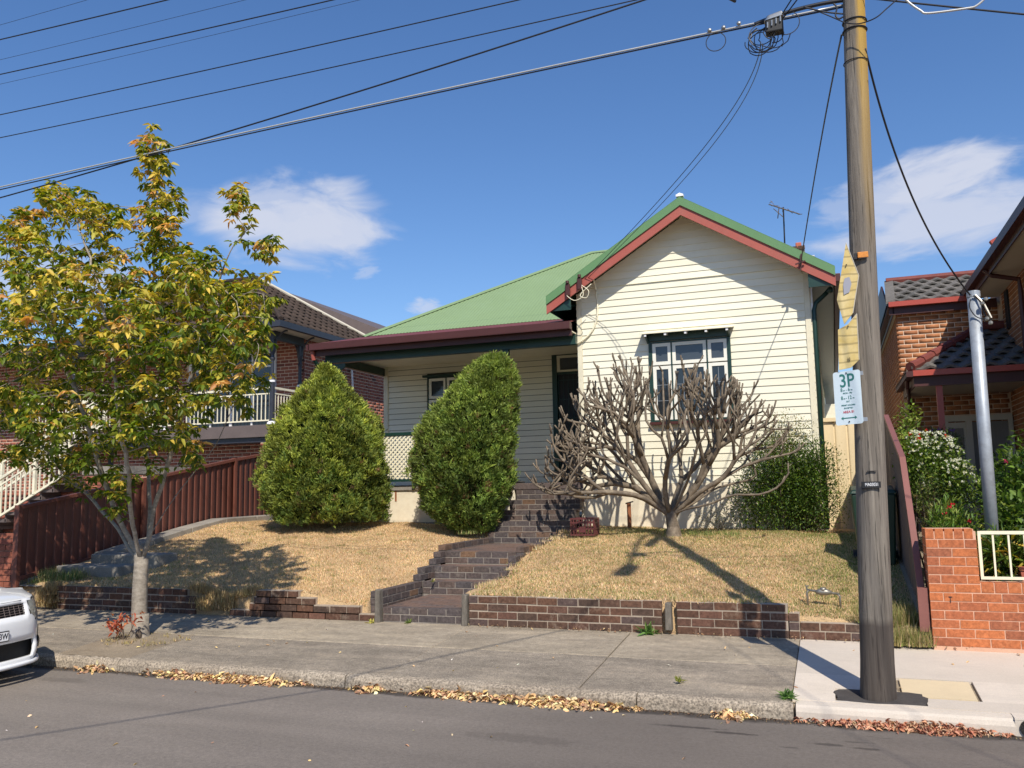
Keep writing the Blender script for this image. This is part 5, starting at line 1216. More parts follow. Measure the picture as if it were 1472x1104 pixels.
b.prism([Cc+U*x+Vv*(y-h2+.052)+Nn*.0005 for x, y in ar], Nn*.001); b.build('arrow', 'print_teal', sp)
for yy in (h2-.016, -h2+.022): b = MB(); c_ = Cc+Vv*yy; b.tube([c_, c_+Nn*.006], .006, 8); b.build('bolt', 'dark', sp)
b = MB(); b.beam(Cc+Vv*(h2-.03)-Nn*.01-U*.02, Cc+Vv*(h2-.03)-Nn*.01+U*(Wd_/2+.02), .012, .03); b.beam(Cc-Vv*(h2-.03)-Nn*.01-U*.02, Cc-Vv*(h2-.03)-Nn*.01+U*(Wd_/2+.03), .012, .03); b.build('bracket', 'galv', ps)
# two weathered yellow signs seen almost edge on
def bentsign(name, lab, pts, holes, extra):
    cpt = np.mean([P(x, y, 7.27) for x, y, d in pts], axis=0); t = thing(name, lab, 'sign', tuple(cpt))
    b = MB(); ring = [P(x, y, 7.27+d) for x, y, d in pts]; b.prism([tuple(q) for q in ring], (.002, .006, 0)); pl = b.build('sign_plate', 'yellow_sign', t)
    e = MB(); 
    for i in extra: e.tube([ring[i[0]], ring[i[1]]], .003, 6)
    e.build('folded_edge', 'soffit', t)
    for (x, y) in holes: q = P(x, y, 7.262); b = MB(); b.tube([q, q+np.array([0, -.008, 0])], .006, 8); b.build('bolt', 'dark', pl)
    return t, pl
d1, pl1 = bentsign('warning_sign', 'weathered yellow diamond warning sign on the timber pole, upper of the two yellow plates', [(1216, 349, 0), (1203, 431, 0), (1213.5, 466, 0), (1226, 450, 0), (1234.5, 396, 0)], [(1216.5, 381)], [(0, 4), (4, 3)])
b = MB(); b.prism([P(x, y, 7.264) for x, y in ((1214, 400), (1221, 398), (1224, 408), (1221, 420), (1213, 424), (1212, 410))], (0, -.0008, 0)); b.build('faded_symbol', 'print_grey', pl1)
d2_, pl2 = bentsign('advisory_sign', 'weathered yellow advisory plate just above the white parking sign', [(1204.5, 474, 0), (1206, 532, 0), (1223, 528.5, 0), (1235, 517, 0), (1231.6, 451, 0), (1219, 466, 0)], [(1219, 469)], [(4, 3), (4, 5)])
textmesh('number', '10', .042, 'print_black', pl2, tuple(P(1220, 517, 7.262)), sx=.55)
# steel service pole on the right
sp_ = thing('service_pole', 'galvanised steel service pole standing behind the cream railing', 'pole', (1.46, 10.0, .8))
b = MB(); b.tube([(1.462, 10, .7), (1.478, 10, 3.70)], .062, 18); b.build('pole', 'galv', sp_, smooth=True)
b = MB(); b.tube([(1.478, 10, 3.70), (1.478, 10, 3.765)], .066, 18); b.build('cap', 'galv', sp_, bevel=.004)
b = MB(); b.tube([P(1402, 424, 9.92), P(1414, 436, 9.9), P(1425, 457, 9.88)], .012, 6)
for (px, py) in ((1412, 436), (1417, 430), (1419, 458), (1424, 464)): q = P(px, py, 9.88); b.lathe(tuple(q), [(.012, -.02), (.022, -.01), (.022, .01), (.012, .02)], 8)
b.build('cable_clamps', 'brass_grey', sp_)
loop([P(1395, 430, 9.92), P(1394, 442, 9.92), P(1402, 454, 9.92), P(1412, 458, 9.92), P(1422, 456, 9.9)], .006, 'black_cable', sp_, 'looped_cable')
loop([P(1399, 425, 9.92), P(1409, 434, 9.92), P(1416, 452, 9.92), P(1424, 462, 9.9)], .007, 'black_cable', sp_, 'looped_cable')
# overhead wires
def wire(name, lab, pts, r, mat='black_cable', cat='power line', group=None, n=60, sag=0):
    b = MB(); pts = [np.array(p, float) for p in pts]
    if len(pts) == 2: out = [pts[0]+(pts[1]-pts[0])*t-np.array([0, 0, sag*4*t*(1-t)]) for t in np.linspace(0, 1, n)]
    else:
        s = [0]; [s.append(s[-1]+np.linalg.norm(pts[i+1]-pts[i])) for i in range(len(pts)-1)]; s = np.array(s); A_ = np.array(pts); deg = min(2, len(pts)-1)
        cs = [np.polyfit(s, A_[:, k], deg) for k in range(3)]; out = [np.array([np.polyval(c, q) for c in cs]) for q in np.linspace(s[0], s[-1], n)]
    b.tube(out, r, 6); o = b.build(name, mat, None, smooth=True, origin=tuple(out[0])); return setp(o, lab, cat, group)
def span(y, a, c, x0=-32, x1=.41, z1=None):
    """wire along the street through two pixel points, on the plane Y=y, sagging towards the middle"""
    p, q = P(*a, y), P(*c, y); sl = (q[2]-p[2])/(q[0]-p[0]); k = .0009
    f = lambda x: p[2]+sl*(x-p[0])+k*(x-p[0])*(x-q[0]); return [(x, y, f(x)) for x in np.linspace(x0, x1, 12)]
labs = ['topmost bold black wire crossing the upper left sky', 'second bold black wire from the top across the upper left sky', 'third black wire down, leaving the frame top left of centre', 'fourth black wire down, meeting the twisted cable at the top edge']
for (y, a, c), lb in zip(((7.0, (0, 57), (240, 0)), (7.67, (0, 107), (478, 0)), (8.5, (0, 165), (745, 0)), (9.1, (0, 198), (905, 2))), labs):
    wire('power_line', lb, span(y, a, c), .0068, group='overhead street wires')
labs = ['faintest thin wire at the very top left corner of the sky', 'thin faint wire between the first and second bold wires', 'hair thin wire just under the second bold wire']
for (y, a, c), lb in zip(((11, (0, 36), (125, 0)), (11.4, (0, 86), (352, 0)), (12.2, (0, 121), (500, 4))), labs):
    wire('power_line', lb, span(y, a, c, x1=30), .0035, mat='black_cable', group='overhead street wires')
wire('telephone_cable', 'twisted black cable slanting from the top edge down to the tree top', [P(-200, 338, 7.5), P(100, 257, 7.5), P(245, 213, 7.5), P(590, 108, 7.5), P(940, -4, 7.5), P(1210, -95, 7.5)], .0082, cat='cable')
wire('communications_cable', 'thick pale grey cable running from the pole box down to the left edge', [P(-400, 365, 7.46), P(0, 264, 7.46), P(245, 212, 7.46), P(600, 146, 7.46), P(1020, 46.5, 7.46), P(1212, 3, 7.46)], .008, 'grey_cable', cat='cable')
wire('communications_cable', 'thick black cable strapped just under the pale grey cable', [P(-400, 369, 7.47), P(0, 268, 7.47), P(245, 215.5, 7.47), P(600, 149, 7.47), P(1020, 49.5, 7.47), P(1212, 6, 7.47)], .0068, 'black_cable', cat='cable')
wire('communications_cable', 'black cable leaving the pole top to the right edge of the sky', [P(1238, -4, 7.4), P(1340, 8, 7.3), P(1472, 20, 7.2), P(1900, 60, 6.8)], .0075, cat='cable')
wire('service_wire', 'left of the pair of thin wires dropping to the gable fitting', [P(1098, 62, 7.46), P(1060, 135, 9.2), P(984, 247, 11.6), P(930, 310, 12.8), P(835, 405, 13.68)], .005, cat='cable', group='service wires to the cottage')
wire('service_wire', 'right of the pair of thin wires dropping to the gable fitting', [P(1101, 63, 7.46), P(1066, 137, 9.2), P(992, 249, 11.6), P(936, 312, 12.8), P(840, 403, 13.68)], .0045, cat='cable', group='service wires to the cottage')
wire('service_wire', 'left of two thin wires rising from the junction box over the street', [(-.24, 7.46, 5.80), (3.55, .35, 7.0), (7.2, -6.4, 8.3)], .006, cat='cable', group='service wires over the street')
wire('service_wire', 'right of two thin wires rising from the junction box over the street', [(-.21, 7.46, 5.80), (4.15, .55, 7.0), (8.3, -6.0, 8.3)], .006, cat='cable', group='service wires over the street')
wire('service_wire', 'thin black wire from the pole down to the right slope of the gable', [P(1210, 50, 7.35), P(1180, 200, 10.0), P(1164, 300, 12), P(1150, 384, 13.68)], .008, cat='cable')
wire('service_wire', 'black wire curving from the timber pole to the steel service pole', [P(1243, 70, 7.4), P(1290, 225, 8.2), P(1340, 345, 9.1), P(1395, 424, 9.93)], .009, cat='cable')
q = P(1150, 378, 13.69); b = MB(); b.beam((q[0], q[1]-.01, q[2]-.12), (q[0]+.03, q[1]-.01, q[2]+.14), .02, .03); b.beam((q[0]-.07, q[1]-.02, q[2]-.02), (q[0]+.08, q[1]-.02, q[2]+.02), .02, .02); b.build('cable_hook', 'maroon', hs_)
jb = thing('junction_box', 'silver topped cable junction box in a tangle of loops near the pole top', 'junction box', tuple(P(1110, 38, 7.42)))
c_ = P(1113, 36, 7.42); b = MB(); b.box((c_[0]-.075, 7.36, c_[2]-.085), (c_[0]+.075, 7.46, c_[2]+.03)); b.build('box_body', 'dark', jb, bevel=.01)
b = MB(); b.hexa([(c_[0]-.085, 7.35, c_[2]+.02), (c_[0]+.085, 7.35, c_[2]+.045), (c_[0]+.085, 7.47, c_[2]+.045), (c_[0]-.085, 7.47, c_[2]+.02)], [(c_[0]-.055, 7.37, c_[2]+.075), (c_[0]+.07, 7.37, c_[2]+.10), (c_[0]+.07, 7.45, c_[2]+.10), (c_[0]-.055, 7.45, c_[2]+.075)]); b.build('box_cover', 'steel', jb, bevel=.012)
for i in range(4): b = MB(); b.tube([(c_[0]-.055+i*.036, 7.352, c_[2]-.05+i*.012), (c_[0]-.052+i*.036, 7.352, c_[2]+.0+i*.012)], .007, 6); b.build('terminal', 'steel', jb)
r_ = random.Random(3)
for i in range(9):
    cx_, cz_ = c_[0]-.10+r_.uniform(-.07, .10), c_[2]-.10+r_.uniform(-.05, .04); rr = r_.uniform(.07, .13); ph = r_.uniform(0, 6)
    b = MB(); b.tube([(cx_+rr*math.cos(a+ph)*r_.uniform(.93, 1.05), 7.42+.04*math.sin(a*.7+i), cz_+rr*.95*math.sin(a+ph)) for a in np.linspace(0, r_.uniform(4.2, 6.6), 22)], .0045, 5); b.build('cable_loop', 'black_cable', jb)
for (px, py, pr) in ((1131, 33, 17), (1029, 60, 14)):
    q = P(px, py, 7.44); rr = pr/1233*7.6; b = MB(); b.tube([(q[0]+rr*math.cos(a), 7.44, q[2]+rr*math.sin(a)) for a in np.linspace(1.3, 7.3, 26)], .0042, 5); b.build('cable_loop', 'black_cable', jb)
wire('cable_bundle', 'sagging black cable bundle between junction box and timber pole', [P(1085, 36, 7.45), P(1115, 21, 7.45), P(1150, 14, 7.45), P(1180, 6, 7.45), P(1212, 0, 7.45)], .017, cat='cable')
for (x0, x1) in ((1062, 33), (1040, 39), (1020, 43)): q = P(x0, x1+1, 7.44); b = MB(); b.lathe((q[0], 7.44, q[2]-.012), [(.012, 0), (.02, .008), (.02, .022), (.012, .03)], 8); b.build('cable_tie', 'steel', jb)
# wires over the street, out of frame, that draw the faint shadow lines on the asphalt
def overroad(ga, gb, h, name, lab):
    k = h/1.20; off = np.array([.55*k, -1.0*k, h]); a, c = np.array(ga)+off, np.array(gb)+off; d = c-a; return wire(name, lab, [a-d*4, c+d*1.2], .011, cat='cable', group='service wires over the street', n=4)
overroad((-5.85, 4.82, 0), (-4.43, 7.06, 0), 5.0, 'service_wire', 'wire above the street whose thin shadow crosses the asphalt at lower left')
# television aerial
ta = thing('tv_aerial', 'spindly rooftop television aerial behind the right slope of the gable', 'aerial', (-.66, 17, 6.3))
q = P(1126, 298, 17); b = MB(); b.tube([(-.655, 17, 5.6), (q[0], 17, q[2])], .016, 6); b.build('mast', 'black_cable', ta)
qa, qb = P(1106, 294, 17), P(1150, 308, 16.7); b = MB(); b.tube([qa, qb], .012, 5)
for i in range(9): m_ = qa+(qb-qa)*(i/8); ll = .05+.12*abs(math.sin(i*1.3+.5)); b.tube([m_+np.array([-.25*ll, ll*1.6, ll*.5]), m_-np.array([-.25*ll, ll*1.6, ll*.5])], .0065, 4)
for i in range(5): a_ = i*.6; m_ = qa+(qb-qa)*.15*i+np.array([0, 0, .03]); b.tube([m_, m_+np.array([.10*math.cos(a_*2+1), .05, .10*math.sin(a_*2+.4)])], .006, 4)
b.tube([P(1120, 297, 17), P(1118, 314, 17)], .01, 5); b.tube([P(1126, 312, 17), P(1112, 300, 17)], .008, 5); b.build('elements', 'grey_sheet', ta)
# ================================================================ VEGETATION
def colmix(n, cols, w, jit=.15):
    c = np.array(cols)[RNG.choice(len(cols), n, p=np.array(w)/np.sum(w))]; return np.clip(c*(1+RNG.normal(0, jit, (n, 1)))*(1+RNG.normal(0, .05, (n, 3))), .002, .9)
def unit(v): return v/(np.linalg.norm(v, axis=1)[:, None]+1e-9)
# ---- street tree
RNG = np.random.default_rng(77)
TB = (-7.52, 7.90)
tr_ = thing('street_tree', 'young street tree with pale forked trunk and green leaves turning yellow and orange', 'tree', (TB[0], TB[1], .16))
def TP(px, py, dy): return P(px, py, 7.90+dy)
limbs = [
 [TP(201, 926, 0), TP(200, 880, 0), TP(201, 840, 0), TP(203, 805, 0)],
 [None, TP(190, 780, .03), TP(165, 738, -.1), TP(150, 690, -.25), TP(135, 640, -.4), TP(118, 590, -.5), TP(95, 530, -.6), TP(70, 460, -.65), TP(40, 400, -.7)],
 [None, TP(214, 780, .05), TP(222, 730, .1), TP(238, 680, .1), TP(258, 620, .05), TP(272, 560, 0), TP(282, 500, -.1), TP(293, 450, -.2), TP(315, 410, -.3), TP(330, 360, -.35)],
 [None, TP(192, 800, .1), TP(170, 760, .3), TP(130, 715, .6), TP(100, 690, .8), TP(60, 640, 1.0), TP(20, 590, 1.2)],
 [None, TP(212, 790, .1), TP(216, 740, .3), TP(214, 680, .5), TP(205, 600, .6), TP(210, 500, .6), TP(220, 400, .4), TP(222, 320, .3), TP(222, 225, .1)],
 [None, TP(216, 770, .1), TP(240, 730, .5), TP(270, 690, .9), TP(310, 640, 1.1), TP(345, 560, 1.2), TP(370, 470, 1.2), TP(385, 400, 1.1)],
 [None, TP(197, 790, -.05), TP(190, 740, -.3), TP(185, 680, -.6), TP(170, 600, -.8), TP(160, 500, -.9), TP(140, 400, -.8), TP(110, 320, -.6)],
]
nodes = []; par = []
def addpath(path, start):
    cur = start
    for k in range(len(path)-1):
        a, c = path[k] if path[k] is not None else nodes[cur], path[k+1]; Lg = np.linalg.norm(c-a); m = max(1, int(Lg/.12))
        if cur is None: nodes.append(np.array(a)); par.append(-1); cur = 0
        for j in range(1, m+1): nodes.append(a+(c-a)*j/m+RNG.normal(0, .006, 3)); par.append(cur); cur = len(nodes)-1
    return cur
top = addpath(limbs[0], None); tr_top = top
for l in limbs[1:]: l[0] = nodes[top]; addpath(l, top)
ells = [(205, 470, 170, 130, 1.25, 150), (60, 420, 95, 130, 1.2, 90), (-60, 470, 90, 150, 1.2, 60), (222, 232, 26, 52, .22, 34), (232, 310, 38, 48, .4, 32), (343, 292, 22, 34, .25, 14), (384, 355, 24, 22, .25, 13), (85, 290, 42, 32, .5, 26), (140, 320, 40, 36, .5, 24), (22, 340, 36, 44, .5, 24), (190, 600, 110, 62, 1.0, 64), (60, 590, 85, 62, 1.0, 44), (-30, 620, 50, 50, 1, 14), (315, 510, 72, 105, .9, 62), (360, 440, 42, 60, .5, 26), (165, 695, 26, 36, .3, 13), (170, 725, 12, 22, .2, 6), (275, 400, 60, 60, .8, 34), (280, 655, 22, 26, .3, 7), (110, 660, 40, 30, .5, 12), (25, 650, 30, 25, .4, 8)]
att = []
for (cx_, cy_, rx, ry, dy, n) in ells:
    for _ in range(int(n*3.1)):
        v = RNG.normal(size=3); v /= np.linalg.norm(v); v *= RNG.random()**.45; dd = 7.62+1.25*dy*v[2]; att.append(P(cx_+rx*v[0], cy_+ry*v[1], dd))
nodes_, par_ = colonize(nodes, par, att, step=.10, infl=1.6, kill=.105, iters=60, trop=(0, 0, .12), jitter=.08)
b = MB(); Pn, rad, ch = tree_mesh(b, nodes_, par_, tip=.0032, expo=2.25, rmax=.066, sides=7, pwr=1.35, fix=(tr_top, .094, .080))
base = Pn[0]; 
b.build('trunk', 'bark_pale', tr_, smooth=True)
# root flare and old wound
b = MB(); prof = [(.15, -.06), (.125, .0), (.105, .06), (.093, .16), (.088, .3)]; b.lathe((base[0], base[1], .155), prof, 16); b.build('root_flare', 'bark_pale', tr_, smooth=True)
b = MB(); b.lathe((base[0]+.06, base[1]-.085, .22), [(.02, -.05), (.035, 0), (.03, .05), (.01, .08)], 8); b.build('bark_wound', 'bark_dark', tr_, smooth=True)
# leaves: drooping fans at the twig ends
par_ = np.array(par_); n0 = len(nodes); C = []; U = []; S = []; Wd = []; cl = []
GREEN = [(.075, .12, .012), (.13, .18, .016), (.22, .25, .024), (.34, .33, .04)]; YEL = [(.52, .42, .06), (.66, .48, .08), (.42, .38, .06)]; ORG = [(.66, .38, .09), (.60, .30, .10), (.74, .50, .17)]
orange_spots = [(P(384, 352, 7.9), .32, .9), (P(343, 290, 7.9), .3, .75), (P(10, 425, 7.6), .3, .6), (P(150, 740, 7.8), .28, .7), (P(60, 455, 7.3), .45, .5), (P(235, 245, 7.9), .16, .6), (P(20, 670, 8.5), .35, .8), (P(250, 320, 7.8), .28, .45), (P(30, 300, 7.8), .3, .25), (P(270, 395, 7.8), .3, .3), (P(180, 640, 7.2), .35, .35)]
sites = [i for i in range(n0, len(nodes_)) if not ch[i]]; inner = [i for i in range(n0, len(nodes_)) if ch[i] and rad[i] < .010]
RNG.shuffle(inner); sites = sites+inner[:int(len(inner)*1.0)]
for i in sites:
    p = Pn[i]; d = Pn[i]-Pn[par_[i]]; d = d/(np.linalg.norm(d)+1e-9); tipn = not ch[i]
    q = .10; 
    for sp, rr, pr in orange_spots: q = max(q, pr*math.exp(-(np.linalg.norm(p-sp)/rr)**2))
    out_ = np.clip((p[2]-2.2)/3.5, 0, 1); q = max(q, .08+.42*out_)
    hue = RNG.random(); nf_ = RNG.integers(7, 11) if tipn else RNG.integers(4, 8)
    kind_ = 'o' if hue < q*.30 else ('y' if hue < q*1.25 else 'g')
    for fan in range(2 if tipn else 1):
        pp = p+RNG.normal(0, .035, 3); ang0 = RNG.uniform(0, 6.28)
        for j in range(nf_):
            a = ang0+j*2.4; u = np.array([math.cos(a), math.sin(a), RNG.uniform(-.75, .25)])+d*.35; u /= np.linalg.norm(u)
            C.append(pp+u*.012); U.append(u); S.append(RNG.uniform(.05, .12)); Wd.append(S[-1]*RNG.uniform(.34, .5))
            pal = {'g': GREEN, 'y': YEL, 'o': ORG}[kind_ if RNG.random() < .82 else ('g' if kind_ != 'g' else 'y')]
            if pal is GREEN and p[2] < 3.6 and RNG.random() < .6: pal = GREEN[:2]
            if kind_ == 'g' and pal is YEL and RNG.random() < .5: pal = GREEN
            cl.append(np.array(pal[RNG.integers(len(pal))])*RNG.uniform(.8, 1.2))
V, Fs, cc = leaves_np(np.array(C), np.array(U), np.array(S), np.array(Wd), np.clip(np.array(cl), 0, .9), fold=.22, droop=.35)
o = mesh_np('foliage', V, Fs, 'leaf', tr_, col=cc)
print('tree leaves', len(C), 'nodes', len(nodes_))

# ---- two clipped conifers
def conifer(lab, outline, y, depth, tipcol, n, seed, holes=()):
    """outline: list of (z, xleft, xright)"""
    zz = np.array([q[0] for q in outline]); xl = np.array([q[1] for q in outline]); xr = np.array([q[2] for q in outline])
    g = np.random.default_rng(seed); t = thing('conifer_shrub', lab, 'shrub', ((xl[0]+xr[0])/2, y, zz[0]), group=None)
    def surf(z, a, k=1.0):
        l, r = np.interp(z, zz, xl), np.interp(z, zz, xr); cx_, rx = (l+r)/2, ((r-l)/2*.915-.03)*k
        lump = 1+.045*np.sin(a*5+z*4)+.035*np.sin(a*9-z*7+1)+.02*np.sin(a*17+z*13); ry = np.minimum(rx*depth, 1.15)
        return np.stack([cx_+rx*np.cos(a)*lump, y+ry*np.sin(a)*lump, z+0*a], -1)
    # near-black shell standing in for the shaded inside of the shrub
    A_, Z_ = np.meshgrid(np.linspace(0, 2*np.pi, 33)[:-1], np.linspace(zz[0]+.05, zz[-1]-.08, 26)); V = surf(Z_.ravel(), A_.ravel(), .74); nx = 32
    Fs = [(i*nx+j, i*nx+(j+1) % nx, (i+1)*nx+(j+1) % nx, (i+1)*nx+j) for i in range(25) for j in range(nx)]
    mesh_np('shade_shell', V, Fs, 'inner_dark', t, smooth=True)
    z = zz[0]+(zz[-1]-zz[0])*g.random(n); w = np.interp(z, zz, xr-xl)
    keep = g.random(n) < (w/w.max())**.8; z = z[keep]
    extra = zz[-1]-.18*g.random(int(n*.02)); z = np.concatenate([z, extra]); a = g.random(len(z))*2*np.pi; kk = 1-.20*g.random(len(z))**1.5; kk[-len(extra):] *= g.random(len(extra))**.5
    cz = zz[0]+(zz[-1]-zz[0])*g.random(420); ca = g.random(420)*2*np.pi; wloc = np.interp(z, zz, xr-xl)/2
    dist = np.sqrt((z[:, None]-cz[None])**2+((np.angle(np.exp(1j*(a[:, None]-ca[None])))*wloc[:, None])**2)); cid = dist.argmin(1); dmin = dist.min(1)
    coff = g.uniform(-.07, .05, 420); cbr = g.uniform(.6, 1.45, 420); hol = g.choice(420, 12, replace=False); coff[hol] -= .09; cbr[hol] *= .4; kk = kk*(1+coff[cid]-np.clip(dmin/.13, 0, 1.2)**2*.075)  # hollow clumps sunk inward and coloured darker, their shade put into the leaf colour
    C0 = surf(z, a, kk); eps = .02; l, r = np.interp(z, zz, xl), np.interp(z, zz, xr); cen = np.stack([(l+r)/2, np.full_like(z, y), z], -1); out_ = unit(C0-cen)
    clump = g.normal(0, 1, (len(z), 3))*.3
    m = 15; base_u = unit(out_*.75+np.array([0, 0, .95])+clump)
    C = np.repeat(C0, m, 0)+g.normal(0, .022, (len(z)*m, 3)); U = unit(np.repeat(base_u, m, 0)+g.normal(0, .42, (len(z)*m, 3)))
    S = g.uniform(.045, .085, len(C)); Wd = g.uniform(.012, .022, len(C))
    stray = g.random(len(z)) < .012; st6 = np.repeat(stray, m); S = S*np.where(st6, 1.7, 1); C = C+np.where(st6, 1, 0)[:, None]*U*.03
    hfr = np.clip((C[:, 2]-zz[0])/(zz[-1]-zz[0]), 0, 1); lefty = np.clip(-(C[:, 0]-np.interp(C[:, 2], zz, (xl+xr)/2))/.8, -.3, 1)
    yy_ = np.clip(.22+.5*hfr+.35*lefty*hfr+np.repeat(g.normal(0, .22, len(z)), m), 0, 1)[:, None]  # yellower toward top and left: highlights put into the leaf colour
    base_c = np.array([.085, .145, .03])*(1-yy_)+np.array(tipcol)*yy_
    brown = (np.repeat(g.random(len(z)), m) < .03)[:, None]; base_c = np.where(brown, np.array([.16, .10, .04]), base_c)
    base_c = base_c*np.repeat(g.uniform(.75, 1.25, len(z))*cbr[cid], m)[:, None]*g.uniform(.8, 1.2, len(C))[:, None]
    global RNG; keepR = RNG; RNG = g
    V, Fs, cc = cards_np(C, U, S, Wd, base_c); RNG = keepR
    mesh_np('foliage', V, Fs, 'needle', t, col=cc); return t
def ol(rows, y):
    out_ = []
    for py, pl, pr in rows:
        a, c = P(pl, py, y), P(pr, py, y); out_.append(((a[2]+c[2])/2, a[0], c[0]))
    out_.sort(); return out_
YC = 13.0
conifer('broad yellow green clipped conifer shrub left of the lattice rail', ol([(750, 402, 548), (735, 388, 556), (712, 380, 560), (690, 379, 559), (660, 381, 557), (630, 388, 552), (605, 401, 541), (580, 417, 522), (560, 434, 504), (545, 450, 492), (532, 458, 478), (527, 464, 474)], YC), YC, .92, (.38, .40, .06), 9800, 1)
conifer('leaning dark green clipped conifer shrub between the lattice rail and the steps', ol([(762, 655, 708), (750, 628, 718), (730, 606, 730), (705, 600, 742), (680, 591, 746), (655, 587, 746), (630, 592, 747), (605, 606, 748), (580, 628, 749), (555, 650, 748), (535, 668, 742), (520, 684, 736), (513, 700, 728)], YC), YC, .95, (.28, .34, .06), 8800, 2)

# ---- frangipani
fr = thing('frangipani_tree', 'bare frangipani tree with many grey forked branches in front of the gable wall', 'tree', (-2.26, 12.75, 1.05))
RNG_KEEP = RNG; RNG = np.random.default_rng(36)
nodes = []; par = []
def FP(px, py, dy): return P(px, py, 12.75+dy)

top = addpath([FP(970, 770, 0), FP(968, 752, 0), FP(964, 742, 0)], None)
fcen = np.array([-2.33, 12.78, 1.30])
def infro(p): q = (p-fcen)/np.array([2.12, 1.22, 2.42])*RNG.uniform(.96, 1.16); return (q**2).sum() < 1 and p[1] < 13.98 and p[2] > 1.5 and frtop(p)
def frtop(p):
    px, py, _ = proj(p); return py > np.interp(px, [765, 785, 830, 880, 920, 960, 1010, 1060, 1100, 1150, 1172], [640, 600, 545, 522, 514, 512, 530, 545, 540, 570, 640])
def addn(p, k): nodes.append(np.array(p, float)); par.append(k); return len(nodes)-1
def fgrow(k, d, Lg, dep):
    p = nodes[k]; d = d/np.linalg.norm(d); d2 = d+np.array([0, 0, .13]); d2 /= np.linalg.norm(d2); m_ = p+d*Lg*.5+RNG.normal(0, .008, 3); e_ = m_+d2*Lg*.5
    if not infro(e_):
        if dep >= 2:
            dd = np.array([0, 0, .9])-(p-fcen)*np.array([.45, .5, 0]); e3 = p+dd/np.linalg.norm(dd)*Lg*.7
            if infro(e3): fgrow(addn(e3, k), dd, Lg*.75, min(dep-2, 1))
            return
        e2 = p+(d2*.6+np.array([0, 0, .7]))*Lg*.35
        if infro(e2) or dep <= 1: a = addn(p+(e2-p)*.5, k); addn(e2, a)
        return
    a = addn(m_, k); e = addn(e_, a)
    if dep == 0: return
    n_ = 3 if RNG.random() < .12 else (2 if RNG.random() < .86 else 1); ph = RNG.uniform(0, 6.28); ax = np.cross(d2, [0.3, 1, .2]); ax /= np.linalg.norm(ax); ay = np.cross(d2, ax)
    for j in range(n_):
        an = ph+j*2*math.pi/n_+RNG.normal(0, .25); sp = RNG.uniform(.32, .72); c_ = d2*math.cos(sp)+(ax*math.cos(an)+ay*math.sin(an)*.9)*math.sin(sp); rad_ = (nodes[e]-fcen)*np.array([.5, .5, .3]); c_ = c_+.20*rad_+np.array([0, 0, .02]); fgrow(e, c_, Lg*RNG.uniform(.80, .97), dep-1)
limbs_f = [([FP(925, 714, -.2), FP(900, 708, -.35), FP(850, 690, -.4)], 5), ([FP(930, 712, .15), FP(900, 695, .3), FP(850, 650, .3)], 5), ([FP(1000, 722, .1), FP(1030, 700, .2), FP(1090, 660, .1)], 5), ([FP(938, 724, -.12), FP(912, 711, -.2), FP(880, 706, -.3)], 4), ([FP(940, 722, 0), FP(915, 700, .1), FP(885, 680, .2)], 5), ([FP(945, 722, -.1), FP(925, 695, -.25), FP(905, 660, -.4)], 5), ([FP(950, 722, .1), FP(938, 690, .1), FP(922, 650, .1)], 5),
  ([FP(958, 722, -.1), FP(955, 690, -.25), FP(950, 650, -.35)], 5), ([FP(968, 722, .1), FP(980, 690, .25), FP(985, 645, .3)], 5), ([FP(978, 726, 0), FP(1000, 700, .05), FP(1022, 662, .1)], 5), ([FP(975, 722, -.15), FP(990, 690, -.35), FP(1002, 650, -.45)], 4), ([FP(982, 728, -.1), FP(1012, 702, -.2), FP(1050, 678, -.3)], 5), ([FP(985, 730, .1), FP(1020, 705, .3), FP(1055, 675, .45)], 4)]
for l, dep in limbs_f:
    k = addpath([nodes[top]]+l[:2], top); d0 = l[-1]-l[0]; 
    for j in range(2 if RNG.random() < .55 else 1): dd = d0/np.linalg.norm(d0)+RNG.normal(0, .34, 3); fgrow(k, dd, RNG.uniform(.33, .42), dep-(0 if RNG.random() < .55 else 1)+1)
k = addpath([nodes[top], FP(985, 732, -.15), FP(1015, 726, -.35), FP(1060, 710, -.5), FP(1092, 713, -.5), FP(1118, 702, -.5)], top)
for dd in ((.8, -.1, .7), (.5, .2, .3)): a = addn(nodes[k]+np.array(dd)*.12, k); a2 = addn(nodes[a]+np.array([dd[0]*.6, dd[1], .9])*.12, a)
nodes_, par_ = np.array(nodes), par
b = MB(); Pn, rad, ch = tree_mesh(b, nodes_, par_, tip=.0125, expo=2.75, rmax=.092, sides=7, blunt=True, smoothit=1, pwr=.95)
for i in range(len(nodes_)):
    if not ch[i] and RNG.random() < .6:
        d = Pn[i]-Pn[par_[i]]; d /= np.linalg.norm(d)+1e-9
        for k in range(RNG.integers(1, 3)):
            u = d*1.0+RNG.normal(0, .38, 3)+np.array([0, 0, .45]); u /= np.linalg.norm(u); Lg = RNG.uniform(.07, .17); a_ = Pn[i]
            mid = a_+u*Lg*.5; e_ = mid+(u+np.array([0, 0, .25]))*Lg*.45; b.tube([a_, mid, e_, e_+(e_-mid)*.12], [.0125, .012, .0125, .006], 6)
b.build('branches', 'bark_frangipani', fr, smooth=True)
RNG = RNG_KEEP
b = MB(); b.lathe((-2.26, 12.75, .98), [(.15, 0), (.12, .08), (.105, .16), (.09, .22)], 14); b.build('trunk_base', 'bark_frangipani', fr, smooth=True)

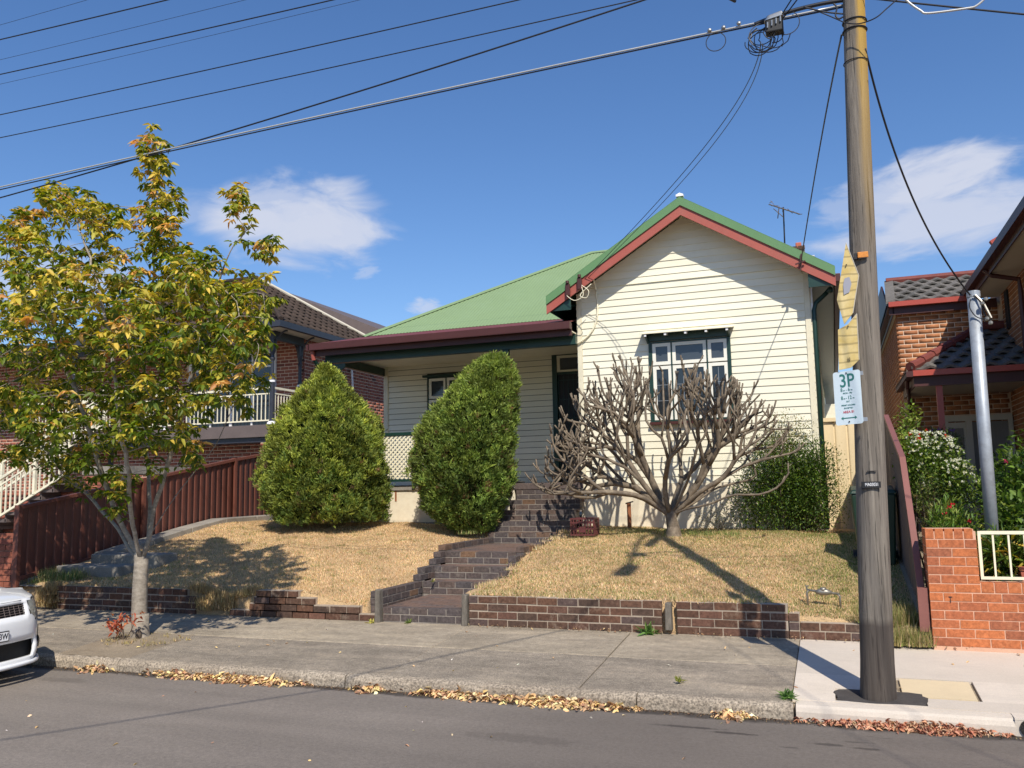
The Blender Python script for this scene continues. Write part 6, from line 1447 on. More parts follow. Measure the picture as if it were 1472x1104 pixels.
# ---- generic leafy shrub
def leafshrub(name, lab, cat, blobs, n, size, cols, w, mat='leaf', stems=0, upb=.2, group=None, flowers=None, width=.45, base=None, droop=.2):
    """blobs: (cx, cy, cz, rx, ry, rz, weight) in metres"""
    B = np.array(blobs, float); base = base or (B[0, 0], B[0, 1], B[0, 2]-B[0, 5]); t = thing(name, lab, cat, tuple(base), group)
    k = RNG.choice(len(B), n, p=B[:, 6]/B[:, 6].sum()); v = unit(RNG.normal(size=(n, 3)))*(RNG.random(n)**.42)[:, None]; lump = 1+.14*np.sin(v[:, :1]*9+v[:, 1:2]*7+v[:, 2:]*8+k[:, None])
    C = B[k, :3]+v*B[k, 3:6]*lump; U = unit(v+RNG.normal(0, .7, (n, 3))+np.array([0, 0, upb])); S = size*RNG.uniform(.6, 1.35, n); cc = colmix(n, cols, w, .22)
    V, Fs, c7 = leaves_np(C, U, S, S*width, cc, .2, droop); mesh_np('foliage', V, Fs, mat, t, col=c7)
    b = MB(); 
    for i in range(max(stems, 5)):
        a_ = np.array(base)+RNG.normal(0, .04, 3)*np.array([1, 1, 0]); e_ = C[RNG.integers(n)]; m_ = (a_+e_)/2+RNG.normal(0, .06, 3); b.tube([a_, m_, e_], [.012, .007, .003], 5)
    b.build('stems', 'bark_dark', t)
    if flowers:
        for (nm, nf_, sz, fcol, fcol2) in flowers:
            kk = RNG.choice(n, nf_); outw = unit(C[kk]-B[k[kk], :3]+np.array([0, -.25, .3])); Cc_ = B[k[kk], :3]+(outw*B[k[kk], 3:6])*1.02; PC, PU, cl_ = [], [], []
            for c_, o_ in zip(Cc_, outw):
                for j in range(6): PC.append(c_); uu = o_*.5+unit(RNG.normal(size=(1, 3)))[0]; PU.append(uu/np.linalg.norm(uu)); cl_.append(np.array(fcol)*RNG.uniform(.8, 1.05) if j else np.array(fcol2))
            if nf_ <= 12:
                for q_ in range(nf_):
                    sl2 = slice(q_*6, q_*6+6); V, Fs, c4 = cards_np(np.array(PC[sl2]), np.array(PU[sl2]), np.full(6, sz), np.full(6, sz*.8), np.array(cl_[sl2])); mesh_np(nm[:-1], V, Fs, 'petal', t, col=c4)
            else:
                V, Fs, c4 = cards_np(np.array(PC), np.array(PU), np.full(len(PC), sz), np.full(len(PC), sz*.8), np.array(cl_)); mesh_np(nm, V, Fs, 'petal', t, col=c4, kind='stuff')
    return t
DG = [(.04, .075, .016), (.07, .125, .02), (.12, .19, .03), (.21, .28, .045)]
leafshrub('garden_shrub', 'dense dark green shrub against the right end of the cottage wall', 'shrub', [(-.95, 13.75, 1.55, .62, .33, .55, 3), (-.35, 13.75, 1.6, .40, .33, .58, 2.4), (-.75, 13.8, 2.05, .55, .28, .42, 1.6), (-.28, 13.8, 2.1, .33, .25, .35, 1)], 15000, .042, DG, [3, 3, 2.4, 1], base=(-.7, 13.8, 1.0))
leafshrub('garden_shrub', 'wispy yellowish shrub top rising above the dark shrub by the green downpipe', 'shrub', [(-.62, 13.95, 2.55, .42, .15, .36, 2), (-.9, 13.9, 2.4, .4, .15, .3, 1.4), (.02, 13.8, 1.9, .22, .2, .5, .7), (.08, 13.6, 1.5, .12, .15, .4, .4)], 3400, .032, [(.14, .17, .03), (.22, .20, .05), (.30, .22, .08)], [2, 2, 1], stems=26, base=(-.5, 13.9, 1.0), width=.35)
leafshrub('ground_plant', 'small fine leaved plant at the wall foot behind the frangipani trunk', 'plant', [(-1.75, 13.7, 1.25, .35, .2, .22, 1)], 1500, .022, [(.20, .20, .12), (.32, .28, .2), (.08, .10, .04)], [1, 1, 1], base=(-1.75, 13.7, 1.0))
# ---- right garden
GY = 10.9
leafshrub('flowering_shrub', 'white flowering shrub behind the brick pillar, beside the steel pole', 'shrub', [(1.18, 12.2, 2.0, .38, .4, .42, 3), (.95, 11.8, 1.9, .25, .3, .5, 1.5), (1.4, 11.8, 1.7, .3, .3, .35, 1.5)], 5600, .05, DG+[(.16, .24, .05)], [2, 3, 3, 2, 1], flowers=[('white_flowers', 190, .026, (.80, .80, .66), (.55, .52, .2)), ('red_flowers', 6, .04, (.62, .05, .03), (.5, .3, .05))], base=(1.15, 12.1, .9))
leafshrub('climbing_shrub', 'yellow green leafy shoots topping the rose capped fence', 'shrub', [(1.02, 13.2, 2.55, .16, .3, .35, 1), (.9, 12.4, 2.2, .14, .3, .3, 1), (.95, 13.4, 2.0, .2, .3, .5, 1)], 1300, .055, [(.20, .27, .04), (.32, .34, .08), (.10, .16, .03)], [2, 1, 1], base=(.95, 12.9, .9), width=.6)
leafshrub('twiggy_shrub', 'dry twiggy shrub with bare pale stems just right of the fence capping', 'shrub', [(.98, 10.9, 1.55, .14, .3, .4, 2), (1.02, 10.6, 1.2, .15, .3, .35, 2)], 1700, .04, [(.10, .13, .04), (.26, .22, .08), (.18, .20, .06)], [2, 1, 2], stems=24, base=(.98, 10.8, .6), width=.28)
leafshrub('fern_plant', 'bright fern like plants behind the top of the brick pillar', 'plant', [(1.12, 10.3, 1.25, .18, .3, .35, 2), (.98, 10.0, 1.15, .10, .2, .35, 1), (1.3, 10.4, 1.15, .15, .3, .3, 1.5)], 2100, .075, [(.16, .25, .035), (.09, .16, .03), (.30, .33, .07)], [2, 2, 1], upb=1.0, width=.2, flowers=[('red_flowers', 5, .035, (.62, .03, .05), (.45, .05, .05))], base=(1.12, 10.3, .6))
leafshrub('garden_bush', 'dark green garden bush with a few pink flowers right of the steel pole', 'bush', [(1.95, 11.0, 1.6, .42, .4, .5, 3), (2.3, 11.4, 1.9, .5, .4, .5, 2), (1.75, 10.6, 1.25, .3, .3, .4, 2)], 4600, .08, DG, [2, 3, 3, 1], flowers=[('pink_flowers', 5, .04, (.70, .08, .16), (.6, .1, .2))], base=(1.95, 10.9, .6))
leafshrub('strappy_plant', 'long leaved green and yellow plants directly behind the cream railing', 'plant', [(1.5, 9.6, 1.0, .3, .2, .28, 2), (1.9, 9.6, .95, .3, .2, .3, 2), (2.3, 9.7, 1.0, .3, .2, .3, 1)], 1500, .15, [(.10, .17, .03), (.18, .24, .04), (.50, .36, .06), (.05, .09, .02)], [3, 2, 1.4, 2], upb=.8, width=.16, base=(1.7, 9.6, .5), droop=.5)
leafshrub('garden_bush', 'purple flowered weed tops in front of the red porch post', 'bush', [(1.42, 13.4, 2.35, .28, .2, .18, 1), (1.3, 13.3, 2.0, .3, .3, .4, 1)], 1500, .045, [(.10, .12, .05), (.15, .16, .06)], [1, 1], flowers=[('purple_flowers', 26, .022, (.22, .08, .30), (.3, .1, .35))], base=(1.35, 13.3, .9), stems=14)
for (x, y, z, w_, lab) in ((1.78, 9.45, .72, .20, 'terracotta trough pot half hidden behind the cream railing bars'),):
    t = thing('planter', lab, 'pot', (x, y, z)); b = MB(); b.hexa([(x-w_*.85, y-.07, z), (x+w_*.85, y-.07, z), (x+w_*.85, y+.07, z), (x-w_*.85, y+.07, z)], [(x-w_, y-.09, z+.22), (x+w_, y-.09, z+.22), (x+w_, y+.09, z+.22), (x-w_, y+.09, z+.22)]); b.build('pot_body', 'terracotta', t); part('rim', 'terracotta', t, [((x-w_-.012, y-.102, z+.221), (x+w_+.012, y+.102, z+.25))], bevel=.004)

# ---- grass
def blades(name, mask_pts, h, cols, wts, lean=.55, wd=.0035, parent=None, mat='grass'):
    n = len(mask_pts); C = mask_pts; a = RNG.random(n)*2*np.pi; hh = h*RNG.uniform(.45, 1.3, n); u = np.stack([np.cos(a)*lean*RNG.random(n), np.sin(a)*lean*RNG.random(n), np.ones(n)], -1); u = unit(u)*hh[:, None]
    s = np.stack([-np.sin(a+RNG.normal(0, .5, n)), np.cos(a), np.zeros(n)], -1)*wd
    V = np.stack([C-s, C+s, C+u], 1).reshape(-1, 3); Fs = np.arange(3*n).reshape(-1, 3); c = np.repeat(cols, 3, 0); o = mesh_np(name, V, Fs, mat, parent, col=c, kind='stuff'); return o
STRAW = [(.72, .51, .29), (.64, .45, .24), (.78, .58, .36), (.52, .35, .18), (.42, .34, .15)]
def lawnpts(x0, x1, n, y0=9.27, y1=14.2):
    x = x0+(x1-x0)*RNG.random(n); y = y0+(y1-y0)*RNG.random(n)**1.15; return np.stack([x, y, zlawn(x, y)-.004], -1)
def lcols(pt, gfun):
    n = len(pt); c = colmix(n, STRAW, [3, 3, 2, 2, 1], .15); X_, Y_ = pt[:, 0], pt[:, 1]
    f = sum(np.sin(X_*a+Y_*b_+p_)*w_ for a, b_, p_, w_ in ((2.1, 3.3, .4, .5), (-4.3, 2.9, 1.7, .4), (7.7, 5.1, 2.2, .35), (-9.1, 11.3, .9, .3), (17, -13, 3.1, .3), (23, 29, 1.2, .25)))
    c = c*np.clip(1+.17*f, .5, 1.3)[:, None]; g = np.clip(gfun(X_, Y_)+.11*np.clip(f, -1, 2)+RNG.normal(0, .15, n), 0, 1); gr = colmix(n, [(.16, .21, .05), (.26, .28, .08), (.36, .34, .12), (.12, .17, .04)], [1, 1, 1, 1], .2)
    m = (RNG.random(n) < g)[:, None]; return np.where(m, gr, c)
def bl2(x, y, cx_, cy_, rx, ry): return np.exp(-(((x-cx_)/rx)**2+((y-cy_)/ry)**2))
pt = lawnpts(-10.6, -5.31, 150000)
blades('lawn_grass', pt, .030, lcols(pt, lambda x, y: .0+.25*bl2(x, y, -10.4, 9.6, .6, .5)), None, lean=1.1, wd=.0045)
pt = lawnpts(-4.0, .66, 150000)
gf = lambda x, y: .20+.75*bl2(x, y, .2, 11.2, .6, 1.6)+.5*bl2(x, y, -2.3, 13.3, 1.6, .55)+.5*bl2(x, y, -.1, 13.2, .9, .5)+.35*bl2(x, y, .55, 9.6, .3, .6)+.15*bl2(x, y, -2.0, 12, 1.5, 1)+.22*(y < 9.6)
blades('lawn_grass', pt, .031, lcols(pt, gf), None, lean=1.1, wd=.0045)
# longer grass tufts: edges, wall tops, fence foot
def tufts(name, centres, per, h, spread, cols, w, lean=.9, wd=.004):
    n = len(centres)*per; C = np.repeat(np.array(centres), per, 0); C[:, 0] += RNG.normal(0, spread, n); C[:, 1] += RNG.normal(0, spread*.7, n)
    return blades(name, C, h, colmix(n, cols, w, .2), None, lean=lean, wd=wd)
cs = []
for _ in range(70): x = RNG.uniform(.15, .66); cs.append((x, RNG.uniform(9.15, 9.6), .42+RNG.uniform(-.05, .05)))
for _ in range(34): cs.append((RNG.uniform(.35, .75), RNG.uniform(8.98, 9.15), .27))
tufts('verge_grass', cs, 70, .16, .035, [(.20, .24, .06), (.42, .34, .14), (.30, .28, .10), (.55, .43, .22)], [2, 2, 2, 2])
cs = [(x, 9.27+RNG.uniform(-.03, .04), float(zlawn(x, 9.3))) for x in RNG.uniform(-3.95, -.5, 60)]
cs += [(-4.0+RNG.normal(0, .03), y, float(zlawn(-4.0, y))+.02) for y in RNG.uniform(9.6, 13.0, 46)]
tufts('lawn_edge_grass', cs, 26, .06, .05, STRAW[:3]+[(.22, .25, .07)], [2, 2, 2, 2])
cs = [(x, 9.25+RNG.uniform(-.02, .1), float(zlawn(x, 9.3))-.02) for x in RNG.uniform(-7.95, -6.9, 56)]+[(x, 9.22, .30+.15*RNG.random()) for x in RNG.uniform(-7.85, -7.25, 22)]+[(-10.3+RNG.normal(0, .06), RNG.uniform(9.05, 9.35), .25+.3*RNG.random()) for _ in range(50)]
tufts('dry_edge_grass', cs, 60, .11, .045, [(.42, .30, .14), (.52, .38, .18), (.24, .18, .09)], [2, 2, 1])
cs = [(x, RNG.uniform(9.35, 9.9), .62+RNG.uniform(-.02, .06)) for x in RNG.uniform(-10.95, -10.1, 46)]+[(x, RNG.uniform(9.3, 9.6), .55) for x in RNG.uniform(-10.95, -10.3, 30)]
tufts('fence_foot_weeds', cs, 50, .13, .05, [(.12, .19, .05), (.20, .25, .08), (.45, .36, .16)], [2, 2, 2])
cs = [(x, RNG.uniform(13.85, 14.1), 1.08) for x in RNG.uniform(-7.3, -6.9, 12)]+[(x, RNG.uniform(12.9, 13.6), 1.06) for x in RNG.uniform(-3.6, -1.4, 46)]+[(-5.45+RNG.normal(0, .05), RNG.uniform(12.4, 13.3), 1.10) for _ in range(10)]
tufts('wall_foot_grass', cs, 40, .07, .06, [(.13, .19, .05), (.22, .26, .08), (.4, .33, .15)], [3, 2, 1])
cs = [(x, y, float(zlawn(x, y))) for x, y in zip(RNG.uniform(-3.7, .5, 150), RNG.uniform(9.5, 13.4, 150))]+[(x, y, float(zlawn(x, y))) for x, y in zip(RNG.uniform(-10.2, -5.6, 90), RNG.uniform(9.5, 13.0, 90))]
tufts('lawn_tufts', cs, 34, .045, .05, [(.30, .30, .10), (.52, .40, .20), (.20, .23, .07), (.34, .24, .12)], [2, 2, 2, 1])
# weeds in joints of the paving
def weed(lab, x, y, z, n=26, s=.06, cols=((.10, .19, .05), (.16, .26, .07))):
    t = thing('weed', lab, 'weed', (x, y, z)); C = np.tile(np.array([x, y, z]), (n, 1))+RNG.normal(0, s*.25, (n, 3))*np.array([1, 1, .1]); U = unit(RNG.normal(0, .6, (n, 3))+np.array([0, 0, .9])); S = s*RNG.uniform(.6, 1.4, n)
    V, Fs, c = leaves_np(C, U, S, S*.28, colmix(n, list(cols), [1]*len(cols), .2), .2, .3); mesh_np('leaves', V, Fs, 'leaf', t, col=c)
weed('green weed at the corner where old footpath meets new concrete', -.44, 7.28, .13, 46, .075)
weed('tall green weed sprouting at the foot of the long right brick wall', -1.93, 9.17, .26, 40, .11)
weed('small yellowish weed in the footpath joint near the kerb', -1.33, 7.5, .15, 22, .05, ((.35, .33, .08), (.2, .24, .06)))
weed('pale weed growing at the bottom riser of the brick steps', -4.75, 9.17, .26, 26, .05, ((.3, .33, .09), (.2, .28, .07)))
weed('yellow leafy weed by the left stump post', -5.2, 9.1, .25, 16, .06, ((.55, .45, .1), (.4, .4, .1)))
weed('small grass weed on the second brick step', -5.02, 10.38, .60, 24, .04, ((.42, .38, .14), (.25, .28, .08)))
# dirt and roots round the street tree, seedling with orange leaves
grid('tree_pit', -8.0, -7.0, 7.2, 8.222, lambda x, y: zf(y)-.004+.05*np.exp(-(((x+7.5)/.28)**2+((y-7.88)/.25)**2))+.006*np.sin(x*31)*np.sin(y*27), 'soil', 26, 24)
cs = [(TB[0]+RNG.normal(0, .22), TB[1]+RNG.normal(0, .13)-.03, .175) for _ in range(56)]; tufts('tree_pit_grass', cs, 16, .045, .03, [(.45, .34, .16), (.28, .22, .10), (.35, .3, .12)], [2, 2, 1])
sd = thing('seedling', 'little shoot with orange red leaves at the foot of the street tree', 'seedling', (-7.60, 7.76, .17)); b = MB()
tips = []
for i in range(6): e_ = np.array([-7.60+RNG.normal(-.03, .10), 7.72+RNG.normal(0, .05), .36+RNG.uniform(-.04, .08)]); tips.append(e_); b.tube([(-7.60, 7.76, .16), ((-7.60+e_[0])/2, 7.75, .30), e_], [.006, .004, .002], 5)
b.build('stems', 'bark_dark', sd); C = np.repeat(np.array(tips), 14, 0)+RNG.normal(0, .035, (84, 3)); U = unit(RNG.normal(0, .8, (84, 3))+np.array([0, 0, -.1])); S = RNG.uniform(.04, .085, 84)
V, Fs, c = leaves_np(C, U, S, S*.4, colmix(84, [(.48, .13, .06), (.40, .09, .05), (.55, .22, .09)], [2, 1, 1], .15), .2, .4); mesh_np('leaves', V, Fs, 'leaf', sd, col=c)
# ---- leaf litter
def litter(name, lab, pts, size, cols, w, flatn=.55):
    n = len(pts); C = np.array(pts); U = unit(np.stack([RNG.normal(0, 1, n), RNG.normal(0, 1, n), RNG.normal(0, .22, n)], -1)); S = size*RNG.uniform(.5, 1.3, n); V, Fs, c = leaves_np(C, U, S, S*.45, colmix(n, cols, w, .2), RNG.uniform(.1, .5), .35); return mesh_np(name, V, Fs, 'litter', None, col=c, kind='stuff')
YL = [(.78, .56, .24), (.70, .46, .22), (.55, .33, .17), (.82, .64, .36), (.40, .21, .12)]; RL = [(.45, .19, .11), (.52, .27, .16), (.34, .14, .09), (.58, .38, .24)]
def gut(x0, x1, n, wmax=.16, hmax=.05):
    out_ = []
    x0, x1 = min(x0, x1), max(x0, x1)
    for _ in range(n):
        x = x0+(x1-x0)*(.5+.5*np.clip(RNG.normal(0, .42), -1, 1)); d = abs(RNG.normal(0, .5))*wmax; e = math.sin(max(.05, (x-x0)/(x1-x0))*math.pi)**.5
        out_.append((x, 7.11-d*(.35+.65*e), .012+RNG.random()*hmax*max(0, 1-d/wmax)*e))
    return out_
def gx(px, py=985): return float((lambda q: q[0])(np.array([0, 0, H])+(R3 @ np.array([px-736, py-552, F]))*((0-H)/(R3 @ np.array([px-736, py-552, F]))[2])))
pts = gut(gx(105, 965), gx(160, 967), 90)+gut(gx(212, 965), gx(330, 972), 170)+gut(gx(270, 972), gx(450, 984), 560, .15, .045)+gut(gx(518, 985), gx(575, 990), 90)+gut(gx(590, 990), gx(760, 1000), 420, .13, .04)+gut(gx(700, 996), gx(925, 1012), 760, .17, .05)+gut(gx(1028, 1020), gx(1090, 1026), 120)
litter('gutter_leaves', '', pts, .062, YL+[(.30, .17, .10), (.45, .30, .17)], [3, 3, 2, 2, 2, 2, 2])
litter('gutter_debris', '', [(RNG.uniform(-8.6, 1.2), 7.10-abs(RNG.normal(0, .05)), .008) for _ in range(2600)]+[(RNG.uniform(-8, 1.5), RNG.uniform(7.2, 9.15), 0) for _ in range(0)], .016, [(.16, .10, .06), (.30, .20, .11), (.10, .07, .05)], [1, 1, 1])
pts = gut(gx(1150, 1030), gx(1445, 1050), 1000, .10, .035)+gut(gx(1270, 1038), gx(1420, 1050), 500, .12, .05)
litter('gutter_leaves', '', pts, .042, RL, [2, 2, 1, 2])
pts = [(RNG.uniform(-12, 2.5), RNG.uniform(4.2, 7.0), .035) for _ in range(46)]+[(RNG.uniform(-12, 2.5), y, zf(y)+.006) for y in RNG.uniform(7.3, 9.1, 60)]+[(RNG.uniform(-4, .3), y, .75+.0) for y in ()]
pts = [(p[0], p[1], ((7.2-p[1])*.018+.008) if p[1] < 7.1 else p[2]) for p in pts]
litter('scattered_leaves', '', pts, .04, YL+[(.75, .7, .6)], [2, 2, 2, 1, 1, 2])
pts = [(x, 9.1+RNG.uniform(-.1, .06), .27+RNG.random()*.03) for x in RNG.uniform(.5, 1.9, 150)]+[(x, 9.15+RNG.normal(0, .03), .27+RNG.random()*.02) for x in RNG.uniform(-4, .3, 160)]+[(x, RNG.uniform(13.5, 13.9), 1.07+RNG.random()*.03) for x in RNG.uniform(-1.6, .1, 260)]
litter('dry_leaf_debris', '', pts, .03, [(.34, .22, .12), (.46, .33, .18), (.25, .14, .08)], [1, 1, 1])

# ================================================================ SMALL THINGS
# milk crate
cr = thing('crate', 'small dark red plastic crate on the grass right of the steps', 'crate', (-3.62, 12.75, 1.08)); x0, x1, y0, y1, z0, z1 = -3.80, -3.42, 12.62, 12.92, 1.07, 1.34
b = MB()
for zz in (z0, z0+.09, z0+.18, z1-.03): 
    b.box((x0, y0, zz), (x1, y0+.012, zz+.022)); b.box((x0, y1-.012, zz), (x1, y1, zz+.022)); b.box((x0, y0+.012, zz), (x0+.012, y1-.012, zz+.022)); b.box((x1-.012, y0+.012, zz), (x1, y1-.012, zz+.022))
n = 9
for i in range(n):
    x = x0+.006+(x1-x0-.02)*i/(n-1); b.box((x, y0+.001, z0+.02), (x+.012, y0+.011, z1-.02)); b.box((x, y1-.011, z0+.02), (x+.012, y1-.001, z1-.02))
for i in range(7): y = y0+.02+(y1-y0-.05)*i/6; b.box((x0+.001, y, z0+.02), (x0+.011, y+.012, z1-.02)); b.box((x1-.011, y, z0+.02), (x1-.001, y+.012, z1-.02))
for i in range(6): x = x0+.03+(x1-x0-.07)*i/5; b.box((x, y0+.012, z0+.001), (x+.014, y1-.012, z0+.012))
b.build('crate_frame', 'crate_red', cr); part('crate_panel', 'crate_red', cr, [((x0+.14, y0-.004, z0+.05), (x0+.24, y0-.001, z0+.13))])
# rusty garden post
q = P(905, 757, 13.6); q2 = P(902, 722, 13.6); t = thing('garden_stake', 'short rusty metal stake standing at the plastered wall behind the crate', 'stake', tuple(q)); part('stake', 'rust', t, [((q[0]-.03, 13.58, q[2]-.05), (q[0]+.03, 13.63, q2[2]))], bevel=.006); b = MB(); b.beam((q[0]-.05, 13.6, q2[2]-.02), (q[0]+.07, 13.6, q2[2]+.01), .04, .02); b.build('tap_head', 'dark', t)
loop([(-3.35, 13.1, 1.10), (-3.2, 13.4, 1.12), (-2.95, 13.5, 1.09), (-2.8, 13.3, 1.08)], .012, 'dark', None, 'hose'); h_ = bpy.data.objects['hose']; setp(h_, 'short black hose lying on the grass between crate and rusty stake', 'hose')
# water meter
wm = thing('water_meter', 'grey brass water meter pipe standing on two risers in the lawn', 'water meter', (-.2, 9.62, .5)); ya = 9.62
w0, w1 = P(1160, 848, ya), P(1207, 854, ya); zl0 = float(zlawn(w0[0], ya)); b = MB(); b.tube([(w0[0], ya, zl0-.02), (w0[0], ya, w0[2]-.02), (w0[0]+.02, ya, w0[2])], .011, 8); b.tube([(w1[0], ya, zl0-.05), (w1[0], ya, w1[2]-.02), (w1[0]-.02, ya, w1[2])], .011, 8); b.tube([tuple(w0), tuple(w1)], .012, 8); b.build('riser_pipe', 'brass_grey', wm, smooth=True)
m_ = (w0+w1)/2; b = MB(); b.tube([m_-np.array([.075, 0, 0]), m_-np.array([.03, 0, 0]), m_+np.array([.03, 0, 0]), m_+np.array([.085, 0, -.005])], [.018, .034, .034, .016], 12); b.lathe((m_[0], ya, m_[2]), [(.03, 0), (.036, .03), (.03, .045)], 12); b.build('meter_body', 'brass_grey', wm, smooth=True)
b = MB(); b.lathe((w0[0], ya, w0[2]), [(.008, 0), (.008, .035), (.022, .037), (.022, .045)], 8); b.build('tap', 'brass_grey', wm)
# shoes on the porch
t = thing('shoes', 'dark pile of shoes on the porch edge at the top of the steps', 'shoes', (-5.55, 14.6, 1.88))
for i, (x, y, a) in enumerate(((-5.75, 14.6, .2), (-5.62, 14.66, -.3), (-5.48, 14.6, .5), (-5.36, 14.62, 0))):
    b = MB(); c, s = math.cos(a), math.sin(a); pr = [(-.12, .0, .035, .03), (-.08, .0, .045, .085), (-.02, 0, .04, .075), (.05, 0, .042, .05), (.11, 0, .035, .035), (.14, 0, .015, .02)]; V = []
    for (u, _, w, h_2) in pr:
        for k in range(8):
            an = 2*math.pi*k/8; yy = w*math.cos(an); zz = 1.885+h_2*.5+h_2*.5*math.sin(an); V.append((x+c*u-s*yy, y+s*u+c*yy, zz))
    b.add(V, [(i_*8+j, i_*8+(j+1) % 8, (i_+1)*8+(j+1) % 8, (i_+1)*8+j) for i_ in range(5) for j in range(8)]+[tuple(range(8))[::-1], tuple(range(40, 48))]); b.build('shoe', 'dark', t, smooth=True)
# wheelie bin
t = thing('wheelie_bin', 'dark green wheelie bin in the shade between timber pole and rose capped fence', 'bin', (.42, 11.6, .75)); x, y, z = .42, 11.6, .75
b = MB(); b.hexa([(x-.20, y-.24, z+.05), (x+.20, y-.24, z+.05), (x+.20, y+.24, z+.05), (x-.20, y+.24, z+.05)], [(x-.25, y-.29, z+.90), (x+.25, y-.29, z+.90), (x+.25, y+.29, z+.90), (x-.25, y+.29, z+.90)]); b.build('bin_body', 'plastic_green', t, bevel=.02)
b = MB(); b.hexa([(x-.27, y-.31, z+.90), (x+.27, y-.31, z+.90), (x+.27, y+.31, z+.92), (x-.27, y+.31, z+.92)], [(x-.24, y-.28, z+.95), (x+.24, y-.28, z+.95), (x+.24, y+.28, z+1.0), (x-.24, y+.28, z+1.0)]); b.build('lid', 'plastic_green', t, bevel=.015)
b = MB(); b.tube([(x-.25, y+.33, z+.97), (x+.25, y+.33, z+.97)], .015, 8); b.build('handle', 'plastic_green', t)
for s_ in (-1, 1): b = MB(); b.tube([(x+s_*.21, y+.24, z+.1), (x+s_*.26, y+.24, z+.1)], .1, 16); b.build('wheel', 'dark', t)

# ================================================================ CAR
ca = thing('parked_car', 'white car parked at the kerb, only its front corner and headlight in view', 'car', (-9.7, 6.02, 0))
CX0, CYc = -7.455, 5.98; HW = .885
def nose(yv, z):
    """x of the front skin"""
    u = abs(yv)/HW; r = .20*u**2+.34*max(0, u-.55)**2/.2025
    if z < .30: r += .10*((.30-z)/.12)**1.2*.4
    if z > .56: r += .55*(z-.56)**1.35
    if z > .42 and z <= .56: r -= 0
    if z < .42: r -= .02
    return CX0-r
def yside(z): return HW-.05*abs(z-.55)**1.2
zs_ = [.17, .20, .25, .30, .36, .42, .48, .54, .60, .66, .72, .77, .81]
ys_ = np.linspace(-1, 1, 33)
V = []; 
for z in zs_:
    for u in ys_: V.append((nose(u*HW, z), CYc+u*yside(z), z))
n = len(ys_); Fc = [(i*n+j, i*n+j+1, (i+1)*n+j+1, (i+1)*n+j) for i in range(len(zs_)-1) for j in range(n-1)]
def infr(i, j):  # leave openings for grille and intake
    z = (zs_[i]+zs_[i+1])/2; y = (ys_[j]+ys_[j+1])/2*HW
    return (abs(y) < .44 and .645 < z < .765) or (abs(y) < .53 and .235 < z < .41)
b = MB(); fc = [(i*n+j, i*n+j+1, (i+1)*n+j+1, (i+1)*n+j) for i in range(len(zs_)-1) for j in range(n-1) if not infr(i, j)]
b.add(V, fc); bp_ = b.build('bumper', 'car_paint', ca, smooth=True); md = bp_.modifiers.new('solid', 'SOLIDIFY'); md.thickness = .03; md.offset = -1
# body sides, bonnet, cabin by stations along x
def station(x):
    t = (-x+CX0); return t
st_ = [(0.0, .80, .90, .0), (.35, .86, .93, 0), (.9, .93, .935, 0), (1.45, .99, .935, 0), (1.55, 1.0, .935, 0), (2.1, 1.02, .935, 0), (3.0, 1.04, .935, 0), (3.9, 1.04, .93, 0), (4.5, 1.02, .90, 0), (4.85, .98, .80, 0)]
V = []; m = 0
for t, zt, w, _ in st_:
    w *= .935; x = CX0-.34-t if t > 0 else CX0-.42; crown = .035; row = [(-w, .22), (-w-.0, .5), (-w+.01, .68), (-w+.05, zt-.06), (-w*.86, zt-.005), (-w*.5, zt+crown*.7), (0, zt+crown), (w*.5, zt+crown*.7), (w*.86, zt-.005), (w-.05, zt-.06), (w-.01, .68), (w, .5), (w, .22)]
    if t == 0: row = [(y*.985 if abs(y) > .3 else y, min(z, .81+.0*z)) for y, z in row]
    for yv, z in row: V.append((x, CYc+yv, z))
k = 13; b = MB(); b.add(V, [(i*k+j, (i+1)*k+j, (i+1)*k+j+1, i*k+j+1) for i in range(len(st_)-1) for j in range(k-1)]+[tuple((len(st_)-1)*k+j for j in range(k))]); bo = b.build('body', 'car_paint', ca, smooth=True)
# bonnet front lip joining the nose
V = []; ns = 33
for q_ in range(6):
    f = q_/5
    for u in ys_: 
        xa = nose(u*HW, .81); xb = CX0-.30-.35; ya, yb = u*yside(.81), u*.86; zb2 = .86-.01+.04*(1-u*u); za = .81; V.append((xa+(xb-xa)*f, CYc+ya+(yb-ya)*f, za+(zb2+.005-za)*(f**.62)))
b = MB(); b.add(V, [(i*ns+j, i*ns+j+1, (i+1)*ns+j+1, (i+1)*ns+j) for i in range(5) for j in range(ns-1)]); b.build('bonnet', 'car_paint', ca, smooth=True)
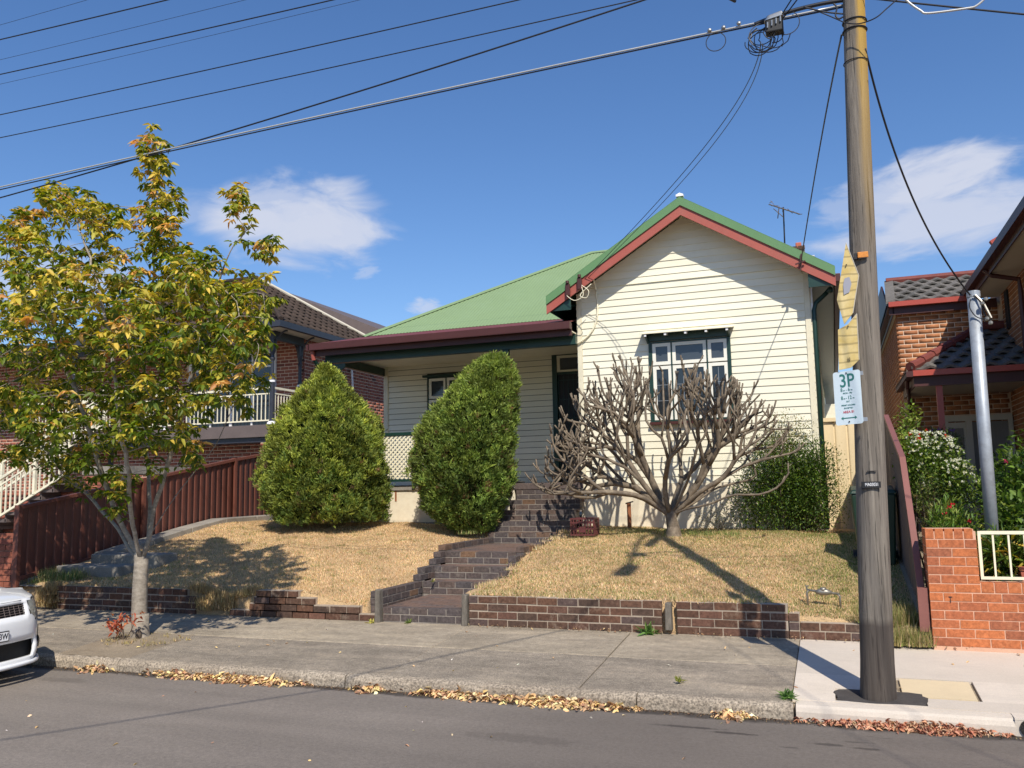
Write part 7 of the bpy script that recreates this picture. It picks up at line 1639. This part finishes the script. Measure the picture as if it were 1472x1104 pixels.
# cabin glass and roof
cab = MB(); cab.hexa([(CX0-1.55, CYc-.80, 1.0), (CX0-1.55, CYc+.80, 1.0), (CX0-4.5, CYc+.78, 1.02), (CX0-4.5, CYc-.78, 1.02)], [(CX0-2.3, CYc-.60, 1.44), (CX0-2.3, CYc+.60, 1.44), (CX0-3.75, CYc+.60, 1.43), (CX0-3.75, CYc-.60, 1.43)]); cab.build('windows', 'glass', ca)
part('roof', 'car_paint', ca, [((CX0-3.8, CYc-.60, 1.425), (CX0-2.28, CYc+.60, 1.46))], bevel=.015)
def patch(name, mat, pts, off=.006, parent=None, smooth=True, inner=None, depth=None):
    """patch on the nose skin: polygon in (y, z)"""
    b = MB(); cy = np.mean([p[0] for p in pts]); cz = np.mean([p[1] for p in pts]); V = [(nose(cy, cz)+off*1.2, CYc+cy, cz)]; rings = [.33, .66, 1.0]; n_ = len(pts)
    for r in rings:
        for (y, z) in pts: yy, zz = cy+(y-cy)*r, cz+(z-cz)*r; V.append((nose(yy, zz)+off*(1.2 if r < 1 else .3), CYc+yy, zz))
    Fc = [(0, 1+i, 1+(i+1) % n_) for i in range(n_)]+[(1+(k_)*n_+i, 1+(k_+1)*n_+i, 1+(k_+1)*n_+(i+1) % n_, 1+k_*n_+(i+1) % n_) for k_ in range(2) for i in range(n_)]
    b.add(V, Fc); return b.build(name, mat, parent or ca, smooth=smooth)
part('grille', 'dark', ca, [((CX0-.19, CYc-.47, .62), (CX0-.17, CYc+.47, .79)), ((CX0-.19, CYc-.56, .2), (CX0-.17, CYc+.56, .43))])
b = MB()
for i in range(5): z = .658+i*.022; b.tube([(nose(y, z)-.012, CYc+y, z) for y in np.linspace(-.44, .44, 15)], .003, 4)
for i in range(15): y = -.43+i*.0615; b.tube([(nose(y, .65)-.014, CYc+y, .65), (nose(y, .76)-.014, CYc+y, .76)], .003, 4)
b.build('grille_mesh', 'grey_sheet', ca)
for s_ in (-1, 1):
    hp = [(s_*.49, .775), (s_*.60, .80), (s_*.74, .80), (s_*.82, .745), (s_*.81, .67), (s_*.73, .63), (s_*.66, .59), (s_*.58, .60), (s_*.50, .665)]
    hl = patch('headlight', 'lamp_lens', hp, .008); patch('headlight_surround', 'dark', [(s_*.48, .785), (s_*.60, .812), (s_*.75, .812), (s_*.83, .75), (s_*.82, .66), (s_*.735, .618), (s_*.66, .577), (s_*.57, .588), (s_*.488, .655)], .003, hl)
    patch('indicator', 'orange_cap', [(s_*.765, .78), (s_*.80, .745), (s_*.795, .70), (s_*.77, .71)], .011, hl)
    y0_, z0_ = s_*.70, .36; fo = patch('fog_lamp', 'dark', [(y0_+.075*math.cos(a), z0_+.065*math.sin(a)) for a in np.linspace(0, 2*math.pi, 15)[:-1]], .006); patch('fog_lens', 'lamp_lens', [(y0_+.035*math.cos(a), z0_+.035*math.sin(a)) for a in np.linspace(0, 2*math.pi, 13)[:-1]], .014, fo)
b = MB(); zl_ = .195
pl_ = MB(); pl_.box((CX0+.004, CYc-.19, .445), (CX0+.012, CYc+.19, .545)); npl = pl_.build('number_plate', 'dark', ca, bevel=.004); part('plate_face', 'print_white', npl, [((CX0+.012, CYc-.18, .455), (CX0+.0135, CYc+.18, .535))])
o = textmesh('plate_lettering', '03W', .078, 'print_black', npl, (CX0+.0145, CYc+.175, .495), rot=(math.pi/2, 0, math.pi/2), sx=.78, align='RIGHT')
b = MB(); 
for z in (.185,): b.tube([(nose(y, .22)+.015, CYc+y, .20) for y in np.linspace(-.88, .88, 25)], .02, 8)
b.build('front_lip', 'car_paint', ca, smooth=True)
patch('bonnet_gap', 'dark', [(-.6, .798), (.6, .798), (.6, .792), (-.6, .792)], .002)
for xx in (CX0-.95, CX0-3.75):
    for s_ in (-1, 1):
        b = MB(); b.tube([(xx, CYc+s_*.70, .32), (xx, CYc+s_*.90, .32)], .32, 28); wv = b.build('wheel', 'dark', ca); b = MB(); b.tube([(xx, CYc+s_*.905, .32), (xx, CYc+s_*.915, .32)], .21, 24); b.build('rim', 'steel', wv)
part('underbody', 'dark', ca, [((CX0-4.8, CYc-.82, .20), (CX0-.35, CYc+.82, .5))])
b = MB(); 
# emblem on the grille
b.tube([(CX0-.03, CYc-.05, .70), (CX0-.03, CYc+.05, .70)], .02, 10); b.build('badge', 'steel', ca)
